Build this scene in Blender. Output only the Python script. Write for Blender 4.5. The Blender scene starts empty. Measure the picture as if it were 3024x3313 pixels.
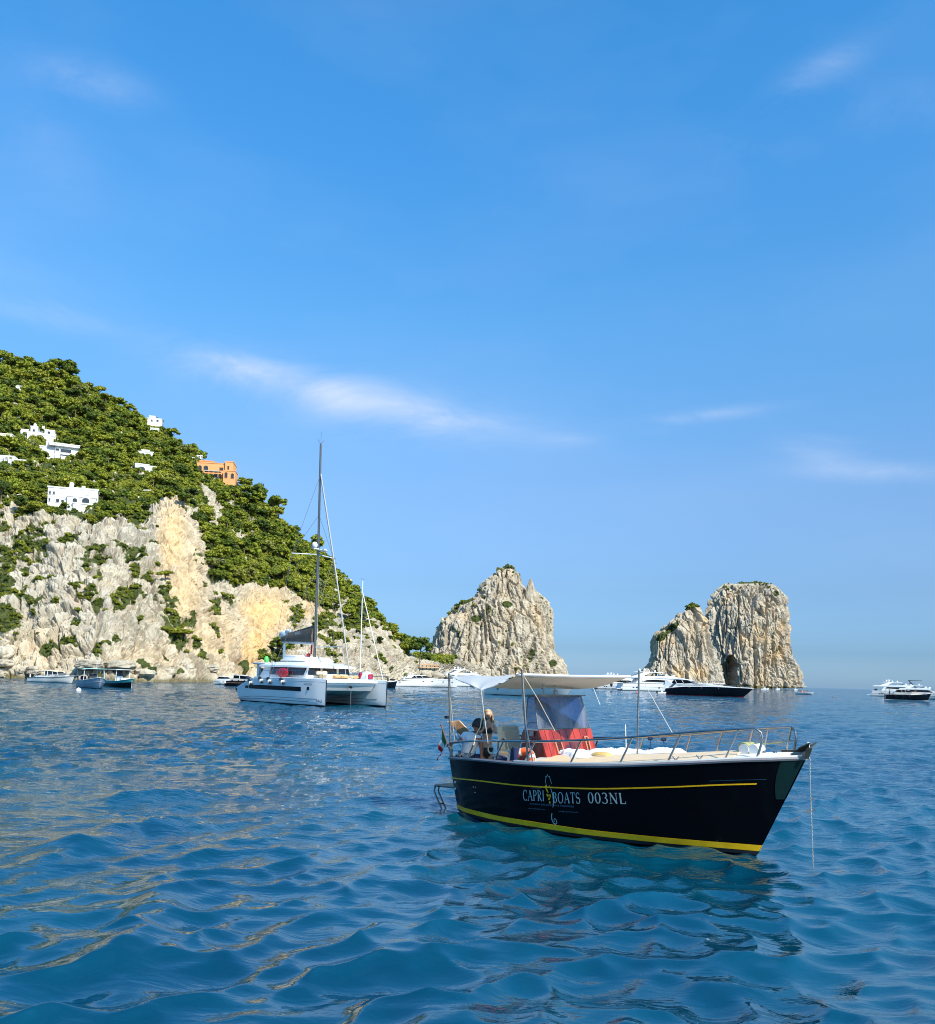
import bpy, math, random
import numpy as np
from mathutils import Vector, Matrix, Euler

# ------------------------------------------------------------------ camera, sky, sun
scn = bpy.context.scene
CAM_H = 2.75
FPX = 3030.0                                   # focal length in pixels of the 3024 px wide photograph
PITCH = math.atan(173/FPX); ROLL = 0.030
_cr, _sr, _cp, _sp = math.cos(ROLL), math.sin(ROLL), math.cos(PITCH), math.sin(PITCH)
_V = Vector((0, -_sp, _cp)); _X = Vector((1, 0, 0))
CR = _cr*_X + _sr*_V; CU = -_sr*_X + _cr*_V; CF = Vector((0, _cp, _sp))
cd = bpy.data.cameras.new('camera'); cam = bpy.data.objects.new('camera', cd)
scn.collection.objects.link(cam)
cd.sensor_fit = 'HORIZONTAL'; cd.sensor_width = 36; cd.lens = 36*FPX/3024
cd.shift_y = (2016-1656.5)/3024
cd.clip_start = 0.1; cd.clip_end = 60000
mw = Matrix((( CR.x, CU.x, -CF.x, 0), (CR.y, CU.y, -CF.y, 0), (CR.z, CU.z, -CF.z, CAM_H), (0, 0, 0, 1)))
cam.matrix_world = mw
scn.camera = cam

SUN_AZ = math.atan2(0.65, -0.76)               # compass style, from +Y towards +X
SUN_EL = math.radians(40)
sund = Vector((math.sin(SUN_AZ)*math.cos(SUN_EL), math.cos(SUN_AZ)*math.cos(SUN_EL), math.sin(SUN_EL)))
sl = bpy.data.lights.new('sun', 'SUN'); sun = bpy.data.objects.new('sun', sl); scn.collection.objects.link(sun)
sl.energy = 5.0; sl.angle = math.radians(0.5); sl.color = (1.0, 0.93, 0.82)
sun.rotation_euler = sund.to_track_quat('Z', 'Y').to_euler()

world = bpy.data.worlds.new('World'); scn.world = world; world.use_nodes = True
wt = world.node_tree; wt.nodes.clear()
def wn(t, **k):
    n = wt.nodes.new(t)
    for a, b in k.items(): setattr(n, a, b)
    return n
def wm(op, a, b=None, c=None, clamp=False):
    n = wn('ShaderNodeMath', operation=op, use_clamp=clamp)
    for i, x in enumerate((a, b, c)):
        if x is None: continue
        if isinstance(x, (int, float)): n.inputs[i].default_value = x
        else: wt.links.new(x, n.inputs[i])
    return n.outputs[0]
sky = wn('ShaderNodeTexSky', sky_type='NISHITA')
sky.sun_disc = False; sky.sun_elevation = SUN_EL; sky.sun_rotation = SUN_AZ
sky.altitude = 0; sky.air_density = 1.0; sky.dust_density = 1.0; sky.ozone_density = 2.5
hsv = wn('ShaderNodeHueSaturation'); hsv.inputs['Saturation'].default_value = 1.12
hsv.inputs['Hue'].default_value = 0.5
wt.links.new(sky.outputs[0], hsv.inputs['Color'])
tint = wn('ShaderNodeMix', data_type='RGBA', blend_type='MULTIPLY'); tint.inputs[0].default_value = 1
wt.links.new(hsv.outputs[0], tint.inputs[6])
geo = wn('ShaderNodeNewGeometry'); sep = wn('ShaderNodeSeparateXYZ')
tc = wn('ShaderNodeTexCoord'); wt.links.new(tc.outputs['Generated'], sep.inputs[0])
sx, sy, sz = sep.outputs
el_ = wm('ARCSINE', sz)
trr = wn('ShaderNodeValToRGB'); wt.links.new(wm('DIVIDE', wm('MAXIMUM', el_, 0.0), 0.8), trr.inputs[0])
SKYT = [(0.0, (0.65, 1.02, 1.76)), (0.042, (0.415, 0.672, 1.165)), (0.12, (0.525, 0.705, 0.99)), (0.243, (0.82, 0.97, 1.15)), (0.45, (0.81, 1.34, 1.51)), (0.635, (0.626, 1.465, 1.78)), (0.766, (0.574, 1.54, 1.88)), (1.0, (0.56, 1.52, 1.85))]
for i, (p_, c_) in enumerate(SKYT):
    e = trr.color_ramp.elements[i] if i < 2 else trr.color_ramp.elements.new(p_)
    e.position = p_; e.color = (c_[0]/2, c_[1]/2, c_[2]/2, 1)
dbl = wn('ShaderNodeMix', data_type='RGBA', blend_type='MULTIPLY'); dbl.inputs[0].default_value = 1
wt.links.new(trr.outputs[0], dbl.inputs[6]); dbl.inputs[7].default_value = (2, 2, 2, 1)
wt.links.new(dbl.outputs[2], tint.inputs[7])
# thin cirrus: soft streaks at given azimuth / elevation, broken up by noise
az_ = wm('ARCTAN2', sx, sy)
mapn = wn('ShaderNodeCombineXYZ'); wt.links.new(az_, mapn.inputs[0]); wt.links.new(wm('MULTIPLY', el_, 2.6), mapn.inputs[1])
nz1 = wn('ShaderNodeTexNoise'); nz1.inputs['Scale'].default_value = 5.5; nz1.inputs['Detail'].default_value = 9; nz1.inputs['Roughness'].default_value = 0.66; nz1.inputs['Distortion'].default_value = 0.6
wt.links.new(mapn.outputs[0], nz1.inputs['Vector'])
nf = wm('MULTIPLY', wm('SUBTRACT', nz1.outputs[0], 0.30, clamp=True), 2.6)
def pxdir(px, py):
    u = (px-1512)/FPX; v = -(py-2016)/FPX
    d = (u*CR + v*CU + CF).normalized()
    return math.atan2(d.x, d.y), math.asin(d.z)
CLOUDS = [  # centre px, half length px, half width px, slope (down to the right +), strength
    (930, 1235, 330, 62, 0.13, 0.70), (1360, 1335, 380, 62, 0.15, 0.60), (760, 1190, 130, 44, 0.05, 0.45), (1050, 1300, 420, 90, 0.12, 0.18), (1820, 1420, 110, 20, 0.02, 0.30), (2280, 1345, 230, 20, -0.07, 0.34), (2110, 1395, 60, 12, 0.0, 0.16),
    (2660, 1450, 130, 55, 0.15, 0.42), (2840, 1525, 240, 30, 0.08, 0.42), (290, 262, 180, 50, 0.0, 0.30), (150, 1020, 190, 36, 0.02, 0.34),
    (60, 900, 220, 80, 0.1, 0.10), (2640, 240, 150, 45, -0.25, 0.30), (2400, 480, 200, 60, 0.1, 0.14), (2900, 350, 180, 70, 0.1, 0.12), (150, 480, 180, 90, 0.45, 0.12),
    (1000, 1330, 500, 120, 0.12, 0.10)]
tot = None
for (cx_, cy_, hl, hw_, slp, st) in CLOUDS:
    a0, e0 = pxdir(cx_, cy_)
    da = wm('SUBTRACT', az_, a0); de = wm('SUBTRACT', el_, e0)
    th = -(slp) + ROLL*0
    ca, sa = math.cos(th), math.sin(th)
    u_ = wm('MULTIPLY_ADD', da, ca*FPX/hl, wm('MULTIPLY', de, sa*FPX/hl))
    v_ = wm('MULTIPLY_ADD', da, -sa*FPX/hw_, wm('MULTIPLY', de, ca*FPX/hw_))
    r2 = wm('ADD', wm('MULTIPLY', u_, u_), wm('MULTIPLY', v_, v_))
    g = wm('MULTIPLY', wm('EXPONENT', wm('MULTIPLY', r2, -1.1)), st)
    tot = g if tot is None else wm('ADD', tot, g)
nz0 = wn('ShaderNodeTexNoise'); nz0.inputs['Scale'].default_value = 2.2; nz0.inputs['Detail'].default_value = 6; wt.links.new(mapn.outputs[0], nz0.inputs['Vector'])
base_veil = wm('MULTIPLY', wm('SUBTRACT', nz0.outputs[0], 0.45, clamp=True), 0.35)
cl = wm('ADD', wm('MULTIPLY', tot, nf), base_veil, clamp=True)
mixc = wn('ShaderNodeMix', data_type='RGBA'); wt.links.new(cl, mixc.inputs[0])
wt.links.new(tint.outputs[2], mixc.inputs[6]); mixc.inputs[7].default_value = (4.4, 5.3, 6.9, 1)
bg = wn('ShaderNodeBackground'); bg.inputs[1].default_value = 0.118
wt.links.new(mixc.outputs[2], bg.inputs[0])
wo = wn('ShaderNodeOutputWorld'); wt.links.new(bg.outputs[0], wo.inputs[0])
scn.view_settings.view_transform = 'Standard'; scn.view_settings.look = 'None'
scn.view_settings.exposure = 0.35; scn.view_settings.gamma = 1; scn.view_settings.use_curve_mapping = False
scn.render.engine = 'CYCLES'
scn.cycles.use_denoising = True; scn.cycles.filter_width = 1.05
scn.cycles.max_bounces = 6; scn.cycles.transparent_max_bounces = 12; scn.cycles.caustics_reflective = False; scn.cycles.caustics_refractive = False

# ------------------------------------------------------------------ placing helpers (photo pixel + distance -> point in the world)
def ray(px, py):
    d = float((px-1512)/FPX)*CR - float((py-2016)/FPX)*CU + CF
    return d/d.y
def at(px, py, D):
    d = ray(px, py); D = float(D); return Vector((d.x*D, D, CAM_H+d.z*D))
def atz(px, py, z=0.0):
    d = ray(px, py); t = (z-CAM_H)/d.z; return Vector((d.x*t, t, z))
def lerp(a, b, t): return a+(b-a)*t

# ------------------------------------------------------------------ naming helpers
COL = scn.collection
def tag(o, label=None, cat=None, group=None, kind=None):
    if label: o['label'] = label
    if cat: o['category'] = cat
    if group: o['group'] = group
    if kind: o['kind'] = kind
    return o
def thing(name, label, cat, loc=(0, 0, 0), rz=0.0, group=None):
    o = bpy.data.objects.new(name, None); COL.objects.link(o)
    o.location = loc; o.rotation_euler = (0, 0, rz); o.empty_display_size = 0.3
    return tag(o, label, cat, group)
def copy_tree(o, parent=None):
    c = o.copy(); COL.objects.link(c); c.parent = parent
    for ch in list(o.children): copy_tree(ch, c)
    return c

# ------------------------------------------------------------------ materials
def new_mat(name):
    m = bpy.data.materials.new(name); m.use_nodes = True
    nt = m.node_tree
    return m, nt, nt.nodes['Principled BSDF']
def N(nt, t, **k):
    n = nt.nodes.new(t)
    for a, b in k.items(): setattr(n, a, b)
    return n
def mathn(nt, op, a, b=None, clamp=False):
    n = N(nt, 'ShaderNodeMath', operation=op, use_clamp=clamp)
    for i, x in enumerate((a, b)):
        if x is None: continue
        if isinstance(x, (int, float)): n.inputs[i].default_value = x
        else: nt.links.new(x, n.inputs[i])
    return n.outputs[0]
def mixcol(nt, f, a, b, bt='MIX'):
    n = N(nt, 'ShaderNodeMix', data_type='RGBA', blend_type=bt)
    for i, x in ((0, f), (6, a), (7, b)):
        if isinstance(x, (int, float)): n.inputs[i].default_value = x
        elif isinstance(x, tuple): n.inputs[i].default_value = (*x[:3], 1)
        else: nt.links.new(x, n.inputs[i])
    return n.outputs[2]
def noise(nt, scale, detail=4, rough=0.55, vec=None, stretch=None, dist=0):
    n = N(nt, 'ShaderNodeTexNoise'); n.inputs['Scale'].default_value = scale
    n.inputs['Detail'].default_value = detail; n.inputs['Roughness'].default_value = rough; n.inputs['Distortion'].default_value = dist
    if vec is None: vec = N(nt, 'ShaderNodeTexCoord').outputs['Object']
    if stretch:
        mp = N(nt, 'ShaderNodeMapping'); mp.inputs['Scale'].default_value = stretch
        nt.links.new(vec, mp.inputs[0]); vec = mp.outputs[0]
    nt.links.new(vec, n.inputs['Vector'])
    return n.outputs[0]
def ramp(nt, fac, stops):
    r = N(nt, 'ShaderNodeValToRGB')
    for i, (p, c) in enumerate(stops):
        e = r.color_ramp.elements[i] if i < 2 else r.color_ramp.elements.new(p)
        e.position = p; e.color = (*c, 1) if len(c) == 3 else c
    nt.links.new(fac, r.inputs[0]); return r.outputs[0]
def bump(nt, bs, h, strength=0.3, dist=0.02, prev=None):
    b = N(nt, 'ShaderNodeBump'); b.inputs['Strength'].default_value = strength; b.inputs['Distance'].default_value = dist
    nt.links.new(h, b.inputs['Height'])
    if prev is not None: nt.links.new(prev, b.inputs['Normal'])
    if bs is not None: nt.links.new(b.outputs[0], bs.inputs['Normal'])
    return b.outputs[0]
def simple(name, col, rough=0.5, metal=0.0, var=0.12, nscale=3.0, spec=None, coat=0, bmp=0.0, bscale=30):
    m, nt, bs = new_mat(name)
    nz = noise(nt, nscale, 5, 0.6)
    dark = tuple(c*(1-var) for c in col); lite = tuple(min(1, c*(1+var)) for c in col)
    nt.links.new(ramp(nt, nz, [(0.3, dark), (0.7, lite)]), bs.inputs['Base Color'])
    nt.links.new(ramp(nt, noise(nt, nscale*2.3, 3), [(0.3, (max(0.02, rough*0.8),)*3), (0.7, (min(1, rough*1.2),)*3)]), bs.inputs['Roughness'])
    bs.inputs['Metallic'].default_value = metal
    if spec is not None: bs.inputs['Specular IOR Level'].default_value = spec
    if coat: bs.inputs['Coat Weight'].default_value = coat; bs.inputs['Coat Roughness'].default_value = 0.05
    if bmp: bump(nt, bs, noise(nt, bscale, 4), bmp, 0.01)
    return m
M = {}
M['black_hull'] = simple('black_gelcoat', (0.0025, 0.0025, 0.004), 0.12, var=0.3, nscale=0.7, spec=0.10)
M['yellow'] = simple('yellow_paint', (0.80, 0.46, 0.004), 0.35, var=0.16, nscale=4)
M['antifoul'] = simple('antifouling', (0.008, 0.009, 0.014), 0.7, var=0.4)
M['steel'] = simple('stainless_steel', (0.38, 0.36, 0.34), 0.22, 1.0, var=0.15)
M['dull_steel'] = simple('weathered_steel', (0.20, 0.19, 0.17), 0.45, 0.8, var=0.35, nscale=9)
M['cream'] = simple('cream_deck', (0.74, 0.55, 0.34), 0.6, var=0.07, bmp=0.15)
M['cream_vinyl'] = simple('cream_vinyl', (0.78, 0.61, 0.40), 0.45, var=0.08, nscale=5)
M['gelcoat'] = simple('white_gelcoat', (0.80, 0.80, 0.78), 0.22, var=0.04, nscale=0.8)
M['gelcoat_warm'] = simple('warm_white_gelcoat', (0.80, 0.77, 0.70), 0.25, var=0.05, nscale=0.8)
M['gelcoat_grey'] = simple('grey_gelcoat', (0.58, 0.61, 0.63), 0.3, var=0.06)
M['canvas'] = simple('white_canvas', (0.78, 0.77, 0.74), 0.85, var=0.06, nscale=2, bmp=0.2)
M['canvas_grey'] = simple('grey_canvas', (0.42, 0.41, 0.38), 0.85, var=0.08, nscale=2)
M['dark_canvas'] = simple('dark_canvas', (0.115, 0.090, 0.068), 0.8, var=0.25, nscale=2)
M['rubber'] = simple('black_rubber', (0.012, 0.012, 0.014), 0.55, var=0.3)
M['navy'] = simple('navy_cloth', (0.012, 0.02, 0.07), 0.8, var=0.25)
M['orange'] = simple('orange_plastic', (0.85, 0.12, 0.02), 0.4, var=0.1)
M['orange_pad'] = simple('tan_cushion', (0.62, 0.33, 0.13), 0.7, var=0.12)
M['red'] = simple('red_plastic', (0.45, 0.015, 0.03), 0.35, var=0.3, nscale=6)
M['magenta'] = simple('crimson_print', (0.42, 0.02, 0.07), 0.6)
M['rope'] = simple('pale_rope', (0.62, 0.55, 0.40), 0.8, var=0.2, nscale=30)
M['rope_green'] = simple('mossy_rope', (0.36, 0.36, 0.16), 0.85, var=0.4, nscale=25)
M['rope_white'] = simple('white_rope', (0.72, 0.72, 0.68), 0.8, var=0.15, nscale=30)
M['letter'] = simple('pale_lettering', (0.40, 0.50, 0.50), 0.4, var=0.08)
M['letter_dim'] = simple('blue_lettering', (0.07, 0.15, 0.22), 0.4, var=0.2)
M['letter_grey'] = simple('grey_lettering', (0.12, 0.12, 0.14), 0.4, var=0.1)
M['skin'] = simple('tanned_skin', (0.60, 0.34, 0.22), 0.5, var=0.08, nscale=8)
M['skin_dark'] = simple('dark_tanned_skin', (0.22, 0.09, 0.05), 0.5, var=0.1, nscale=8)
M['hair_blond'] = simple('blond_hair', (0.50, 0.32, 0.15), 0.55, var=0.4, nscale=40, bmp=0.5, bscale=90)
M['hair_black'] = simple('black_hair', (0.012, 0.010, 0.009), 0.6, var=0.4, nscale=30)
M['shirt'] = simple('white_shirt', (0.66, 0.67, 0.70), 0.85, var=0.06, bmp=0.5, bscale=12)
M['towel'] = simple('white_towel', (0.82, 0.82, 0.84), 0.9, var=0.04, bmp=0.8, bscale=60)
M['pillow'] = simple('yellow_cushion', (0.60, 0.40, 0.13), 0.7, var=0.1)
M['stucco'] = simple('white_stucco', (0.80, 0.79, 0.76), 0.85, var=0.07, nscale=0.8, bmp=0.3, bscale=4)
M['stucco_cream'] = simple('cream_stucco', (0.78, 0.74, 0.55), 0.85, var=0.07, nscale=0.8)
M['stucco_orange'] = simple('orange_stucco', (0.78, 0.36, 0.14), 0.85, var=0.08, nscale=0.6)
M['shade_glass'] = simple('dark_window', (0.035, 0.045, 0.055), 0.08, var=0.3)
M['bronze_glass'] = simple('black_window', (0.004, 0.004, 0.006), 0.10, var=0.3, spec=0.15)
M['teal_paint'] = simple('teal_paint', (0.06, 0.30, 0.32), 0.4, var=0.15)
M['teal_pale'] = simple('pale_turquoise_paint', (0.33, 0.62, 0.56), 0.5, var=0.12)
M['bluegrey_paint'] = simple('blue_grey_paint', (0.33, 0.41, 0.47), 0.5, var=0.15, nscale=1.2)
M['navy_hull'] = simple('navy_gelcoat', (0.003, 0.006, 0.012), 0.2, var=0.3, spec=0.14)
M['brown_hull'] = simple('dark_brown_gelcoat', (0.03, 0.012, 0.014), 0.25, var=0.3)
M['wood_dark'] = simple('dark_wood', (0.16, 0.07, 0.03), 0.5, var=0.3, nscale=8)
M['green_float'] = simple('green_plastic', (0.08, 0.55, 0.10), 0.5)
M['terracotta'] = simple('terracotta_awning', (0.66, 0.40, 0.22), 0.8, var=0.1)
M['foam'] = simple('foam', (0.85, 0.88, 0.9), 0.8, var=0.05)
M['flag_green'] = simple('flag_green', (0.01, 0.16, 0.05), 0.8, var=0.15)
M['flag_red'] = simple('flag_red', (0.45, 0.02, 0.02), 0.8, var=0.15)
M['flag_white'] = simple('flag_white', (0.72, 0.70, 0.66), 0.8, var=0.05)
# varnished mahogany with plank grain
def wood(name, a, b, rough, coat, stretch=(6, 6, 0.7)):
    m, nt, bs = new_mat(name)
    g = noise(nt, 6, 8, 0.7, stretch=stretch, dist=1.0)
    g2 = noise(nt, 1.3, 2, 0.5, stretch=(3.2, 3.2, 0.05))
    c = ramp(nt, g, [(0.3, a), (0.7, b)])
    c = mixcol(nt, ramp(nt, g2, [(0.45, (0, 0, 0)), (0.55, (0.55, 0.55, 0.55))]), c, tuple(x*1.7 for x in b))
    nt.links.new(c, bs.inputs['Base Color']); bs.inputs['Roughness'].default_value = rough
    bs.inputs['Coat Weight'].default_value = coat; bs.inputs['Coat Roughness'].default_value = 0.08
    return m
M['mahogany'] = wood('red_mahogany', (0.17, 0.014, 0.008), (0.31, 0.032, 0.014), 0.3, 0.3)
M['mahogany_shaded'] = wood('shaded_mahogany', (0.05, 0.010, 0.008), (0.11, 0.02, 0.014), 0.3, 0.5)  # the red mahogany again, with the unlit side's shade put into its colour
M['teak'] = wood('teak', (0.25, 0.12, 0.05), (0.42, 0.22, 0.10), 0.6, 0.0, (1, 14, 1))
# thin clear sheet
m, nt, bs = new_mat('clear_windscreen')
out = nt.nodes['Material Output']
tr = N(nt, 'ShaderNodeBsdfTransparent'); tr.inputs[0].default_value = (0.50, 0.60, 0.72, 1)
gl = N(nt, 'ShaderNodeBsdfGlossy'); gl.inputs['Roughness'].default_value = 0.12; gl.inputs[0].default_value = (0.9, 0.92, 1, 1)
df = N(nt, 'ShaderNodeBsdfDiffuse'); df.inputs[0].default_value = (0.50, 0.55, 0.60, 1)
fr = N(nt, 'ShaderNodeFresnel'); fr.inputs[0].default_value = 1.5
mx1 = N(nt, 'ShaderNodeMixShader'); nt.links.new(fr.outputs[0], mx1.inputs[0]); nt.links.new(tr.outputs[0], mx1.inputs[1]); nt.links.new(gl.outputs[0], mx1.inputs[2])
mx2 = N(nt, 'ShaderNodeMixShader'); nt.links.new(mx1.outputs[0], mx2.inputs[1]); nt.links.new(df.outputs[0], mx2.inputs[2])
sm = ramp(nt, noise(nt, 2.2, 6, 0.6, stretch=(1, 1.6, 0.5), dist=0.8), [(0.42, (0.04, 0.04, 0.04)), (0.66, (0.20, 0.20, 0.20))])
nt.links.new(sm, mx2.inputs[0]); nt.links.new(mx2.outputs[0], out.inputs[0])
M['clear'] = m

# ------------------------------------------------------------------ mesh builder
class MB:
    def __init__(s): s.v = []; s.f = []
    def add(s, vs, fs):
        k = len(s.v); s.v += [tuple(p) for p in vs]; s.f += [tuple(i+k for i in q) for q in fs]; return s
    def box(s, c, d, rz=0, ry=0, rx=0, taper=1.0, bev=0.0):
        hx, hy, hz = d[0]/2, d[1]/2, d[2]/2
        R = Euler((rx, ry, rz)).to_matrix()
        if bev > 0:
            rings = []
            for z, k in ((-hz, bev), (-hz+bev, 0), (hz-bev, 0), (hz, bev)):
                t = taper if z > 0 else 1
                x, y, b = (hx-k)*t, (hy-k)*t, bev*0.8
                rings.append([Vector(q) for q in ((x, y-b, z), (x-b, y, z), (-x+b, y, z), (-x, y-b, z), (-x, -y+b, z), (-x+b, -y, z), (x-b, -y, z), (x, -y+b, z))])
            return s.loft([[Vector(c)+R@p for p in r] for r in rings])
        vs = []
        for z, t in ((-hz, 1), (hz, taper)):
            for x, y in ((-hx, -hy), (hx, -hy), (hx, hy), (-hx, hy)): vs.append(Vector(c)+R@Vector((x*t, y*t, z)))
        return s.add(vs, [(3, 2, 1, 0), (4, 5, 6, 7), (0, 1, 5, 4), (1, 2, 6, 5), (2, 3, 7, 6), (3, 0, 4, 7)])
    def loft(s, rings, closed=True, caps=True):
        n = len(rings[0]); k = len(s.v)
        for r in rings: s.v += [tuple(p) for p in r]
        m_ = n if closed else n-1
        for i in range(len(rings)-1):
            for j in range(m_):
                a = k+i*n+j; b = k+i*n+(j+1) % n
                s.f.append((a, b, b+n, a+n))
        if caps and closed:
            s.f.append(tuple(k+j for j in reversed(range(n)))); s.f.append(tuple(k+(len(rings)-1)*n+j for j in range(n)))
        return s
    def tube(s, pts, r, n=8, r1=None, caps=True):
        pts = [Vector(p) for p in pts]; rings = []
        up = None
        for i, p in enumerate(pts):
            t = (pts[min(i+1, len(pts)-1)]-pts[max(i-1, 0)]).normalized()
            if up is None: up = Vector((0, 0, 1)) if abs(t.z) < 0.9 else Vector((1, 0, 0))
            a = t.cross(up)
            if a.length < 1e-5: a = t.orthogonal()
            a.normalize(); b = a.cross(t).normalized(); up = b
            rr = r if r1 is None else lerp(r, r1, i/(len(pts)-1))
            rings.append([p+rr*(math.cos(2*math.pi*j/n)*a+math.sin(2*math.pi*j/n)*b) for j in range(n)])
        return s.loft(rings, caps=caps)
    def ball(s, c, r, n=12, m=8, sq=(1, 1, 1)):
        rings = []
        for i in range(1, m):
            th = math.pi*i/m
            rings.append([(c[0]+r*sq[0]*math.sin(th)*math.cos(2*math.pi*j/n), c[1]+r*sq[1]*math.sin(th)*math.sin(2*math.pi*j/n), c[2]-r*sq[2]*math.cos(th)) for j in range(n)])
        return s.loft(rings)
    def torus(s, c, R, r, axis='z', n=24, m=8, a0=0, a1=2*math.pi):
        full = abs(a1-a0-2*math.pi) < 1e-4; rings = []
        cnt = n if full else n+1
        for i in range(cnt):
            a = a0+(a1-a0)*i/n; ring = []
            for j in range(m):
                b = 2*math.pi*j/m; q = (R+r*math.cos(b))
                x, y, z = q*math.cos(a), q*math.sin(a), r*math.sin(b)
                p = {'z': (x, y, z), 'y': (x, z, y), 'x': (z, x, y)}[axis]
                ring.append((c[0]+p[0], c[1]+p[1], c[2]+p[2]))
            rings.append(ring)
        if full: rings.append(rings[0])
        return s.loft(rings, caps=not full)
    def prism(s, prof, hw, y0=None):
        """prof: polygon of (x, z); hw(x, z) -> half width; closed solid symmetric about y=0"""
        n = len(prof)
        L = [(x, hw(x, z), z) for x, z in prof]; R = [(x, -hw(x, z), z) for x, z in prof]
        k = len(s.v); s.v += L+R
        for j in range(n):
            a, b = k+j, k+(j+1) % n; s.f.append((a, b, b+n, a+n))
        s.f.append(tuple(k+j for j in reversed(range(n)))); s.f.append(tuple(k+n+j for j in range(n)))
        return s
    def side(s, poly, hw, sgn, off=0.02, th=0.03):
        n = len(poly); k = len(s.v)
        s.v += [(x, sgn*(hw(x, z)+off), z) for x, z in poly] + [(x, sgn*(hw(x, z)+off-th), z) for x, z in poly]
        for j in range(n):
            a, b = k+j, k+(j+1) % n; s.f.append((a, b, b+n, a+n) if sgn > 0 else (b, a, a+n, b+n))
        s.f.append(tuple(k+j for j in range(n)) if sgn < 0 else tuple(k+j for j in reversed(range(n))))
        return s
    def slab(s, poly3, th):
        """closed slab from a planar-ish polygon, thickened along its normal"""
        P = [Vector(p) for p in poly3]; nrm = Vector((0, 0, 0))
        for i in range(len(P)): nrm += P[i].cross(P[(i+1) % len(P)])
        nrm.normalize(); n = len(P); k = len(s.v)
        s.v += [tuple(p+nrm*th/2) for p in P]+[tuple(p-nrm*th/2) for p in P]
        s.f.append(tuple(k+j for j in range(n))); s.f.append(tuple(k+n+j for j in reversed(range(n))))
        for j in range(n):
            a, b = k+j, k+(j+1) % n; s.f.append((b, a, a+n, b+n))
        return s
    def build(s, name, mat, parent=None, smooth=35, mats=None, fm=None):
        me = bpy.data.meshes.new(name); me.from_pydata(s.v, [], s.f); me.update()
        if mats:
            for q in mats: me.materials.append(q)
            if fm: me.polygons.foreach_set('material_index', fm)
        else: me.materials.append(mat)
        if smooth:
            me.polygons.foreach_set('use_smooth', [True]*len(me.polygons))
            me.set_sharp_from_angle(angle=math.radians(smooth))
        o = bpy.data.objects.new(name, me); COL.objects.link(o)
        if parent: o.parent = parent
        return o
def spl(pts):
    """smooth interpolator through (t, value) pairs"""
    T = [p[0] for p in pts]; Y = [p[1] for p in pts]; n = len(T)
    mth = []
    for i in range(n):
        if i == 0: mth.append((Y[1]-Y[0])/(T[1]-T[0]))
        elif i == n-1: mth.append((Y[-1]-Y[-2])/(T[-1]-T[-2]))
        else:
            a = (Y[i]-Y[i-1])/(T[i]-T[i-1]); b = (Y[i+1]-Y[i])/(T[i+1]-T[i])
            mth.append(0 if a*b <= 0 else 2*a*b/(a+b))
    def f(t):
        if t <= T[0]: return Y[0]
        if t >= T[-1]: return Y[-1]
        i = max(j for j in range(n-1) if T[j] <= t)
        h = T[i+1]-T[i]; s_ = (t-T[i])/h
        return ((1+2*s_)*(1-s_)**2)*Y[i]+s_*(1-s_)**2*h*mth[i]+s_*s_*(3-2*s_)*Y[i+1]+s_*s_*(s_-1)*h*mth[i+1]
    return f
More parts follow.
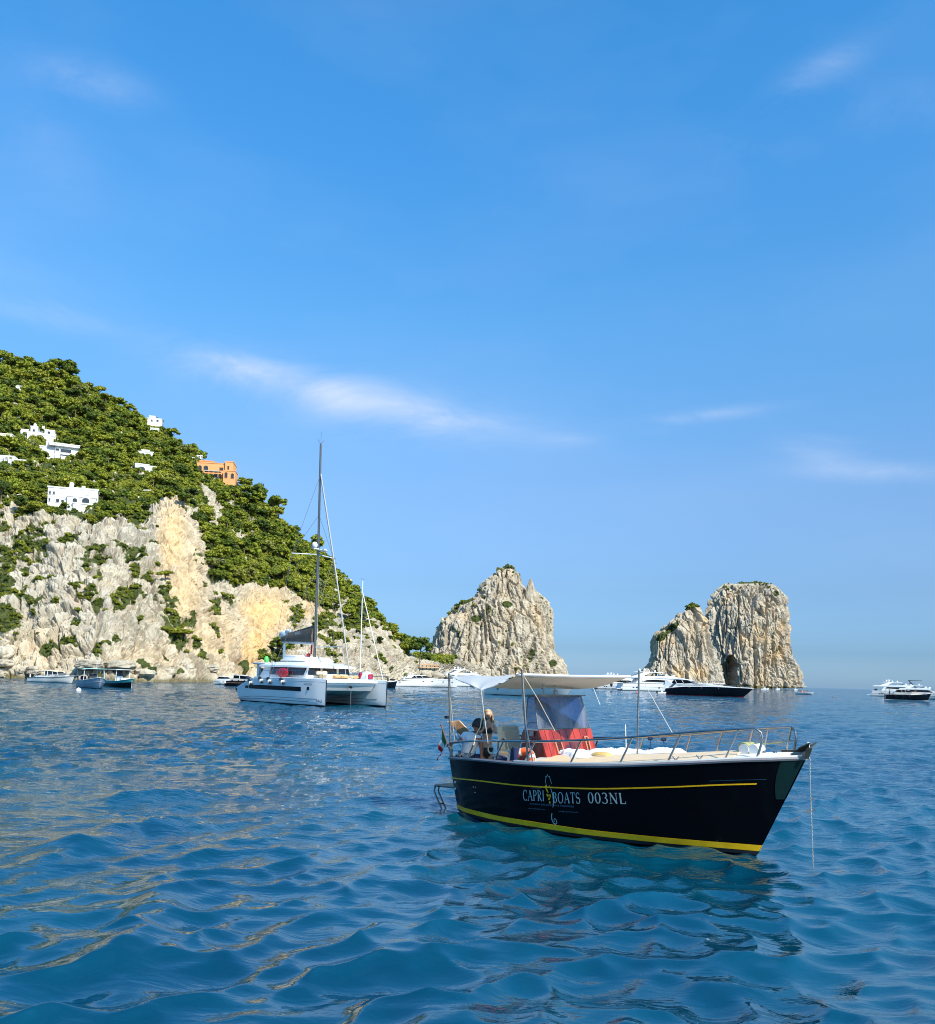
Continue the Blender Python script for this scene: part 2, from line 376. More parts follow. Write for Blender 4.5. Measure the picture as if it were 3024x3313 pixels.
class Hull:
    def __init__(s, sheer, bs, bw, x0, x1, draft=0.5, pw=0.75):
        s.sheer, s.bs, s.bw = spl(sheer), spl(bs), spl(bw); s.x0, s.x1, s.draft, s.pw = x0, x1, draft, pw
    def P(s, t, v, sd=1, off=0.0):
        S = s.sheer(t); vv = max(v, 0)
        z = v*S if v >= 0 else v*s.draft
        xa = lerp(s.x0[0], s.x0[1], vv); xb = lerp(s.x1[0], s.x1[1], vv)
        if v < 0: xb += v*s.draft*0.9
        y = lerp(s.bw(t), s.bs(t), vv**s.pw)
        if v < 0: y *= math.sqrt(max(0, 1+v))
        return Vector((xa+(xb-xa)*t, sd*(y+off), z))
    def at(s, x, z, sd=-1, off=0.0):
        t = (x-s.x0[0])/(s.x1[0]-s.x0[0])
        for _ in range(12):
            v = z/s.sheer(t); q = s.P(t, v); t += (x-q.x)/(s.x1[1]-s.x0[1])
        q = s.P(t, z/s.sheer(t), sd, off); return q
    def shell(s, mb, nt=36, vs=None, v0=-1.0, v1=1.0, nv=14, transom=True):
        vs = vs or [lerp(v0, v1, i/nv) for i in range(nv+1)]
        rings = []
        for i in range(nt+1):
            t = i/nt
            rings.append([s.P(t, v, 1) for v in reversed(vs)]+[s.P(t, v, -1) for v in vs])
        mb.loft(rings, closed=False, caps=False)
        n = len(rings[0]); 
        if transom:
            k = len(mb.v)-n*(nt+1); h = n//2
            for j in range(h-1): mb.f.append((k+j+1, k+j, k+n-1-j, k+n-2-j))
        return mb
    def band(s, mb, f0, f1, off=0.006, nt=48, t0=0.0, t1=1.0, sides=(1, -1), th=0.02, wrap=True):
        for sd in sides:
            rings = []
            for i in range(nt+1):
                t = lerp(t0, t1, i/nt); a, b = f0(t), f1(t)
                rings.append([s.P(t, a, sd, off-th), s.P(t, a, sd, off), s.P(t, b, sd, off), s.P(t, b, sd, off-th)])
            mb.loft(rings)
        if wrap and t0 == 0:
            a, b = f0(0), f1(0)
            mb.loft([[s.P(0, a, sd, off)+Vector((d, 0, 0)) for d in (0.01, -off)]+[s.P(0, b, sd, off)+Vector((d, 0, 0)) for d in (-off, 0.01)] for sd in (1, -1)])
        return mb
    def deck(s, mb, v=1.0, inset=0.0, dz=0.0, t0=0.0, t1=1.0, nt=30, camber=0.0, th=0.04):
        rings = []
        for i in range(nt+1):
            t = lerp(t0, t1, i/nt); a = s.P(t, v, 1); w = max(0.01, a.y-inset)
            rings.append([(a.x, w, a.z+dz), (a.x, w*0.5, a.z+dz+camber*0.75), (a.x, 0, a.z+dz+camber), (a.x, -w*0.5, a.z+dz+camber*0.75), (a.x, -w, a.z+dz), (a.x, -w, a.z+dz-th), (a.x, w, a.z+dz-th)])
        return mb.loft(rings)
    def edge(s, mb, r=0.03, dz=0.0, t0=0.0, t1=1.0, nt=40, dy=0.0, n=6, close=True):
        for sd in (1, -1):
            mb.tube([s.P(lerp(t0, t1, i/nt), 1.0, sd, dy)+Vector((0, 0, dz)) for i in range(nt+1)], r, n)
        if close and t0 == 0: mb.tube([s.P(0, 1, 1, dy)+Vector((0, 0, dz)), s.P(0, 1, -1, dy)+Vector((0, 0, dz))], r, n)
        return mb
# ------------------------------------------------------------------ vectorised noise
_rng = np.random.RandomState(7)
_perm = _rng.permutation(4096).astype(np.int64)
_grad = _rng.normal(size=(4096, 3)); _grad /= np.linalg.norm(_grad, axis=1)[:, None]
def _h(ix, iy, iz):
    return _perm[(_perm[(_perm[ix & 4095]+iy) & 4095]+iz) & 4095]
def perlin(p):
    i = np.floor(p).astype(np.int64); f = p-i
    w = f*f*f*(f*(f*6-15)+10); out = 0
    for dx in (0, 1):
        for dy in (0, 1):
            for dz in (0, 1):
                g = _grad[_h(i[:, 0]+dx, i[:, 1]+dy, i[:, 2]+dz)]
                d = g[:, 0]*(f[:, 0]-dx)+g[:, 1]*(f[:, 1]-dy)+g[:, 2]*(f[:, 2]-dz)
                k = (w[:, 0] if dx else 1-w[:, 0])*(w[:, 1] if dy else 1-w[:, 1])*(w[:, 2] if dz else 1-w[:, 2])
                out = out+d*k
    return out*1.6
def fbm(p, oct=4, gain=0.5, ridged=False):
    s = 0; a = 1; tot_ = 0
    for o in range(oct):
        n = perlin(p*(2.03**o)+o*17.3)
        if ridged: n = 1-np.abs(n)*2
        s = s+a*n; tot_ += a; a *= gain
    return s/tot_
def worley(p):
    """distance to nearest and second nearest feature point, plus a cell value"""
    i = np.floor(p).astype(np.int64); d1 = np.full(len(p), 9.0); d2 = np.full(len(p), 9.0); cid = np.zeros(len(p))
    for dx in (-1, 0, 1):
        for dy in (-1, 0, 1):
            for dz in (-1, 0, 1):
                q = i+np.array([dx, dy, dz]); hh = _h(q[:, 0], q[:, 1], q[:, 2])
                r = np.abs(_grad[hh]) % 1.0
                d = np.linalg.norm(q+r-p, axis=1)
                closer = d < d1
                d2 = np.where(closer, d1, np.minimum(d2, d)); cid = np.where(closer, hh/4096.0, cid); d1 = np.minimum(d1, d)
    return d1, d2, cid
def grid_mesh(name, P, nr, nc, mat, attrs=None, smooth=True, flip=False, wrapc=False):
    me = bpy.data.meshes.new(name)
    me.vertices.add(len(P)); me.vertices.foreach_set('co', P.astype(np.float32).ravel())
    jj, ii = np.meshgrid(np.arange(nr-1), np.arange(nc if wrapc else nc-1), indexing='ij')
    a = (jj*nc+ii).ravel(); b = (jj*nc+(ii+1) % nc).ravel(); c = b+nc; d = a+nc
    q = np.stack([a, b, c, d] if not flip else [a, d, c, b], 1).astype(np.int32)
    nf = len(q)
    me.loops.add(nf*4); me.polygons.add(nf)
    me.loops.foreach_set('vertex_index', q.ravel())
    me.polygons.foreach_set('loop_start', np.arange(0, nf*4, 4, dtype=np.int32))
    me.polygons.foreach_set('use_smooth', np.full(nf, smooth))
    for k, v in (attrs or {}).items():
        at_ = me.attributes.new(k, 'FLOAT', 'POINT'); at_.data.foreach_set('value', v.astype(np.float32))
    me.materials.append(mat); me.update(); me.validate()
    o = bpy.data.objects.new(name, me); COL.objects.link(o)
    return o

# ------------------------------------------------------------------ the sea
m, nt, bs = new_mat('sea_water'); M['sea'] = m
g = N(nt, 'ShaderNodeNewGeometry'); cdn = N(nt, 'ShaderNodeCameraData')
tcw = N(nt, 'ShaderNodeTexCoord').outputs['Object']
patch = noise(nt, 0.05, 3, 0.5, tcw); patch2 = noise(nt, 0.35, 4, 0.6, tcw, (1, 1, 1))
body = ramp(nt, mathn(nt, 'ADD', mathn(nt, 'MULTIPLY', patch, 0.6), mathn(nt, 'MULTIPLY', patch2, 0.4)), [(0.35, (0.0003, 0.024, 0.054)), (0.65, (0.0008, 0.066, 0.106))])
fo = N(nt, 'ShaderNodeAttribute'); fo.attribute_name = 'foam'
fn = noise(nt, 42, 6, 0.8, tcw)
fmask = mathn(nt, 'MULTIPLY', mathn(nt, 'SUBTRACT', mathn(nt, 'MULTIPLY', fo.outputs['Fac'], mathn(nt, 'MULTIPLY', fn, 1.9)), 0.72, True), 2.0, True)
col = mixcol(nt, fmask, body, (0.50, 0.58, 0.62))
nt.links.new(col, bs.inputs['Base Color'])
bs.inputs['IOR'].default_value = 1.90; bs.inputs['Specular Tint'].default_value = (0.50, 0.93, 1.0, 1)
nt.links.new(mathn(nt, 'ADD', mathn(nt, 'MULTIPLY', fmask, 0.6), 0.035), bs.inputs['Roughness'])
b1 = bump(nt, None, noise(nt, 3.2, 2, 0.5, tcw, (1, 1, 1), 0.4), 0.25, 0.006)
rg = mathn(nt, 'SUBTRACT', 1.0, mathn(nt, 'ABSOLUTE', mathn(nt, 'MULTIPLY', mathn(nt, 'SUBTRACT', noise(nt, 1.7, 3, 0.5, tcw, (0.7, 1.5, 1), 0.5), 0.5), 2.6)))
fa = N(nt, 'ShaderNodeAttribute'); fa.attribute_name = 'far'
br = N(nt, 'ShaderNodeBump'); br.inputs['Distance'].default_value = 0.05; nt.links.new(mathn(nt, 'POWER', rg, 2.0), br.inputs['Height']); nt.links.new(b1, br.inputs['Normal']); nt.links.new(mathn(nt, 'ADD', mathn(nt, 'MULTIPLY', fa.outputs['Fac'], 0.9), 0.10, True), br.inputs['Strength']); b1 = br.outputs[0]
bn = N(nt, 'ShaderNodeBump'); bn.inputs['Distance'].default_value = 0.38; nt.links.new(noise(nt, 1.5, 5, 0.62, tcw, (0.75, 1.5, 1), 0.6), bn.inputs['Height']); nt.links.new(b1, bn.inputs['Normal'])
nt.links.new(mathn(nt, 'ADD', mathn(nt, 'MULTIPLY', fa.outputs['Fac'], 0.85), 0.05), bn.inputs['Strength']); nt.links.new(bn.outputs[0], bs.inputs['Normal'])

def sea_rows():
    r = [5.2]
    while r[-1] < 900: r.append(r[-1]+min(r[-1]**2*0.00062, 0.0064*r[-1]))
    while r[-1] < 45000: r.append(r[-1]*1.06)
    return np.array([0.0, 2.0, 4.0]+r)
rr_ = sea_rows()
th_ = np.concatenate([np.radians(np.arange(-180, -33, 7.0)), np.radians(np.linspace(-33, 33, 860)), np.radians(np.arange(37, 180, 7.0))])
RR, TT = np.meshgrid(rr_, th_, indexing='ij'); RR = RR.ravel(); TT = TT.ravel()
X = RR*np.sin(TT); Y = RR*np.cos(TT)
DX = np.zeros_like(X); DY = np.zeros_like(X); Z = np.zeros_like(X)
step = np.maximum(np.minimum(RR**2*0.00062, 0.0064*RR), 0.006)
rngw = np.random.RandomState(11)
warp = perlin(np.stack([X*0.07, Y*0.07, X*0], 1)); warp2 = perlin(np.stack([X*0.045+9, Y*0.045, X*0], 1))
gust = (0.75+0.55*perlin(np.stack([X*0.06+3, Y*0.06+8, X*0], 1)))*np.interp(RR, [6, 14, 34], [0.92, 1.0, 1.15])
main_dir = math.radians(-68)
near = np.abs(TT) < math.radians(34)
idx = np.where(near & (RR < 900))[0]
Xi, Yi, Si = X[idx], Y[idx], step[idx]; w1, w2, gi = warp[idx], warp2[idx], gust[idx]
zx = np.zeros(len(idx)); dxx = zx.copy(); dyy = zx.copy()
for k in range(88):
    lam = 0.30*(9/0.30)**(((k+rngw.rand())/88)**1.1)
    spread = 1.15 if lam < 3 else 0.75
    th = main_dir+rngw.normal()*spread*0.75
    st = 0.030 if lam < 0.45 else 0.046 if lam < 1.25 else 0.026 if lam < 2.4 else 0.013 if lam < 4.5 else 0.006
    a_ = st*lam/(2*math.pi)*(0.7+0.6*rngw.rand())*1.15
    kx, ky = math.cos(th)*2*math.pi/lam, math.sin(th)*2*math.pi/lam
    ph = rngw.rand()*6.28
    fade = np.clip(lam/(Si*2.2)-0.7, 0, 1)
    sel = fade > 0
    p_ = kx*(Xi[sel]+0.9*w1[sel])+ky*(Yi[sel]+0.9*w2[sel])+ph
    A = a_*fade[sel]*(gi[sel] if lam < 5 else 1)
    c = np.cos(p_); s_ = np.sin(p_)
    zx[sel] += A*c; q = (1.55 if lam < 2.2 else 1.0)*A
    dxx[sel] -= q*math.cos(th)*s_; dyy[sel] -= q*math.sin(th)*s_
# two short wake crests breaking in the near water, with a little foam
foam = np.zeros_like(X)
def ridge(pts, height, width, foam_rng, back=2.2):
    P2 = [atz(*p) for p in pts]; dmin = np.full(len(idx), 99.0); sg = np.zeros(len(idx)); tt = np.zeros(len(idx))
    n = len(P2)-1
    for i in range(n):
        a, b = P2[i], P2[i+1]; ex, ey = b.x-a.x, b.y-a.y; L2 = ex*ex+ey*ey
        t = np.clip(((Xi-a.x)*ex+(Yi-a.y)*ey)/L2, 0, 1)
        px_, py_ = Xi-a.x-t*ex, Yi-a.y-t*ey; d = np.hypot(px_, py_)
        cl_ = d < dmin; dmin = np.where(cl_, d, dmin); sg = np.where(cl_, np.sign(ex*py_-ey*px_), sg); tt = np.where(cl_, (i+t)/n, tt)
    env = np.clip(tt*4, 0, 1)*np.clip((1-tt)*4, 0, 1)
    wd = width*1.5
    zx[:] += height*env*np.exp(-(dmin/wd)**2)
    nzz = perlin(np.stack([Xi*5, Yi*5, Xi*0], 1))
    f0, f1 = foam_rng
    foam[idx] += np.exp(-(dmin/(width*0.24))**2)*((tt > f0) & (tt < f1))*(0.75+0.8*nzz)
    # froth is rough
    zx[:] += 0.006*np.exp(-(dmin/(width*0.35))**2)*((tt > f0) & (tt < f1))*perlin(np.stack([Xi*16, Yi*16, Xi*0+3], 1))
ridge([(-60, 2850), (140, 2795), (330, 2720), (430, 2672), (520, 2690), (640, 2664), (700, 2660)], 0.17, 0.30, (2, 3))
ridge([(240, 3150), (380, 3100), (452, 3040), (500, 2950), (535, 2885), (560, 2850)], 0.15, 0.22, (2, 3))
ridge([(330, 2600), (430, 2588), (560, 2580), (640, 2600)], 0.20, 0.45, (2, 3))
# the hull of the big near boat keeps the water under it a little calmer
Z[idx] = zx; DX[idx] = dxx; DY[idx] = dyy
PZ = np.stack([X+DX, Y+DY, Z], 1)
sea = grid_mesh('sea', PZ, len(rr_), len(th_), M['sea'], {'foam': foam, 'far': np.clip((RR-12)/75, 0, 1)**0.8}, flip=True)
tag(sea, 'deep blue choppy sea with boats anchored on it', kind='structure')

# ------------------------------------------------------------------ rock material (attributes veg, ochre, tide)
m, nt, bs = new_mat('limestone'); M['rock'] = m
tcw = N(nt, 'ShaderNodeTexCoord').outputs['Object']
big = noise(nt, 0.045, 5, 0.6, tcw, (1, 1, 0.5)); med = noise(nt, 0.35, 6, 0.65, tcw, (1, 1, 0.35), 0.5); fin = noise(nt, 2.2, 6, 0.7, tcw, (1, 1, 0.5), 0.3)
c = ramp(nt, med, [(0.28, (0.20, 0.165, 0.12)), (0.40, (0.37, 0.315, 0.225)), (0.55, (0.52, 0.45, 0.335)), (0.72, (0.62, 0.55, 0.42))])
c = mixcol(nt, ramp(nt, big, [(0.45, (0, 0, 0)), (0.65, (0.45, 0.45, 0.45))]), c, (0.40, 0.38, 0.33))
oc = N(nt, 'ShaderNodeAttribute'); oc.attribute_name = 'ochre'
c = mixcol(nt, mathn(nt, 'MULTIPLY', oc.outputs['Fac'], mathn(nt, 'ADD', med, 0.35), True), c, (0.70, 0.46, 0.20))
bw = noise(nt, 0.5, 5, 0.7, tcw, (1, 1, 0.16), 0.4)
c = mixcol(nt, ramp(nt, bw, [(0.50, (0, 0, 0)), (0.68, (0.62, 0.62, 0.62))]), c, (0.33, 0.255, 0.165))
rd = noise(nt, 0.16, 4, 0.6, tcw, (1, 1, 0.6))
c = mixcol(nt, ramp(nt, rd, [(0.58, (0, 0, 0)), (0.72, (0.3, 0.3, 0.3))]), c, (0.55, 0.33, 0.24))
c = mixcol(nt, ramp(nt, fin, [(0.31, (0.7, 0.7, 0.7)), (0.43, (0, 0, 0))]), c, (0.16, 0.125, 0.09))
ve = N(nt, 'ShaderNodeAttribute'); ve.attribute_name = 'veg'
vm = mathn(nt, 'ADD', ve.outputs['Fac'], mathn(nt, 'MULTIPLY', mathn(nt, 'SUBTRACT', fin, 0.5), 0.9))
vcol = ramp(nt, noise(nt, 0.9, 5, 0.7, tcw), [(0.3, (0.025, 0.036, 0.010)), (0.5, (0.055, 0.07, 0.018)), (0.7, (0.11, 0.12, 0.035))])
c = mixcol(nt, ramp(nt, vm, [(0.42, (0, 0, 0)), (0.55, (1, 1, 1))]), c, vcol)
td = N(nt, 'ShaderNodeAttribute'); td.attribute_name = 'tide'
c = mixcol(nt, mathn(nt, 'MULTIPLY', td.outputs['Fac'], 1.0, True), c, mixcol(nt, fin, (0.06, 0.05, 0.022), (0.20, 0.155, 0.06)))
nt.links.new(c, bs.inputs['Base Color']); bs.inputs['Roughness'].default_value = 0.9; bs.inputs['Specular IOR Level'].default_value = 0.2
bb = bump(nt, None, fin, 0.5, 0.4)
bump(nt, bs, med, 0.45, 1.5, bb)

def rock_disp(P, amp, scale=1.0, vert=0.26):
    """outward relief: vertical buttresses, fractures, small knobs; returns displacement"""
    Q = P*np.array([1, 1, vert])
    wq = Q/ (14*scale)
    wob = np.stack([perlin(Q/(9*scale)+5), perlin(Q/(9*scale)+50), perlin(Q/(9*scale)+90)], 1)*0.35
    d = 1.0*fbm(wq+wob, 3, 0.5, True)
    r2 = fbm(P*np.array([1, 1, 0.4])/(5.0*scale)+wob+31, 4, 0.55, True)
    a1, a2, cid = worley(P*np.array([1, 1, 0.26])/(3.6*scale)+wob*1.2)
    crack = np.clip((a2-a1)/0.14, 0, 1)
    b1_, b2_, cid2 = worley(P*np.array([1, 1, 0.55])/(1.9*scale)+wob*2)
    crack2 = np.clip((b2_-b1_)/0.18, 0, 1)
    g1, g2, cid4 = worley(P*np.array([1, 1, 0.10])/(6.5*scale)+wob*1.5)
    e1, e2, cid3 = worley(P*np.array([1, 1, 0.45])/(0.85*scale)+wob*3)
    fk = 0.75 if scale < 1.5 else 0.45
    return amp*(1.2*(d-0.4)+0.5*(r2-0.4)+0.42*(cid-0.5)+0.50*(crack-1)+fk*0.36*(cid2-0.5)+fk*0.26*(crack2-1)+0.75*(np.clip((g2-g1)/0.12, 0, 1)-1)+0.5*(cid4-0.5)+fk*0.20*(cid3-0.5)+fk*0.12*(np.clip((e2-e1)/0.2, 0, 1)-1))

def terrain(name, xs, rows_n, step_px, table, masks, amp, label, off_dir=None, back=True):
    """land lofted between a shoreline, a cliff top and a ridge; table rows:
    x: (D0, y1, D1, y3, D3, y5, D5)"""
    T = np.array([[k, *v] for k, v in table], float)
    px_ = np.arange(xs[0], xs[1]+.1, step_px)
    ip = lambda c: np.interp(px_, T[:, 0], T[:, c])
    def sm(a):   # gentle smoothing of the guide lines
        k = np.ones(9)/9; b = np.concatenate([np.full(4, a[0]), a, np.full(4, a[-1])]); return np.convolve(b, k, 'valid')
    D0, y1, D1, y3, D3, y5, D5 = [sm(ip(c)) for c in range(1, 8)]
    nodes = []
    def P(x, y, D): 
        d = np.array([list(ray(a, b)) for a, b in zip(x, y)]); return np.stack([d[:, 0]*D, D, CAM_H+d[:, 2]*D], 1)
    n0 = P(px_, np.full_like(px_, 2190), D0); n0[:, 2] = -3.0
    n1 = P(px_, y1, D1)
    n2 = P(px_, (y1+y3)/2, D1+0.42*(D3-D1))
    n3 = P(px_, y3, D3)
    n4 = P(px_, (y3+y5)/2, D3+0.45*(D5-D3))
    n5 = P(px_, y5, D5)
    seq = [(n0, 0), (n1, 26), (n2, int(rows_n*0.26)), (n3, int(rows_n*0.26)), (n4, int(rows_n*0.24)), (n5, int(rows_n*0.24))]
    rows = [n0]; cur = n0
    ylist = []
    for nn, cnt in seq[1:]:
        for i in range(1, cnt+1): rows.append(cur+(nn-cur)*(i/cnt))
        cur = nn
    nfront = len(rows)
    if back:
        for k_, (dy, dz) in enumerate(((6, -0.5), (15, -4), (40, -18), (110, -55))):
            q = n5.copy(); q[:, 1] += dy; q[:, 2] = np.maximum(q[:, 2]+dz, -4); rows.append(q)
        q = n5.copy(); q[:, 1] += 260; q[:, 2] = -5; rows.append(q)
    A = np.array(rows)      # rows x cols x 3
    nr, nc = A.shape[:2]
    # smooth the creases between nodes
    for _ in range(5): A[2:-2] = (A[:-4]+A[1:-3]+A[2:-2]+A[3:-1]+A[4:])/5
    flat = A.reshape(-1, 3)
    dr = np.gradient(A, axis=0); dc = np.gradient(A, axis=1); nrm = np.cross(dc.reshape(-1, 3), dr.reshape(-1, 3))
    nrm /= np.maximum(1e-6, np.linalg.norm(nrm, axis=1))[:, None]
    # face the sea
    sgn = np.where((nrm[:, 1] < 0) | (nrm[:, 2] > 0.7), 1, -1); nrm *= sgn[:, None]
    u, v, _ = unproject(flat)
    veg = masks(u, v, flat)
    height = flat[:, 2]
    rockiness = 1-0.75*np.clip(veg*1.4-0.3, 0, 1)
    edge = np.clip((height+3)/6, 0.15, 1)
    frontm = (np.arange(nr) < nfront).repeat(nc).astype(float)*0.8+0.2
    d = rock_disp(flat, amp)*rockiness*edge*frontm*(1-0.45*np.clip(ell(u, v, 575, 1800, 55, 160)*1.3+ell(u, v, 860, 1990, 70, 80), 0, 1))
    P2 = flat+nrm*d[:, None]
    P2[:, 2] += (0.25*amp*perlin(flat/7.0+3))*frontm*edge
    och = ochre_mask(u, v)
    tide = np.clip((0.9-P2[:, 2]-0.6*perlin(flat/3.0))/0.5, 0, 1)*0.85
    o = grid_mesh(name, P2, nr, nc, M['rock'], {'veg': veg, 'ochre': och, 'tide': tide}, smooth=False)
    tag(o, label, kind='structure')
    return o, P2.reshape(nr, nc, 3), veg.reshape(nr, nc), u.reshape(nr, nc), v.reshape(nr, nc), nfront
def unproject(P):
    q = P-np.array([0, 0, CAM_H]); w = q@np.array(list(CF)); return 1512+FPX*(q@np.array(list(CR)))/w, 2016-FPX*(q@np.array(list(CU)))/w, w
def ell(u, v, cx_, cy_, a, b, rot=0.0):
    c, s = math.cos(rot), math.sin(rot); x = (u-cx_)*c+(v-cy_)*s; y = -(u-cx_)*s+(v-cy_)*c
    return np.clip(1.5-1.0*np.hypot(x/a, y/b), 0, 1)
def ochre_mask(u, v):
    o = 0.0
    for e, k in (((560, 1740, 45, 130), 0.75), ((600, 1900, 60, 160), 0.6), ((860, 1985, 75, 70), 1.0), ((830, 2080, 45, 80, 0.4), 1.0), ((700, 2060, 90, 110), 0.45), ((1010, 1950, 50, 40), 0.7), ((470, 2130, 120, 50), 0.25), ((150, 2090, 120, 60), 0.2)):
        o = np.maximum(o, ell(u, v, *e)*k) if not isinstance(o, float) else ell(u, v, *e)*k
    return o
def hill_veg(u, v, P):
    n = fbm(P/9.0, 4, 0.55); n2 = fbm(P/3.5+40, 3, 0.6)
    yc = np.interp(u, [-700, 0, 60, 120, 200, 300, 400, 450, 500, 560, 620, 660, 690, 760, 850, 930, 1000, 1060, 1085, 1110, 1150, 1200, 1260, 1320, 1345],
                      [1600, 1640, 1650, 1665, 1655, 1690, 1660, 1730, 1625, 1610, 1640, 1740, 1880, 1900, 1880, 1905, 1950, 1980, 1900, 1850, 1900, 1990, 2040, 2100, 2130])
    a = np.clip((yc-v)/34+0.5+n*0.9, 0, 1)
    for e in ((95, 1760, 75, 62), (20, 1850, 36, 130), (25, 2000, 40, 60), (440, 1790, 42, 30), (440, 1850, 20, 40), (545, 1960, 42, 80, -0.35), (585, 2060, 26, 46), (565, 2030, 40, 28), (245, 2015, 20, 24), (315, 1870, 24, 20), (315, 1950, 22, 26),
              (420, 1930, 60, 40), (380, 1950, 30, 50), (300, 1790, 80, 34), (880, 2110, 60, 34, -0.5), (930, 2080, 50, 24), (1140, 2020, 60, 22), (640, 2080, 22, 26), (620, 2005, 25, 30), (700, 1960, 18, 40), (960, 2000, 30, 40), (1060, 2010, 60, 30), (1020, 1890, 70, 70), (1150, 1960, 26, 50), (720, 2120, 12, 20), (280, 1910, 40, 30)):
        a = np.maximum(a, np.clip(ell(u, v, *e)+n2*0.55-0.1, 0, 1))
    # bare rock showing through the wood
    for e in ((690, 1650, 26, 60), (660, 1600, 14, 20), (745, 1640, 12, 24), (780, 1600, 16, 14), (815, 1700, 22, 22), (780, 1740, 22, 16), (735, 1820, 14, 12), (290, 1245, 60, 9, 0.35), (345, 1265, 30, 12, 0.4), (650, 1480, 26, 20), (1095, 1870, 20, 40)):
        a = a*(1-np.clip(ell(u, v, *e)*1.2+n2*0.4, 0, 1))
    spots = np.clip((fbm(P/4.5+77, 3, 0.6)-0.16)*4.5, 0, 0.9)*(v > yc)*(1-np.clip(ell(u, v, 570, 1800, 60, 150)+ell(u, v, 860, 1990, 70, 90), 0, 1))
    return np.maximum(a, spots)
HILL = [(-760, (160, 2120, 166, 1600, 215, 960, 560)), (-300, (165, 2120, 170, 1620, 215, 1075, 540)), (0, (169, 2130, 174, 1645, 218, 1162, 520)),
    (100, (168, 2130, 174, 1650, 216, 1165, 518)), (160, (168, 2135, 173, 1655, 215, 1185, 515)), (235, (168, 2120, 173, 1660, 215, 1215, 510)), (300, (167, 2105, 172, 1665, 215, 1268, 500)), (350, (168, 2105, 174, 1660, 218, 1290, 495)), (430, (171, 2110, 179, 1655, 223, 1345, 490)), (520, (175, 2130, 184, 1640, 228, 1388, 478)),
    (560, (178, 2140, 187, 1625, 230, 1425, 465)), (620, (182, 2150, 191, 1640, 235, 1475, 430)), (690, (187, 2160, 196, 1720, 240, 1530, 395)), (760, (193, 2160, 202, 1800, 245, 1570, 375)), (800, (197, 2160, 205, 1850, 246, 1600, 365)), (840, (201, 2158, 210, 1860, 249, 1630, 355)), (900, (208, 2150, 217, 1890, 256, 1680, 345)), (940, (213, 2150, 222, 1900, 261, 1735, 340)),
    (1000, (220, 2150, 229, 1930, 266, 1775, 335)), (1050, (226, 2150, 235, 1950, 271, 1815, 330)), (1090, (231, 2150, 240, 1960, 275, 1858, 326)), (1115, (234, 2150, 243, 1970, 277, 1868, 325)), (1150, (239, 2155, 247, 1990, 280, 1930, 326)), (1200, (246, 2160, 254, 2025, 284, 1975, 328)), (1250, (254, 2162, 261, 2060, 287, 2030, 330)), (1300, (264, 2164, 270, 2105, 290, 2090, 332)), (1330, (272, 2166, 277, 2128, 293, 2122, 335)), (1352, (280, 2172, 284, 2150, 294, 2146, 338))]
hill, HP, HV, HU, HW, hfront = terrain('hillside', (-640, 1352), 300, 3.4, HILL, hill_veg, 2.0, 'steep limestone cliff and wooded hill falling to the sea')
def low_veg(u, v, P):
    n = fbm(P/9.0, 4, 0.55)
    a = np.clip((np.interp(u, [1280, 1340, 1400, 1440, 1500, 1600], [2125, 2132, 2142, 2146, 2120, 2100])-v)/10+0.5+n*0.8, 0, 1)
    return a
LOW = [(1240, (430, 2172, 434, 2160, 450, 2140, 470)), (1300, (435, 2170, 440, 2150, 458, 2122, 480)), (1350, (440, 2170, 446, 2148, 470, 2118, 520)), (1380, (450, 2168, 458, 2150, 480, 2122, 540)), (1410, (470, 2166, 478, 2148, 500, 2128, 560)), (1440, (500, 2166, 508, 2142, 530, 2130, 580)),
    (1470, (540, 2168, 548, 2140, 570, 2132, 620)), (1500, (580, 2172, 590, 2150, 610, 2138, 650)), (1540, (620, 2178, 630, 2160, 650, 2150, 700)), (1590, (660, 2183, 670, 2176, 690, 2172, 730))]
low, LP, LV, LU, LW, lfront = terrain('headland', (1240, 1590), 90, 3.0, LOW, low_veg, 2.0, 'low rocky headland with scrub between the hill and the peaked sea stack')

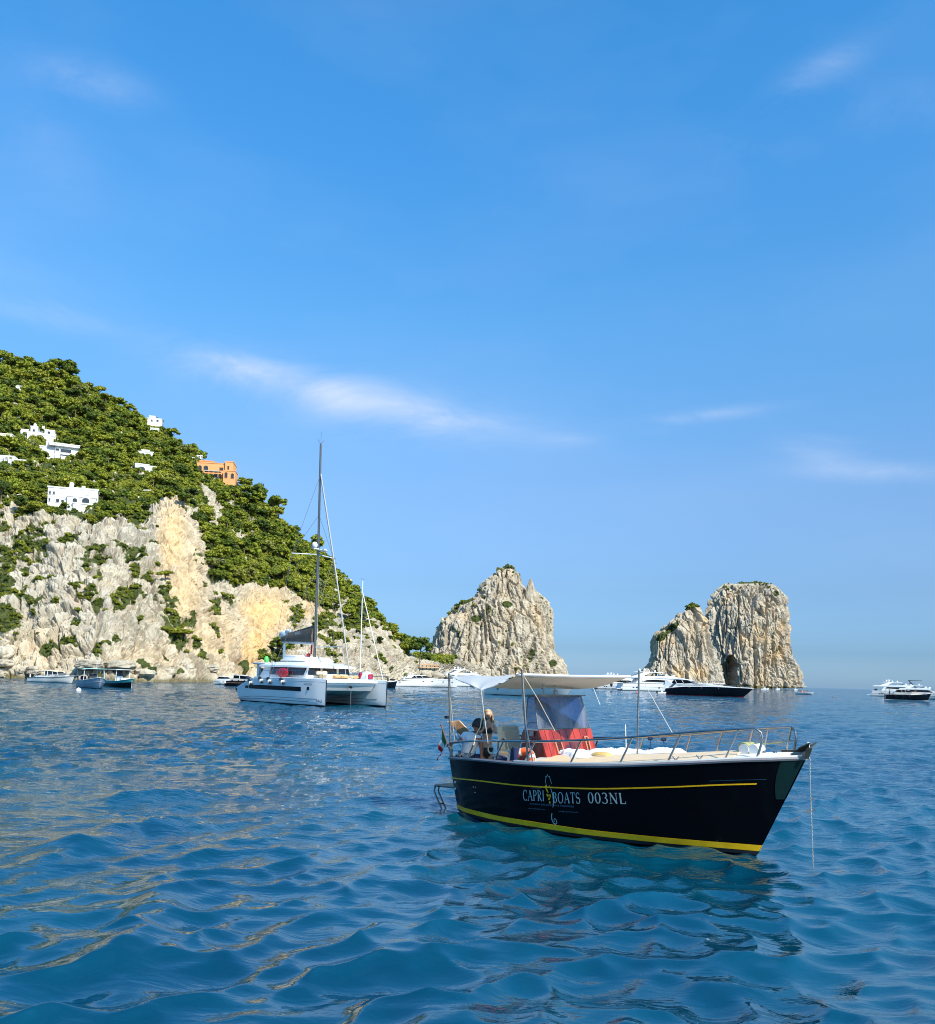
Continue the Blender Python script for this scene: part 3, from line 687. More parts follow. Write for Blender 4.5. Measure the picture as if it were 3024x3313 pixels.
# ------------------------------------------------------------------ the sea stacks
def stack(name, label, D, base_y, left, right, depth=0.62, vegspots=0.2, amp=5.5, cave=None, extra=(), ochre_on=0.3, group='limestone sea stacks', green=()):
    g = thing(name, label, 'sea stack', (0, 0, 0), 0, group)
    Ls = sorted(left, key=lambda p: p[1]); Rs = sorted(right, key=lambda p: p[1])
    ytop = max(Ls[0][1], Rs[0][1])-1
    ys = np.linspace(ytop, base_y+12, 150)
    na = 300
    rows = []
    for y in ys:
        l = np.interp(y, [p[1] for p in Ls], [p[0] for p in Ls]); r = np.interp(y, [p[1] for p in Rs], [p[0] for p in Rs])
        pl_, pr_ = at(l, y, D), at(r, y, D)
        cx_, hw_ = (pl_.x+pr_.x)/2, max(0.5, (pr_.x-pl_.x)/2); zz = (pl_.z+pr_.z)/2
        a = np.linspace(0, 2*np.pi, na, endpoint=False)
        # squarish section
        ca, sa = np.cos(a), np.sin(a); k = (np.abs(ca)**2.6+np.abs(sa)**2.6)**(-1/2.6)
        rows.append(np.stack([cx_+hw_*ca*k, D+hw_*depth*sa*k, np.full(na, zz)+(pr_.z-pl_.z)*0.5*ca*k], 1))
    c = rows[0].mean(0); rows.insert(0, np.repeat(c[None], na, 0)+(rows[0]-c)*0.03)
    rows[0][:, 2] += 0.5
    A = np.array(rows); nr = len(rows); flat = A.reshape(-1, 3)
    dr = np.gradient(A, axis=0); dc = np.gradient(A, axis=1)
    nrm = np.cross(dr.reshape(-1, 3), dc.reshape(-1, 3)); nrm /= np.maximum(1e-6, np.linalg.norm(nrm, axis=1))[:, None]
    out_ = flat-np.array([0, D, 0]); cen = A.mean(1).repeat(na, 0); s_ = np.sign(((flat-cen)*nrm)[:, :2].sum(1)); s_[s_ == 0] = 1; nrm *= s_[:, None]
    d = rock_disp(flat+333, amp, 1.9, 0.15)
    topf = np.clip(np.arange(nr)/8.0, 0.25, 1).repeat(na)
    P2 = flat+nrm*(d*topf)[:, None]
    u, v, _ = unproject(P2)
    if cave:
        cu, ctop, cbot, cw, dep = cave
        wj = 7*perlin(P2/9.0); inside = (np.abs(u-cu+wj) < cw*np.clip((v-ctop+8+wj)/40, 0, 1)**0.6) & (v > ctop) & (P2[:, 1] < D)
        soft = np.clip((cw-np.abs(u-cu+wj))/8, 0, 1)*np.clip((v-ctop)/8, 0, 1)*inside
        P2[:, 1] += dep*soft
    n = fbm(P2/16, 3, 0.6); veg = np.clip((n-0.30+vegspots)*2.2, 0, 0.62)
    for e in green: veg = np.maximum(veg, ell(u, v, *e)*1.0+n*0.3)
    och = np.clip(fbm(P2/30+9, 2)-0.05, 0, 1)*ochre_on*3
    tide = np.clip((3.2-P2[:, 2]-1.2*perlin(P2/6.0))/1.0, 0, 1)
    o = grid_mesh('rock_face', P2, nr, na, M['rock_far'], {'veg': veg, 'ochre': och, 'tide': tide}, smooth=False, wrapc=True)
    o.parent = g
    return g, P2
M['rock_far'] = M['rock'].copy(); M['rock_far'].name = 'limestone_stack'
for n_ in M['rock_far'].node_tree.nodes:
    if n_.type == 'VALTORGB' and len(n_.color_ramp.elements) == 4:
        for e_ in n_.color_ramp.elements: e_.color = (e_.color[0]*.95, e_.color[1]*.93, e_.color[2]*.93, 1)
    if n_.type == 'TEX_NOISE': n_.inputs['Scale'].default_value *= 0.42
    if n_.type == 'BUMP': n_.inputs['Distance'].default_value *= 2.4
stella, SP = stack('sea_stack', 'tall peaked sea stack with a slanting left shoulder and thorn of rock on its right', 820, 2186,
    [(1640, 1835), (1622, 1845), (1598, 1865), (1565, 1887), (1553, 1917), (1536, 1937), (1507, 1947), (1477, 1963), (1460, 1992), (1422, 2020), (1404, 2066), (1392, 2096), (1372, 2125), (1360, 2160), (1350, 2200)],
    [(1655, 1835), (1684, 1856), (1692, 1885), (1700, 1898), (1716, 1906), (1739, 1930), (1770, 1947), (1779, 1976), (1783, 2058), (1796, 2117), (1828, 2167), (1834, 2200)],
    vegspots=0.06, amp=4.2, green=((1540, 2002, 18, 12), (1640, 1955, 16, 10), (1788, 2145, 14, 12), (1722, 2112, 9, 12), (1500, 1948, 40, 7, -0.3), (1450, 1975, 10, 16), (1645, 1835, 20, 5)))
# the thorn on its right shoulder
mb = MB()
tp = at(1716, 1874, 812); 
rings = []
rs_ = random.Random(4)
for i, (y, l, r) in enumerate([(1874, 1714, 1718), (1884, 1708, 1722), (1896, 1702, 1728), (1910, 1698, 1733), (1930, 1692, 1742), (1960, 1690, 1752)]):
    a_, b_ = at(l, y, 812), at(r, y, 812); hw_ = (b_.x-a_.x)/2; cx_ = (a_.x+b_.x)/2
    rings.append([(cx_+hw_*math.cos(2*math.pi*j/11)*rs_.uniform(.8, 1.15), 808+hw_*0.9*math.sin(2*math.pi*j/11)*rs_.uniform(.8, 1.15), a_.z+rs_.uniform(-.6, .6)) for j in range(11)])
mb.loft(rings); mb.build('pinnacle', M['rock_far'], stella, smooth=0)
mezzo, MP = stack('sea_stack', 'smaller leaning sea stack, sloped on the left, in front of the flat-topped one', 880, 2206,
    [(2232, 1957), (2214, 1966), (2208, 1972), (2190, 1994), (2158, 2024), (2122, 2052), (2111, 2078), (2107, 2127), (2092, 2158), (2080, 2170), (2060, 2220)],
    [(2246, 1957), (2254, 1963), (2262, 1980), (2278, 2010), (2290, 2049), (2296, 2088), (2311, 2133), (2324, 2166), (2334, 2225)], vegspots=0.02, amp=4.0, ochre_on=0.5, green=((2175, 2030, 30, 10, -0.7), (2140, 2060, 20, 12, -0.6)))
fuori, FP_ = stack('sea_stack', 'broad flat-topped sea stack with a dark tall cave at its foot', 960, 2214,
    [(2395, 1884), (2353, 1893), (2331, 1906), (2308, 1931), (2291, 1980), (2282, 2019), (2290, 2060), (2296, 2110), (2296, 2230)],
    [(2470, 1884), (2490, 1892), (2516, 1915), (2532, 1944), (2537, 1980), (2539, 2052), (2551, 2117), (2567, 2166), (2580, 2222), (2582, 2235)], vegspots=0.0, amp=5.2, cave=(2363, 2120, 2206, 25, 26), ochre_on=0.45, green=((2510, 1920, 10, 10), (2420, 1884, 90, 4)))
# ------------------------------------------------------------------ foliage
m, nt, bs = new_mat('pine_foliage'); M['leaf'] = m
oi = N(nt, 'ShaderNodeObjectInfo')
nz = noise(nt, 0.55, 5, 0.7)
gp = N(nt, 'ShaderNodeNewGeometry').outputs['Position']; wz = noise(nt, 0.03, 3, 0.6, gp)
f = mathn(nt, 'ADD', mathn(nt, 'ADD', mathn(nt, 'MULTIPLY', oi.outputs['Random'], 0.62), mathn(nt, 'MULTIPLY', nz, 0.34)), mathn(nt, 'MULTIPLY', mathn(nt, 'SUBTRACT', wz, 0.42), 0.8))
nt.links.new(ramp(nt, f, [(0.10, (0.035, 0.055, 0.020)), (0.30, (0.10, 0.14, 0.022)), (0.52, (0.20, 0.235, 0.026)), (0.78, (0.29, 0.295, 0.034)), (0.93, (0.17, 0.19, 0.075))]), bs.inputs['Base Color'])
bs.inputs['Roughness'].default_value = 0.75; bs.inputs['Specular IOR Level'].default_value = 0.15
bump(nt, bs, noise(nt, 5, 4, 0.7), 0.9, 0.25)
M['bark'] = simple('pine_bark', (0.17, 0.115, 0.075), 0.9, var=0.35, nscale=4, bmp=0.5)
def crown_mesh(seed, lumps, R, Hh, flat, tufts):
    r = random.Random(seed); mb = MB(); cen = []
    for i in range(lumps):
        a = r.uniform(0, 6.28); q = R*math.sqrt(r.uniform(0.0, 1))*0.80; z = Hh*(r.uniform(0.35, 1)-0.5*(q/R)**2)
        s_ = R*r.uniform(0.16, 0.31); cen.append((q*math.cos(a), q*math.sin(a), z, s_))
    for cx_, cy_, cz_, s_ in cen:
        n_, m_ = 8, 5; rings = []
        for i in range(1, m_):
            th = math.pi*i/m_
            rings.append([(cx_+s_*math.sin(th)*math.cos(6.283*j/n_)*r.uniform(.78, 1.22), cy_+s_*math.sin(th)*math.sin(6.283*j/n_)*r.uniform(.78, 1.22), cz_-s_*flat*math.cos(th)*r.uniform(.75, 1.2)) for j in range(n_)])
        mb.loft(rings)
    for _ in range(tufts):
        cx_, cy_, cz_, s_ = r.choice(cen); a = r.uniform(0, 6.28); t = math.acos(r.uniform(-0.4, 1))
        p = Vector((cx_+s_*1.2*math.sin(t)*math.cos(a), cy_+s_*1.2*math.sin(t)*math.sin(a), cz_+s_*flat*1.1*math.cos(t)))
        k = R*r.uniform(0.07, 0.15)
        d1 = Vector((r.gauss(0, 1), r.gauss(0, 1), r.gauss(0, .6))).normalized()*k; d2 = Vector((r.gauss(0, 1), r.gauss(0, 1), r.gauss(0, .6))).normalized()*k
        mb.add([p+d1, p-d1*0.6+d2, p-d1*0.5-d2], [(0, 1, 2)])
    return mb
def trunk_mesh(seed, Hh, R, lean=0.15):
    r = random.Random(seed+100); mb = MB()
    top = Vector((r.uniform(-lean, lean)*Hh, r.uniform(-lean, lean)*Hh, Hh*0.80)); mid = top*0.55+Vector((r.uniform(-.1, .1)*Hh, 0, 0))
    mb.tube([(0, 0, -0.6), mid, top], 0.055*Hh, 6, 0.03*Hh)
    for i in range(4):
        a = r.uniform(0, 6.28); st_ = mid.lerp(top, r.uniform(0.3, 1))
        mb.tube([st_, st_+Vector((math.cos(a)*R*.35, math.sin(a)*R*.35, Hh*.16)), st_+Vector((math.cos(a)*R*.65, math.sin(a)*R*.65, Hh*.30))], 0.022*Hh, 5, 0.01*Hh)
    return mb
KINDS = [('umbrella', 11, 22, 1.0, 0.62, 0.55, 800, 0.95), ('umbrella', 12, 20, 1.0, 0.72, 0.6, 800, 1.1), ('umbrella', 13, 25, 1.0, 0.5, 0.5, 850, 0.85),
         ('round', 14, 20, 1.0, 1.0, 0.8, 800, 0.5), ('round', 15, 22, 1.0, 1.15, 0.85, 850, 0.45), ('round', 16, 16, 1.0, 0.85, 0.75, 700, 0.35)]
protos = []
def make_tree(k):
    kind, seed, lumps, R, Hh, flat, tufts, th_ = KINDS[k]
    root = thing('pine_tree' if kind == 'umbrella' else 'evergreen_tree', '-', 'tree')
    c = crown_mesh(seed, lumps, R, Hh, flat, tufts)
    c.v = [(x, y, z+th_) for x, y, z in c.v]
    c.build('crown', M['leaf'], root, smooth=60)
    trunk_mesh(seed, th_+Hh*0.35, R).build('trunk', M['bark'], root)
    return root
def ground_at(px, py, arrs=None):
    U, W, P3, fr = arrs or (HU, HW, HP, hfront)
    d = (U[:fr]-px)**2+(W[:fr]-py)**2; i = np.unravel_index(np.argmin(d), d.shape)
    return Vector(P3[i].tolist())
u2, v2, _ = unproject(HP.reshape(-1, 3)); HU = u2.reshape(HU.shape); HW = v2.reshape(HW.shape)

# ------------------------------------------------------------------ villas on the hillside
VRECT = []
def villa(label, px0, px1, yt, yb, blocks, opens, mat='stucco', rz=0.0, name='villa', cat='house', extra=None, D=None, clear=True):
    g = ground_at((px0+px1)/2, yb) ; D = D or g.y
    pA, pB = at(px0, yb, D), at(px1, yb, D); W = (pB-pA).length; Hh = (yb-yt)/FPX*D
    base = at((px0+px1)/2, yb, D)
    t = thing(name, label, cat, base, rz+0.22, 'villas on the wooded hillside')
    if clear: VRECT.append((px0-6, px1+6, yt+2, yb+14, D))
    dp = W*0.55
    mb = MB()
    for (x0, x1, z0, z1, y0, y1) in blocks:
        zb = -Hh*0.5 if z0 <= 0 else z0*Hh
        mb.box(((x0+x1)/2*W, (y0+y1)/2*dp, (zb+z1*Hh)/2), ((x1-x0)*W, (y1-y0)*dp, z1*Hh-zb))
    mb.build('wall', M[mat], t, smooth=0)
    # thin roof edges / parapets
    mb = MB()
    for (x0, x1, z0, z1, y0, y1) in blocks:
        cx_, cz_ = (x0+x1)/2*W, z1*Hh
        for (bx, by, sx_, sy_) in ((cx_, y0*dp, (x1-x0)*W+.3, .28), (cx_, y1*dp, (x1-x0)*W+.3, .28), (x0*W, (y0+y1)/2*dp, .28, (y1-y0)*dp-.28), (x1*W, (y0+y1)/2*dp, .28, (y1-y0)*dp-.28)):
            mb.box((bx, by, cz_+0.14), (sx_, sy_, 0.32))
    mb.build('parapet', M[mat], t, smooth=0)
    for o in opens:
        kind, x, z, w, h, yf = o[:6]; sidef = o[6] if len(o) > 6 else None
        w_, h_ = w*W, h*Hh
        pts = []
        if kind == 'arch':
            pts = [(-w_/2, 0), (w_/2, 0)]+[(w_/2*math.cos(a), h_-w_/2*0.8+w_/2*0.8*math.sin(a)) for a in [math.pi*i/8 for i in range(9)]]
        else: pts = [(-w_/2, 0), (w_/2, 0), (w_/2, h_), (-w_/2, h_)]
        mk = MB(); fm = MB()
        def P3_(a, b, off):
            if sidef is None: return (x*W+a, yf*dp-off, z*Hh+b)
            return (sidef*W-off, yf*dp+x*dp*0+a, z*Hh+b)
        mk.slab([P3_(a, b, 0.03) for a, b in pts], 0.06)
        wo_ = mk.build('window' if kind != 'door' else 'door', M['shade_glass'], t, smooth=0)
        ring = [P3_(a*1.0, b, 0.09) for a, b in pts]
        fm.tube(ring+[ring[0]], 0.07, 4); fm.build('frame', M['stucco' if mat == 'stucco' else mat], wo_, smooth=0)
    if extra: extra(t, W, Hh, dp)
    return t
def pergola(x0, x1, z0, z1, mat='stucco'):
    def f(t, W, Hh, dp):
        mb = MB()
        for x in np.linspace(x0, x1, 4): mb.tube([(x*W, -0.12*dp, z0*Hh), (x*W, -0.12*dp, z1*Hh)], 0.16, 6)
        mb.box(((x0+x1)/2*W, -0.12*dp, z1*Hh+.1), ((x1-x0)*W+.6, .3, .25)); mb.build('pergola', M[mat], t)
    return f
def chim(x, z, mat='stucco'):
    def f(t, W, Hh, dp):
        mb = MB(); mb.box((x*W, 0.4*dp, z*Hh+.5), (.9, .9, 1.4)); mb.ball((x*W, 0.4*dp, z*Hh+1.3), .55); mb.build('chimney', M[mat], t)
        mb = MB(); mb.box(((x+.25)*W, .2*dp, z*Hh+.4), (.8, .8, .9)); mb.build('chimney', M[mat], t)
    return f
villa('large white villa with an arched corner terrace on the cliff edge', 160, 308, 1578, 1640,
      [(-0.5, -0.05, 0, 0.92, -0.1, 0.9), (-0.05, 0.5, 0, 1.0, 0.1, 1.0), (-0.10, 0.48, 0, 0.50, -0.25, 0.1), (0.02, 0.5, 0, 0.12, -0.35, 0.1)],
      [('rect', -0.46, 0.55, 0.045, 0.16, -0.1), ('rect', -0.38, 0.55, 0.045, 0.16, -0.1), ('rect', -0.46, 0.18, 0.045, 0.16, -0.1), ('rect', -0.30, 0.15, 0.07, 0.18, -0.1), ('rect', -0.2, 0.15, 0.06, 0.16, -0.1),
       ('arch', 0.27, 0.12, 0.16, 0.36, -0.25), ('arch', 0.05, 0.12, 0.10, 0.30, -0.25), ('rect', 0.3, 0.66, 0.1, 0.05, 0.1)], rz=0.12, extra=chim(-0.05, 1.0))
villa('modern white villa with two decks of wide balcony windows and a thin flat roof', 132, 247, 1432, 1492,
      [(-0.5, 0.0, 0, 0.72, 0.1, 1.0), (-0.1, 0.5, 0, 0.8, 0.0, 1.0), (-0.28, 0.52, 0.82, 0.92, -0.15, 1.0), (0.05, 0.4, 0, 0.2, -0.3, 0.1)],
      [('rect', 0.17, 0.50, 0.28, 0.20, 0.0), ('rect', 0.17, 0.22, 0.28, 0.18, 0.0), ('rect', -0.05, 0.55, 0.1, 0.14, 0.0), ('rect', 0.45, 0.2, 0.04, 0.3, 0.0)], rz=0.25, extra=chim(-0.3, 0.85))
villa('white villa with a row of square windows above one wide arch', 70, 174, 1381, 1424,
      [(-0.5, 0.5, 0, 0.55, 0.1, 1.0), (-0.22, -0.02, 0, 1.0, 0.05, 1.0), (0.18, 0.46, 0, 0.85, 0.08, 1.0), (-0.5, -0.3, 0, 0.8, 0.4, 1.0), (-0.3, 0.45, 0, 0.38, -0.1, 0.1)],
      [('rect', -0.13, 0.62, 0.07, 0.2, 0.05), ('rect', 0.08, 0.62, 0.1, 0.12, 0.1), ('rect', 0.3, 0.58, 0.08, 0.2, 0.08), ('arch', 0.08, 0.05, 0.2, 0.33, -0.1), ('rect', -0.18, 0.08, 0.07, 0.2, -0.1)], rz=0.12, extra=chim(-0.12, 1.0))
villa('cream house at the left edge of the hillside', -30, 35, 1403, 1435, [(-0.5, 0.5, 0, 1.0, 0, 1)], [('rect', 0.3, 0.2, 0.12, 0.4, 0.0), ('rect', 0.05, 0.2, 0.12, 0.4, 0.0), ('arch', -0.25, 0.1, 0.18, 0.6, 0.0)], mat='stucco_cream')
villa('low white terrace house half hidden by a spreading pine', 0, 108, 1482, 1508, [(-0.5, 0.5, 0, 0.75, 0, 0.8), (-0.5, -0.1, 0.75, 1.2, 0.3, 1)], [('rect', -0.3, 0.2, 0.1, 0.4, 0.0), ('rect', 0.0, 0.2, 0.1, 0.4, 0.0), ('rect', 0.3, 0.2, 0.14, 0.4, 0.0)], extra=pergola(-0.45, -0.1, 0.0, 1.1))
villa('small white villa with two big arches in the middle of the wood', 438, 503, 1503, 1536, [(-0.5, 0.15, 0, 1.0, 0.1, 1.0), (0.15, 0.5, 0, 0.9, 0.2, 1), (0.1, 0.5, 0, 0.45, -0.1, 0.2)],
      [('arch', -0.2, 0.3, 0.38, 0.5, 0.1), ('arch', 0.3, 0.02, 0.26, 0.36, -0.1), ('rect', 0.33, 0.6, 0.12, 0.15, 0.2)], rz=0.2)
villa('white house with a sloping terrace roof above the twin-arched villa', 448, 494, 1456, 1478, [(-0.5, 0.5, 0, 0.7, 0, 1), (-0.3, 0.2, 0.7, 1.0, 0.2, 1)], [('rect', -0.2, 0.15, 0.2, 0.35, 0.0), ('rect', 0.2, 0.15, 0.15, 0.35, 0.0)])
villa('small pinkish white house near the ridge', 478, 522, 1346, 1368, [(-0.5, 0.5, 0, 0.6, 0, 1), (-0.4, 0.0, 0.6, 1.0, 0.2, 1)], [('rect', 0.2, 0.15, 0.16, 0.3, 0.0), ('rect', -0.2, 0.15, 0.12, 0.3, 0.0)])
villa('tiny white house just below the pinkish one near the ridge', 486, 512, 1386, 1404, [(-0.5, 0.5, 0, 1.0, 0, 1)], [('rect', 0.1, 0.2, 0.3, 0.5, 0.0)])
villa('small white cube house alone high in the wood', 45, 72, 1249, 1268, [(-0.5, 0.5, 0, 1.0, 0, 1)], [('rect', 0.0, 0.15, 0.3, 0.45, 0.0), ('rect', 0.35, 0.4, 0.12, 0.25, 0.0)])
villa('ragged white garden terraces between pines high on the left', 80, 122, 1302, 1317, [(-0.5, 0.1, 0, 0.7, 0, 1), (0.1, 0.5, 0, 1.0, 0.2, 1)], [('rect', -0.2, 0.1, 0.2, 0.4, 0.0)])
villa('row of low white terraces behind pines, right of the large cliff edge villa', 322, 470, 1580, 1602, [(-0.5, -0.3, 0, 1.0, 0, 0.4), (-0.2, 0.1, 0, 0.7, 0, 0.4), (0.1, 0.5, 0, 0.5, 0.1, 0.4)], [('rect', -0.4, 0.2, 0.05, 0.4, 0.0), ('rect', -0.05, 0.1, 0.08, 0.4, 0.0)], rz=-0.1)
villa('white annex with a pergola, left of the orange villa', 622, 652, 1478, 1498, [(-0.5, 0.4, 0, 0.8, 0, 1)], [('rect', 0.1, 0.2, 0.3, 0.4, 0.0)], extra=pergola(0.0, 0.5, 0.3, 1.2))
def orange_extra(t, W, Hh, dp):
    mb = MB(); mb.box((-0.08*W, -0.28*dp, 0.36*Hh), (0.42*W, 0.3*dp, 0.04*Hh)); mb.build('awning', M['canvas_grey'], t)
    for x in (-0.26, -0.15, -0.04, 0.08):
        mb = MB(); mb.box((x*W, -0.4*dp, 0.2*Hh), (0.2, 0.2, 0.32*Hh)); mb.build('post', M['stucco_orange'], t)
villa('orange terraced villa with arches and a glazed loggia on the ridge', 636, 762, 1490, 1552,
      [(-0.5, 0.22, 0, 0.86, 0.0, 1.0), (0.22, 0.42, 0, 0.95, -0.1, 1.0), (0.2, 0.5, 0, 0.42, -0.3, 0.5), (-0.45, -0.1, 0.86, 1.0, 0.2, 1.0), (-0.7, -0.5, 0, 0.7, 0.1, 0.8)],
      [('arch', -0.42, 0.50, 0.10, 0.22, 0.0), ('arch', -0.27, 0.48, 0.12, 0.24, 0.0), ('rect', -0.08, 0.03, 0.4, 0.28, 0.0), ('arch', 0.27, 0.05, 0.08, 0.3, -0.3), ('arch', 0.43, 0.03, 0.08, 0.28, -0.3), ('rect', 0.3, 0.55, 0.05, 0.18, -0.1), ('rect', 0.12, 0.5, 0.1, 0.16, 0.0)],
      mat='stucco_orange', rz=-0.12, extra=orange_extra)
# garden wall and pergola frame on the cliff edge
mb = MB(); a_, b_ = ground_at(455, 1600), ground_at(528, 1602)
mb.tube([a_-Vector((0, 0, 1)), a_+Vector((0, 0, 1.2)), b_+Vector((0, 0, 1.2)), b_-Vector((0, 0, 1))], .17, 5)
tag(mb.build('pergola_frame', M['stucco']), 'thin white pergola frame standing on the cliff edge above the bare rock face', 'pergola')
def wallrun(pts, h, w, label, mat='stucco_cream'):
    mb = MB()
    P_ = [ground_at(*p) for p in pts]
    for a, b in zip(P_[:-1], P_[1:]):
        mb.loft([[(p.x, p.y-w, p.z-2), (p.x, p.y-w, p.z+h), (p.x, p.y+w, p.z+h), (p.x, p.y+w, p.z-2)] for p in (a, b)])
    tag(mb.build('garden_wall', M[mat], smooth=0), label, 'wall')
wallrun([(45, 1618), (80, 1612), (115, 1622)], 1.2, .3, 'pale retaining wall at the cliff top, left of the large white villa')
wallrun([(300, 1640), (340, 1648), (392, 1662)], 0.8, .3, 'pale garden wall along the cliff top, right of the large white villa')
wallrun([(680, 1556), (720, 1560), (755, 1572)], 1.6, .4, 'grey terrace wall below the orange villa', 'canvas_grey')

# ------------------------------------------------------------------ trees: scatter over the wooded part of the hill
rs = np.random.RandomState(21)
cand = []
gu, gv, gP, gveg = HU[:hfront].ravel(), HW[:hfront].ravel(), HP[:hfront].reshape(-1, 3), HV[:hfront].ravel()
yc_ = np.interp(gu, [-700, 0, 300, 560, 620, 660, 690, 760, 1000, 1100, 1200, 1345], [1640, 1645, 1690, 1615, 1640, 1740, 1880, 1900, 1950, 1990, 2010, 2130])
okm = (gveg > 0.5) & (gu > -230) & (gu < 1350) & (gv < yc_+10)
ii = rs.permutation(np.where(okm)[0])
cell = {}
picked = []
def blocked(px, py, D, rpx):
    for (x0, x1, yt, yb, Dv) in VRECT:
        if D < Dv+6 and x0-rpx*0.35 < px < x1+rpx*0.35 and yt-4 < py-rpx*0.6 < yb+22 : return True
        if abs(D-Dv) < 9 and x0 < px < x1 and yt < py < yb+10: return True
    return False
for i in ii:
    x, y = gu[i], gv[i]; D = gP[i, 1]
    sep = 13.0
    k = (int(x//sep), int(y//sep)); bad = False
    for a in (-1, 0, 1):
        for b in (-1, 0, 1):
            for q in cell.get((k[0]+a, k[1]+b), ()):
                if (q[0]-x)**2+((q[1]-y)*1.15)**2 < sep*sep: bad = True; break
            if bad: break
        if bad: break
    if bad: continue
    dia = (3.0+(D-215)*0.0120)*(0.62+0.85*rs.rand()**1.8)
    if blocked(x, y, D, dia/D*FPX/2): continue
    cell.setdefault(k, []).append((x, y)); picked.append((dia/D, i, dia))
picked.sort(reverse=True)
inview = [p for p in picked if -20 < gu[p[1]] < 1345]
rest = [p for p in picked if not (-20 < gu[p[1]] < 1345)]
first, second = inview[:262], inview[262:]+rest
roots = [make_tree(k) for k in range(6)]
used = [False]*6
def put_tree(k, loc, R, label, rz, group='trees on the wooded hillside', zs=1.0):
    r0 = roots[k]
    if used[k]: r = copy_tree(r0)
    else: r = r0; used[k] = True
    r.location = loc; r.rotation_euler = (0, 0, rz); r.scale = (R, R, R*zs); r['label'] = label; r['group'] = group
    return r
LAND = [((234, 1600), 'the large white cliff edge villa'), ((190, 1460), 'the modern white balcony villa'), ((122, 1400), 'the white villa with one wide arch'), ((10, 1415), 'the cream house'), ((60, 1500), 'the low white terrace house'), ((470, 1520), 'the twin-arched villa'), ((705, 1525), 'the orange villa'),
    ((500, 1375), 'the houses near the ridge'), ((58, 1260), 'the small white cube house'), ((400, 1592), 'the row of low white terraces'), ((560, 1700), 'the smooth tan rock face'), ((860, 1930), 'the ochre rock scar'), ((1100, 1880), 'the bare skyline crags'), ((300, 1290), 'the bare part of the ridge'), ((780, 1720), 'the pale crags below the orange villa'), ((980, 1880), 'the catamaran mast top half'), ((340, 1440), 'the middle of the wood'), ((100, 1190), 'the hilltop'), ((60, 1340), 'the ragged garden terraces'), ((1000, 1800), 'the skyline behind the mast'), ((620, 1600), 'the slope under the orange villa'), ((80, 1700), 'the green gully at the left'), ((440, 1860), 'the cliff ledges')]
def tree_label(k, px, py, R):
    (lx, ly), nm_ = min(LAND, key=lambda q: (q[0][0]-px)**2+((q[0][1]-py)*1.3)**2); dx, dy = px-lx, py-ly; d = math.hypot(dx, dy)
    side = ('left of' if dx < 0 else 'right of') if abs(dx) > 1.3*abs(dy) else ('above' if dy < 0 else 'below')
    kd = ['flat-crowned pine', 'umbrella pine', 'ragged low pine', 'round evergreen tree', 'tall bushy evergreen tree', 'small clumped evergreen tree'][k]
    sz = 'big' if R > 3.4 else 'small' if R < 2.1 else 'middling'
    return '%s %s %s%s %s' % (sz, kd, 'just ' if d < 45 else 'well ' if d > 95 else '', side, nm_)
TL = {True: 'umbrella pine with a flat spreading crown among the trees of the wooded hillside', False: 'evergreen tree with a rounded bushy crown among the trees of the wooded hillside'}
for n_, (_, i, dia) in enumerate(first):
    k = rs.choice([0, 1, 2, 3, 4, 5], p=[.24, .22, .2, .14, .1, .1])
    put_tree(int(k), Vector(gP[i].tolist()), dia/2, tree_label(int(k), gu[i], gv[i], dia/2), rs.rand()*6.28, zs=0.85+0.4*rs.rand())
# singled-out trees on the skyline and by the houses
def special(px, py, dia, k, label, zs=1.0):
    p = ground_at(px, py); put_tree(k, p-Vector((0, 0, 0.3)), dia/2, label, rs.rand()*6, 'skyline trees', zs)
special(800, 1582, 7.5, 0, 'dark umbrella pine leaning out below the right end of the orange villa', 0.9)
special(858, 1622, 7.5, 3, 'tall clumped pine standing up from the skyline right of the orange villa', 1.5)
special(895, 1660, 8.0, 1, 'wide pine on the skyline just right of the tall clumped one', 1.2)
special(357, 1278, 4.2, 5, 'small lone tree on the bare part of the ridge')
special(205, 1195, 14, 3, 'dark domed tree on the highest part of the ridge', 0.8)
special(700, 1512, 6.0, 0, 'dark pine showing behind the roof of the orange villa', 0.7)
special(962, 1745, 5, 4, 'narrow dark tree jutting from the steep skyline left of the tall mast', 1.4)
special(1375, 2128, 9, 3, 'round tree on the low saddle between the hill and the peaked sea stack')
special(228, 1612, 5.5, 0, 'twisted pine standing in front of the large white cliff edge villa', 1.3)
special(330, 1632, 5.2, 2, 'leaning pine with bare trunks at the right corner of the large white villa', 1.2)
special(585, 2068, 5.0, 2, 'bright green pine hanging on the cliff above a dark hollow', 0.7)
special(535, 1880, 4.0, 1, 'small pine clinging halfway up the cliff left of the smooth tan face', 0.7)
special(915, 2118, 6.5, 3, 'bushy pine at the cliff foot behind the white catamaran', 0.9)
special(25, 1478, 9.0, 0, 'broad bright pine spreading over the low terrace house', 0.9)

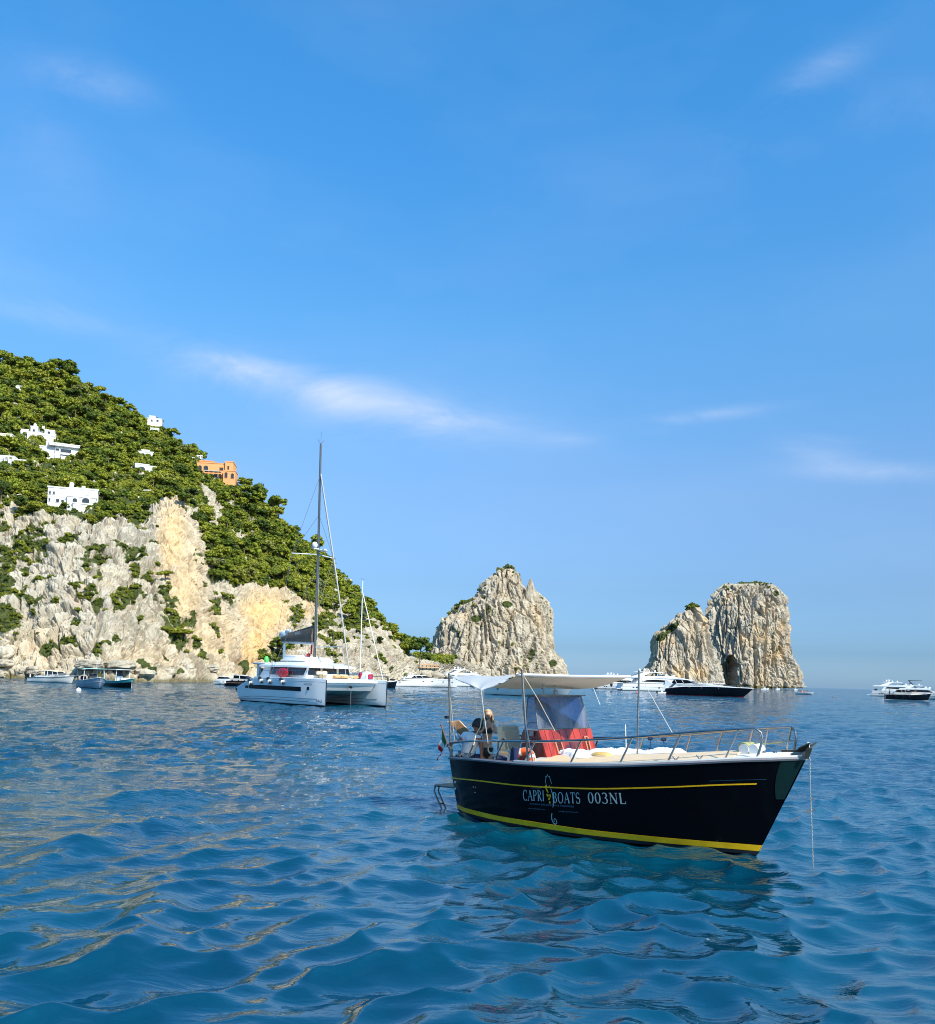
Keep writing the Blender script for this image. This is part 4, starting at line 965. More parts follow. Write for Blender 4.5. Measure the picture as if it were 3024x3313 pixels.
def stuff_scatter(name, label, P, S, Rz, idx, protos_):
    me = bpy.data.meshes.new(name); me.vertices.add(len(P)); me.vertices.foreach_set('co', np.array(P, np.float32).ravel())
    for nm, ty, da in (('scl', 'FLOAT', S), ('rot', 'FLOAT', Rz), ('idx', 'INT', idx)):
        a = me.attributes.new(nm, ty, 'POINT'); a.data.foreach_set('value', np.array(da, np.int32 if ty == 'INT' else np.float32))
    o = bpy.data.objects.new(name, me); COL.objects.link(o)
    ng = bpy.data.node_groups.new(name, 'GeometryNodeTree')
    ng.interface.new_socket('Geometry', in_out='INPUT', socket_type='NodeSocketGeometry'); ng.interface.new_socket('Geometry', in_out='OUTPUT', socket_type='NodeSocketGeometry')
    gi = ng.nodes.new('NodeGroupInput'); go = ng.nodes.new('NodeGroupOutput')
    jn = ng.nodes.new('GeometryNodeJoinGeometry'); iop = ng.nodes.new('GeometryNodeInstanceOnPoints'); iop.inputs['Pick Instance'].default_value = True
    for q in reversed(protos_):
        oi_ = ng.nodes.new('GeometryNodeObjectInfo'); oi_.inputs['Object'].default_value = q; oi_.inputs['As Instance'].default_value = True
        ng.links.new(oi_.outputs['Geometry'], jn.inputs[0])
    def at_(nm, ty):
        n = ng.nodes.new('GeometryNodeInputNamedAttribute'); n.data_type = ty; n.inputs['Name'].default_value = nm; return n.outputs['Attribute']
    ng.links.new(gi.outputs[0], iop.inputs['Points']); ng.links.new(jn.outputs[0], iop.inputs['Instance'])
    ng.links.new(at_('idx', 'INT'), iop.inputs['Instance Index']); ng.links.new(at_('scl', 'FLOAT'), iop.inputs['Scale'])
    cx_ = ng.nodes.new('ShaderNodeCombineXYZ'); ng.links.new(at_('rot', 'FLOAT'), cx_.inputs[2]); ng.links.new(cx_.outputs[0], iop.inputs['Rotation'])
    ng.links.new(iop.outputs[0], go.inputs[0])
    md = o.modifiers.new('scatter', 'NODES'); md.node_group = ng
    return tag(o, label, kind='stuff')
crowns = [[c for c in r.children if c.name.startswith('crown')][0] for r in roots]
P_ = np.array([gP[i] for _, i, d in second]); S_ = [d/2 for _, i, d in second]
stuff_scatter('hillside_forest', 'the smaller and farther trees covering the upper hillside', P_-np.array([0, 0, .8]), S_, rs.rand(len(P_))*6.28, rs.choice(6, len(P_), p=[.22, .2, .18, .16, .12, .12]), crowns)
# scrub on ledges and slopes
cm = (gveg > 0.45) & (gu > -150) & (gP[:, 2] > 5)
jj_ = rs.permutation(np.where(cm)[0])[:5200]
P_ = gP[jj_]; inclf = gv[jj_] > yc_[jj_]
S_ = np.where(inclf, 0.35+0.75*rs.rand(len(jj_))**2, 0.6+1.0*rs.rand(len(jj_)))*(P_[:, 1]/230)
stuff_scatter('cliff_scrub', 'low green scrub on the ledges and between the trees', P_-np.stack([0*S_, 0*S_, S_*0.55], 1), S_, rs.rand(len(P_))*6.28, rs.choice([3, 4, 5], len(P_)), crowns)
lu, lv, lP, lveg = LU[:lfront].ravel(), LW[:lfront].ravel(), LP[:lfront].reshape(-1, 3), LV[:lfront].ravel()
jj_ = rs.permutation(np.where((lveg > 0.5) & (lP[:, 2] > 3))[0])[:320]
stuff_scatter('headland_scrub', 'green bushes on the low saddle of the headland', lP[jj_]-np.array([0, 0, 1.4]), 1.2+1.6*rs.rand(len(jj_)), rs.rand(len(jj_))*6.28, rs.choice([3, 4, 5], len(jj_)), crowns)
# bushes on the stacks
sp_ = []
for PS in (SP, MP, FP_):
    uu, vv, _ = unproject(PS)
    nr_ = len(PS)//300; A_ = PS.reshape(nr_, 300, 3)
    topi = rs.randint(1, 14 if PS is not MP else 8, 60); 
    for t_ in topi: sp_.append(A_[min(t_, nr_-1), rs.randint(0, 300)])
uu, vv, _ = unproject(SP); left_edge = np.where((uu < 1640) & (vv < 2040) & (SP[:, 1] < 830) & (np.abs(uu-np.interp(vv, [1845, 1917, 1947, 1992, 2020], [1622, 1553, 1500, 1460, 1424])) < 9))[0]
for i in rs.choice(left_edge, min(60, len(left_edge)), replace=False): sp_.append(SP[i])
face = np.where((uu > 1440) & (uu < 1790) & (vv > 1930) & (vv < 2170) & (SP[:, 1] < 815))[0]
for i in rs.choice(face, 60, replace=False): sp_.append(SP[i])
P_ = np.array(sp_); stuff_scatter('stack_scrub', 'dark bushes on the tops and ledges of the sea stacks', P_-np.array([0, 0, .9]), 0.8+1.3*rs.rand(len(P_))**2, rs.rand(len(P_))*6.28, rs.choice([3, 4, 5], len(P_)), crowns)

# ------------------------------------------------------------------ boulders along the shore
def boulder(px, py, w, h, label, D=None, seed=0, mat='rock_b'):
    r = np.random.RandomState(seed)
    p = ground_at(px, py); D = D or p.y; c = at(px, py, D); W = w/FPX*D; Hh = h/FPX*D
    n, mm_ = 18, 12; rings = []
    th = np.linspace(0.15, math.pi-0.15, mm_)[:, None]; ph = np.linspace(0, 2*math.pi, n, endpoint=False)[None]
    X_ = np.sin(th)*np.cos(ph); Y_ = np.sin(th)*np.sin(ph); Z_ = -np.cos(th)+0*ph
    k = (np.abs(X_)**3+np.abs(Y_)**3+np.abs(Z_)**3)**(-1/3.); q = np.stack([X_*k, Y_*k, Z_*k], -1).reshape(-1, 3)
    a1, a2, cid = worley(q*0.9+seed*3.1); q = q*(1+0.28*(cid-0.5)+0.18*perlin(q*1.7+seed))[:, None]
    q = q*np.array([W/2, W/2.2, Hh/2])+np.array(c)-np.array([0, W*0.15, 0]); q = q.reshape(mm_, n, 3)
    mb = MB(); mb.loft([[tuple(v) for v in ring] for ring in q.tolist()]); o = mb.build('boulder', M['rock_b'], smooth=0)
    tag(o, label, 'rock', 'boulders at the foot of the cliff')
M['rock_b'] = M['rock'].copy(); M['rock_b'].name = 'boulder_limestone'
for j, (px, py, w, h, l) in enumerate([(22, 2115, 60, 46, 'big angular pinkish boulder in the pile at the left edge of the shore'), (18, 2146, 56, 26, 'flat-topped boulder under the big angular one at the left edge'), (42, 2166, 52, 34, 'rounded grey boulder low in the pile at the left edge'),
      (8, 2084, 40, 30, 'upper boulder of the pile at the left edge'), (70, 2172, 16, 14, 'small pale boulder just above the waterline'), (4, 2182, 40, 22, 'boulder at the waterline at the far left'), (112, 2170, 50, 30, 'grey rock at the waterline left of the white cabin boat'),
      (540, 2175, 60, 34, 'low rock at the waterline right of the teal boat'), (610, 2158, 40, 26, 'pale rock at the cliff foot right of the teal boat'), (680, 2162, 52, 24, 'broad pale rock slab behind the small white motorboat'), (735, 2152, 44, 22, 'white rock slab above the small white motorboat'), (470, 2178, 60, 26, 'grey rock at the waterline behind the teal boat'),
      (300, 2150, 90, 34, 'overhanging ledge rock above the blue-grey boat'), (390, 2152, 90, 30, 'overhanging ledge rock above the teal boat')]):
    boulder(px, py, w, h, l, seed=j+3)
for j, (px, py, w, h, l) in enumerate([(1300, 2190, 40, 30, 'grey boulder behind the stern of the long white motorboat'), (1345, 2180, 26, 26, 'tilted brown boulder below the beach terrace'), (1378, 2186, 34, 24, 'flat grey boulder right of the tilted brown one'), (1415, 2190, 44, 22, 'low pale boulder behind the bow of the long white motorboat'), (1450, 2186, 36, 22, 'pale boulder nearest the awning corner')]):
    q = atz(px, 2200, 0); D_ = 330
    p_ = at(px, py, D_)
    boulder(px, py, w, h*1.3, l, D=D_+j*3, seed=j+40)
# beach terrace on the headland
t = thing('beach_terrace', 'long wooden bathing terrace with straw awnings on the rocks of the headland', 'terrace', at(1374, 2168, 345), 0.0)
k_ = 345/FPX
mb = MB(); mb.box((0, 0, 3.0*k_), (100*k_, 5, 6*k_)); mb.build('platform', M['stucco_cream'], t)
for x0_, x1_, z_ in ((-48, -12, 9), (-10, 46, 9), (-48, 46, 17)):
    mb = MB(); mb.box(((x0_+x1_)/2*k_, -1.5, z_*k_), ((x1_-x0_)*k_, 5, 3.5*k_)); mb.build('awning', M['terracotta'], t)
for x in range(-46, 48, 13):
    mb = MB(); mb.tube([(x*k_, -2.5, 2*k_), (x*k_, -2.5, 17*k_)], .12, 5); mb.build('post', M['wood_dark'], t)
mb = MB(); mb.box((-30*k_, -1, 20*k_), (22*k_, 3, 2.5*k_)); mb.build('parasol', M['canvas'], t)
# ------------------------------------------------------------------ the black boat in the foreground (x forward, y to port, z up)
BANG = math.radians(-43.5); BH = Vector((math.cos(BANG), math.sin(BANG), 0)); BP = Vector((-BH.y, BH.x, 0)); BO = Vector((0.234, 19.862, 0))
def B(x, y, z): return BO+BH*x+BP*y+Vector((0, 0, z))
boat = thing('motorboat', 'black wooden style motorboat with a yellow waterline, red cabin front and grey canvas awning', 'boat', BO, BANG)
L = 7.15
hb = Hull([(0, 1.08), (.15, 1.145), (.35, 1.19), (.55, 1.28), (.75, 1.43), (.88, 1.54), (.95, 1.585), (1, 1.62)],
          [(0, .76), (.06, .93), (.15, 1.1), (.35, 1.27), (.55, 1.25), (.75, 1.0), (.88, .62), (.95, .31), (1, .03)],
          [(0, .55), (.08, .85), (.3, 1.12), (.5, 1.08), (.7, .78), (.85, .42), (.95, .14), (1, .02)], (0.12, 0.0), (6.36, L), draft=0.45, pw=0.7)
mb = MB(); hb.shell(mb, 56, [-1, -.75, -.5, -.25, 0, .04, .1, .2, .3, .4, .5, .6, .7, .8, .9, 1.0]); mb.build('hull', M['black_hull'], boat, smooth=50)
mb = MB(); hb.band(mb, lambda t: -.02, lambda t: .055/hb.sheer(t), 0.008); mb.build('antifouling', M['antifoul'], boat)
mb = MB(); hb.band(mb, lambda t: .055/hb.sheer(t), lambda t: (.142+.012*t)/hb.sheer(t), 0.010); mb.build('waterline_stripe', M['yellow'], boat)
mb = MB(); hb.band(mb, lambda t: 1-.415/hb.sheer(t), lambda t: 1-.392/hb.sheer(t), 0.012, t1=0.935); mb.build('pinstripe', M['yellow'], boat)
mb = MB(); hb.band(mb, lambda t: 1-.60/hb.sheer(t) if 0 else 1-.335/hb.sheer(t), lambda t: 1-.328/hb.sheer(t), 0.006, t0=0.84, t1=0.95); mb.build('rub_line', M['steel'], boat)
# steel plate on the stem
mb = MB()
for sd in (1, -1):
    mb.loft([[hb.P(t, v, sd, .004) for v in (vl, vl+.0001)] for t, vl in ((1, 1), (1, .9))], closed=False) if 0 else None
    pts = []
    for v in np.linspace(.99, .58, 9): pts.append((lerp(.962, .985, ((0.99-v)/.41)**2), v))
    rings = [[hb.P(t0_, v, sd, .012), hb.P((t0_+1)/2, v, sd, .012), hb.P(1.0, v, sd, .014), hb.P(1.0, v, sd, .0), hb.P(t0_, v, sd, -.004)] for t0_, v in pts]
    mb.loft(rings)
mb.build('stem_plate', simple('stem_plate_steel', (0.003, 0.018, 0.018), 0.45, 0.0, spec=.2, var=0.25, nscale=6), boat)
mb = MB(); hb.edge(mb, 0.032, 0.0, nt=56, dy=-0.005); mb.build('rub_rail', simple('grey_rub_rail', (0.24, 0.22, 0.23), 0.4, 0.3), boat)
mb = MB()
for sd in (1, -1):
    mb.loft([[hb.P(t, 1, sd, 0.012)+Vector((0, 0, .03)), hb.P(t, 1, sd, 0.012)+Vector((0, 0, .055)), hb.P(t, 1, sd, -.10 if t < .97 else -.03)+Vector((0, 0, .055)), hb.P(t, 1, sd, -.10 if t < .97 else -.03)+Vector((0, 0, .03))] for t in np.linspace(0.30, 0.995, 40)])
mb.build('gunwale_cap', M['gelcoat_warm'], boat)
# decks
mb = MB(); hb.deck(mb, 1, .09, .02, .315, .985, 30, 0.09); mb.build('foredeck', M['gelcoat_warm'], boat)
mb = MB(); hb.deck(mb, 1, .22, .055, .36, .86, 26, 0.10, th=.07); mb.build('sun_pad', M['cream'], boat)
mb = MB()
for sd in (1, -1):
    mb.loft([[hb.P(t, 1, sd, -.02), hb.P(t, 1, sd, -.16), hb.P(t, 1, sd, -.16)-Vector((0, 0, .03)), hb.P(t, 1, sd, -.02)-Vector((0, 0, .03))] for t in np.linspace(0, .32, 16)])
mb.loft([[(x, y, 1.08-d) for x, d in ((.02, 0), (.16, 0), (.16, .03), (.02, .03))] for y in (-.70, .70)])
mb.build('side_deck', M['gelcoat_grey'], boat)
mb = MB()   # cockpit well
rings = []
for t in np.linspace(.02, .32, 14):
    a = hb.P(t, 1, 1); w = a.y-.17; z0_ = .50
    rings.append([(a.x, w, a.z-.01), (a.x, w*.78, z0_), (a.x, 0, z0_), (a.x, -w*.78, z0_), (a.x, -w, a.z-.01), (a.x, -w-.02, a.z-.02), (a.x, 0, z0_-.04), (a.x, w+.02, a.z-.02)])
mb.loft(rings); mb.build('cockpit', M['cream_vinyl'], boat, smooth=20)
mb = MB(); mb.box((.42, 0, .66), (.42, 1.3, .44), bev=.03); mb.box((.42, .0, .92), (.46, 1.34, .09), bev=.03); mb.build('stern_bench', M['cream_vinyl'], boat)
for sd in (1, -1):
    mb = MB(); mb.box((1.25, sd*.78, .72), (.90, .30, .34), bev=.03); mb.build('side_bench', M['cream_vinyl'], boat)
# console: side wood darkened as in shade, red front with louvred vents
mb = MB()
XB0, XB1, XT0, XT1 = 1.72, 2.50, 1.80, 2.26      # bottom aft/fore, top aft/fore
zb_, zt_ = 1.02, 1.76
yl, yr = -.60, .93
vs = [(XB0, yl, zb_), (XB1, yl, zb_), (XB1+.05, yr, zb_), (XB0, yr, zb_), (XT0, yl+.02, zt_), (XT1-.1, yl+.02, zt_), (XT1+.06, yr-.04, zt_+.02), (XT0, yr-.04, zt_+.02)]
mb.add(vs, [(0, 3, 2, 1), (4, 5, 6, 7), (0, 1, 5, 4), (2, 3, 7, 6), (3, 0, 4, 7), (1, 2, 6, 5)]); mb.build('console', M['mahogany_shaded'], boat, smooth=0)
fb, ft = (Vector((XB1, yl, zb_)), Vector((XB1+.05, yr, zb_))), (Vector((XT1-.1, yl+.02, zt_)), Vector((XT1+.06, yr-.04, zt_+.02)))
def front(u, w, off=0.0):
    p = (fb[0].lerp(fb[1], u)).lerp(ft[0].lerp(ft[1], u), w); n_ = ((fb[1]-fb[0]).cross(ft[0]-fb[0])).normalized()
    if n_.x < 0: n_ = -n_
    return p+n_*off
planks = [0, .10, .235, .37, .50, .63, .76, .88, 1.0]
for i in range(8):
    mb = MB(); u0, u1 = planks[i]+.004, planks[i+1]-.004
    q = [front(u0, .0, .0), front(u1, .0, .0), front(u1, 1, .0), front(u0, 1, .0)]; q2 = [front(u0, .0, .022), front(u1, 0, .022), front(u1, 1, .022), front(u0, 1, .022)]
    mb.add(q+q2, [(0, 1, 2, 3), (7, 6, 5, 4), (0, 4, 5, 1), (1, 5, 6, 2), (2, 6, 7, 3), (3, 7, 4, 0)])
    mb.build('plank', M['mahogany'], boat, smooth=0)
for (u0, u1, w0, w1, nsl) in ((.215, .345, .10, .74, 11), (.80, .88, .12, .80, 11)):
    mb = MB()
    for (a, b, c, d) in ((u0, u0+.02, w0, w1), (u1-.02, u1, w0, w1), (u0, u1, w0, w0+.03), (u0, u1, w1-.03, w1)):
        q = [front(a, c, .022), front(b, c, .022), front(b, d, .022), front(a, d, .022)]; q2 = [front(a, c, .05), front(b, c, .05), front(b, d, .05), front(a, d, .05)]
        mb.add(q+q2, [(0, 1, 2, 3), (7, 6, 5, 4), (0, 4, 5, 1), (1, 5, 6, 2), (2, 6, 7, 3), (3, 7, 4, 0)])
    ventf = mb.build('vent', simple('vent_wood%d' % nsl, (0.50, 0.20, 0.13), 0.4), boat, smooth=0)
    mb = MB(); q = [front(u0+.01, w0+.01, .026), front(u1-.01, w0+.01, .026), front(u1-.01, w1-.01, .026), front(u0+.01, w1-.01, .026)]; mb.slab(q, .004); mb.build('recess', M['rubber'], ventf, smooth=0)
    for k in range(nsl):
        w = lerp(w0+.05, w1-.05, k/(nsl-1)); mb = MB()
        q = [front(u0+.02, w-.010, .046), front(u1-.02, w-.010, .046), front(u1-.02, w+.010, .030), front(u0+.02, w+.010, .030)]; mb.slab(q, .008); mb.build('slat', M['mahogany'], ventf, smooth=0)
# windscreen: clear front sheet and side sheets in a steel frame
gz0, gz1 = 1.79, 2.42
F0, F1 = Vector((XT1-.1, yl+.03, gz0)), Vector((XT1+.06, yr-.05, gz0))
G0, G1 = Vector((1.98, -.50, gz1)), Vector((2.17, .76, gz1+.01))
S0, S1 = Vector((XT0+.04, yl+.03, gz0)), Vector((1.84, -.50, gz1-.01)); S2, S3 = Vector((XT0+.04, yr-.05, gz0)), Vector((1.84, .76, gz1-.01))
mb = MB(); mb.slab([F0, F1, G1, G0], .006); mb.build('windscreen', M['clear'], boat, smooth=0)
mb = MB(); mb.slab([S0, F0, G0, S1], .006); mb.build('side_window', M['clear'], boat, smooth=0)
mb = MB(); mb.slab([F1, S2, S3, G1], .006); mb.build('side_window', M['clear'], boat, smooth=0)
mb = MB(); mb.tube([S1, G0, G1, S3], .014, 6); mb.tube([S0, S1+Vector((-.02, 0, -.06)), S1+Vector((.03, 0, 0))], .014, 6); mb.tube([S2, S3], .014, 6); mb.tube([F0, G0], .008, 5); mb.tube([F1, G1], .008, 5)
mb.tube([F0, F1], .012, 5); mb.build('windscreen_frame', M['dull_steel'], boat)
mb = MB(); mb.slab([S1+Vector((-.03, -.02, .015)), G0+Vector((.04, -.02, .015)), G1+Vector((.04, .1, .015)), S3+Vector((-.03, .1, .015))], .02); mb.build('visor', M['dull_steel'], boat)
mb = MB(); mb.torus((1.78, .25, 1.62), .17, .014, 'x', 20, 6); mb.tube([(1.80, .25, 1.62), (1.95, .25, 1.58)], .02, 6); mb.build('steering_wheel', M['rubber'], boat)
mb = MB(); mb.box((2.02, .42, 1.88), (.10, .22, .16), bev=.02); mb.build('chart_plotter', M['rubber'], boat)
mb = MB(); mb.tube([(1.93, -.61, 1.66), (1.93, -.63, 1.60), (2.06, -.63, 1.60)], .012, 6); mb.box((2.04, -.615, 1.70), (.10, .02, .10)); mb.build('grab_handle', M['steel'], boat)
# the boat builder's script on the console side
def text_mesh(txt, size, name, mat, place, parent, shear=0.0, space=1.0):
    cu = bpy.data.curves.new(name, 'FONT'); cu.body = txt; cu.size = size; cu.shear = shear; cu.space_character = space; cu.resolution_u = 2
    ob = bpy.data.objects.new(name, cu); COL.objects.link(ob)
    bpy.context.view_layer.update()
    me = bpy.data.meshes.new_from_object(ob.evaluated_get(bpy.context.evaluated_depsgraph_get()))
    bpy.data.objects.remove(ob)
    for v in me.vertices: v.co = place(v.co.x, v.co.y)
    me.materials.clear(); me.materials.append(mat)
    o = bpy.data.objects.new(name, me); COL.objects.link(o); o.parent = parent; return o
text_mesh('Apreamare', .125, 'lettering', M['steel'], lambda a, b: Vector((1.80+a*.78, yl-.004, 1.10+b*1.3)), boat, 0.35)
# canopy posts on the console, helm seat
mb = MB(); mb.tube([(1.97, -.2, 2.42), (1.97, -.2, 2.66)], .02, 6); mb.build('canopy_post', M['steel'], boat)
mb = MB(); mb.tube([(2.02, .12, 2.42), (2.0, .12, 2.72)], .018, 6); mb.box((2.02, .12, 2.47), (.08, .08, .12), bev=.01); mb.box((2.0, .12, 2.70), (.07, .09, .04)); mb.build('canopy_post', M['steel'], boat)
mb = MB(); mb.box((1.12, -.06, 1.18), (.36, .56, .10), bev=.03); mb.box((1.12, -.06, 1.27), (.38, .56, .10), bev=.04); mb.build('helm_seat', M['cream_vinyl'], boat)
mb = MB(); mb.box((.98, -.06, 1.55), (.13, .58, .50), ry=-.12, bev=.04); mb.box((1.06, -.06, 1.5), (.05, .5, .4), ry=-.12, bev=.02); mb.build('seat_back', M['cream_vinyl'], boat)
mb = MB(); mb.box((1.12, -.06, .8), (.3, .45, .7), bev=.02); mb.build('seat_base', M['gelcoat_warm'], boat)
mb = MB(); mb.tube([(.95, .3, 1.30), (.95, .42, 1.62), (1.05, .5, 1.84), (1.35, .5, 1.86), (1.5, .5, 1.80)], .014, 6); mb.build('seat_rail', M['dull_steel'], boat)
mb = MB(); mb.tube([(.55, .3, 1.2), (.55, .34, 1.50), (.62, .4, 1.56), (.95, .5, 1.55)], .016, 6); mb.build('boarding_rail', M['navy'], boat)
# handrails
def railz(t): return hb.sheer(t)+np.interp(t, [0, .1, .3, .6, .8, .9], [.36, .35, .40, .46, .50, .50])
def stanchion(t, sd, lean=.18):
    a = hb.P(t, 1, sd, -.04)+Vector((0, 0, .03)); b = hb.P(t+lean/L, 1, sd, -.10); b.z = railz(t+lean/L); return a, b
for sd in (-1, 1):
    tt_ = np.linspace(.085, .893, 40) if sd < 0 else np.linspace(.12, .935, 44)
    pts = [hb.P(t, 1, sd, -.10)+Vector((0, 0, railz(t)-hb.sheer(t))) for t in tt_]
    e = pts[-1]
    pts += [e+Vector((.12, -sd*.05, .01)), e+Vector((.20, -sd*.08, -.05)), e+Vector((.225, -sd*.09, -.16)), e+Vector((.17, -sd*.06, -.40)), e+Vector((.13, -sd*.05, -.50))]
    if sd < 0: pts = [Vector((-.02, -.72, 1.40)), Vector((.15, -.88, 1.41)), Vector((.42, -.98, 1.44))]+pts[1:]
    mb = MB(); mb.tube(pts, .021, 8); mb.build('handrail', M['steel'], boat)
    for t in ((.10, .22, .335, .48, .62, .735) if sd < 0 else (.17, .30, .45, .60, .70, .80, .93)):
        a, b = stanchion(t, sd); mb = MB(); mb.tube([a, b], .018, 6); mb.torus(a+Vector((0, 0, .005)), .022, .009, 'z', 10, 5); mb.build('stanchion', M['steel'], boat)
    a, b = stanchion(.855, sd, .16); mb = MB(); mb.tube([a, b], .014, 6); mb.build('stanchion', M['steel'], boat)
mb = MB(); mb.tube([(-.02, -.72, 1.40), (-.03, -.2, 1.42), (-.03, .3, 1.42), (.0, .72, 1.40), (.2, .9, 1.42), (.6, 1.0, 1.45)], .015, 8); mb.build('stern_rail', M['dull_steel'], boat)
for p, q in (((.02, -.74, 1.08), (-.02, -.74, 1.40)), ((.02, 0, 1.08), (-.03, 0, 1.42)), ((.03, .7, 1.08), (-.0, .72, 1.40)), ((.22, -.9, 1.12), (.2, -.9, 1.41))):
    mb = MB(); mb.tube([p, q], .013, 6); mb.build('stanchion', M['dull_steel'], boat)
# awning poles
for a, b in (((.08, -.80, 1.06), (-.04, -.80, 2.79)), ((2.47, -1.22, 1.2), (2.25, -1.20, 2.90))):
    mb = MB(); mb.tube([a, b], .022, 8); mb.ball(b, .026, 8, 6); mb.build('awning_pole', M['dull_steel'], boat)
mb = MB(); mb.tube([(4.02, 0, 1.40), (4.02, 0, 2.93)], .019, 8); mb.ball((4.02, 0, 2.94), .022, 8, 6); mb.build('awning_pole', M['steel'], boat)
mb = MB(); mb.tube([(2.60, -1.24, 1.22), (2.30, -1.21, 2.2), (2.27, -1.20, 2.55)], .013, 6); mb.build('pole_brace', M['steel'], boat)
# awning: a sloping sheet coloured as in shade and a lit triangular flap aft
def sheet(name, corners, n, sag, mat, th=.010):
    A, Bc, C, D_ = [Vector(c) for c in corners]; up = []
    for i in range(n+1):
        row = []
        for j in range(n+1):
            u, v = i/n, j/n; p = (A.lerp(Bc, u)).lerp(D_.lerp(C, u), v)
            p.z -= sag*16*u*(1-u)*v*(1-v)*.6+sag*.5*(math.sin(math.pi*u)*(abs(v-.5)*2)**2)+.012*math.sin(11*u+5*v); row.append(p)
        up.append(row)
    vs_, fs = [], []
    for s_ in (0, -th):
        for r in up: vs_ += [(p.x, p.y, p.z+s_) for p in r]
    k = (n+1)**2
    for i in range(n):
        for j in range(n):
            a = i*(n+1)+j; fs.append((a, a+n+1, a+n+2, a+1)); fs.append((k+a, k+a+1, k+a+n+2, k+a+n+1))
    for i in range(n):
        for a, b in ((i*(n+1), (i+1)*(n+1)), ((i+1)*(n+1)+n, i*(n+1)+n)): fs.append((a, b, b+k, a+k)[::-1])
        for a, b in ((i, i+1), (n*(n+1)+i+1, n*(n+1)+i)): fs.append((a, b, b+k, a+k))
    mb = MB(); mb.add(vs_, fs); return mb.build(name, mat, boat, smooth=60)
m, nt, bs = new_mat('awning_cloth'); M['awning'] = m      # underside shade put into the colour, taupe on both faces
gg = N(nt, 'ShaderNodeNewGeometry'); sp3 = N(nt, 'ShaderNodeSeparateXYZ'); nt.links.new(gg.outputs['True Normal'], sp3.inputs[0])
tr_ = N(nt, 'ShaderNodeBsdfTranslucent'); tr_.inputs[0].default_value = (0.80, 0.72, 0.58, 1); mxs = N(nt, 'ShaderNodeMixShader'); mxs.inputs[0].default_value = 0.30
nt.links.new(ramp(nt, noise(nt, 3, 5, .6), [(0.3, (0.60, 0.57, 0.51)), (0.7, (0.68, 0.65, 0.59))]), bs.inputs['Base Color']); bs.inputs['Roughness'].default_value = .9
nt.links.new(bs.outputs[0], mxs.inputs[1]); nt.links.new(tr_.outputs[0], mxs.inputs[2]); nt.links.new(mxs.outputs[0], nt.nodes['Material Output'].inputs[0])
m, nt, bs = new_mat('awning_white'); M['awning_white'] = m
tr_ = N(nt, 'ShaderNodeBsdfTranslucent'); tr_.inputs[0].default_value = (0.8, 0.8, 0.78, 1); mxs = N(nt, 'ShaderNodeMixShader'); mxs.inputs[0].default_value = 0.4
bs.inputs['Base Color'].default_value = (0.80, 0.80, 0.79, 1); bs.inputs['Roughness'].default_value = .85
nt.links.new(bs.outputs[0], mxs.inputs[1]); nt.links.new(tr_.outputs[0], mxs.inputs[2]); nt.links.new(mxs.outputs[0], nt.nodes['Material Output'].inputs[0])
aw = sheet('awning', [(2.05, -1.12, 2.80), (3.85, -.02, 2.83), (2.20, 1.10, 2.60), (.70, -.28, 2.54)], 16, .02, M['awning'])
mb = MB(); mb.tube([(2.05, -1.13, 2.82), (2.95, -.575, 2.815), (3.85, -.01, 2.84)], .026, 8); mb.build('awning_hem', M['canvas'], boat)
fl = sheet('awning_flap', [(-.02, -.80, 2.765), (2.03, -1.12, 2.81), (1.50, -1.48, 2.51), (1.48, -1.49, 2.51)], 14, .03, M['awning_white'])
mb = MB(); mb.tube([(3.85, -.01, 2.84), (4.02, 0, 2.90)], .008, 5); mb.tube([(2.05, -1.13, 2.82), (2.24, -1.2, 2.84)], .010, 5); mb.tube([(2.2, 1.13, 2.6), (2.33, 1.2, 2.25)], .006, 4); mb.build('awning_tie', M['rope_white'], boat)
# lines
def line(name, pts, r, mat): 
    mb = MB(); mb.tube(pts, r, 5); return mb.build(name, M[mat], boat)
line('awning_line', [(1.49, -1.48, 2.50), (1.45, -1.35, 2.1), (1.38, -1.12, 1.48)], .008, 'rope_white')
line('bow_line', [(2.25, -1.2, 2.86), (2.5, -1.0, 2.45), (3.1, -.55, 1.72)], .007, 'rope_white') if 0 else None
line('awning_line', [(2.26, -1.2, 2.84), (2.42, -.9, 2.35), (2.55, -.55, 1.78)], .006, 'rope')
line('awning_line', [(4.02, 0, 2.90), (4.05, .6, 2.3), (4.08, 1.14, 1.76)], .006, 'rope_white')
line('mooring_rope', [(.72, -.6, 1.95), (.78, -.7, 1.75), (.80, -.85, 1.6), (1.0, -1.1, 1.47), (1.02, -1.14, 1.42)], .011, 'rope')
line('backstay', [(-.03, -.80, 2.6), (.08, -.7, 1.42)], .004, 'rope')
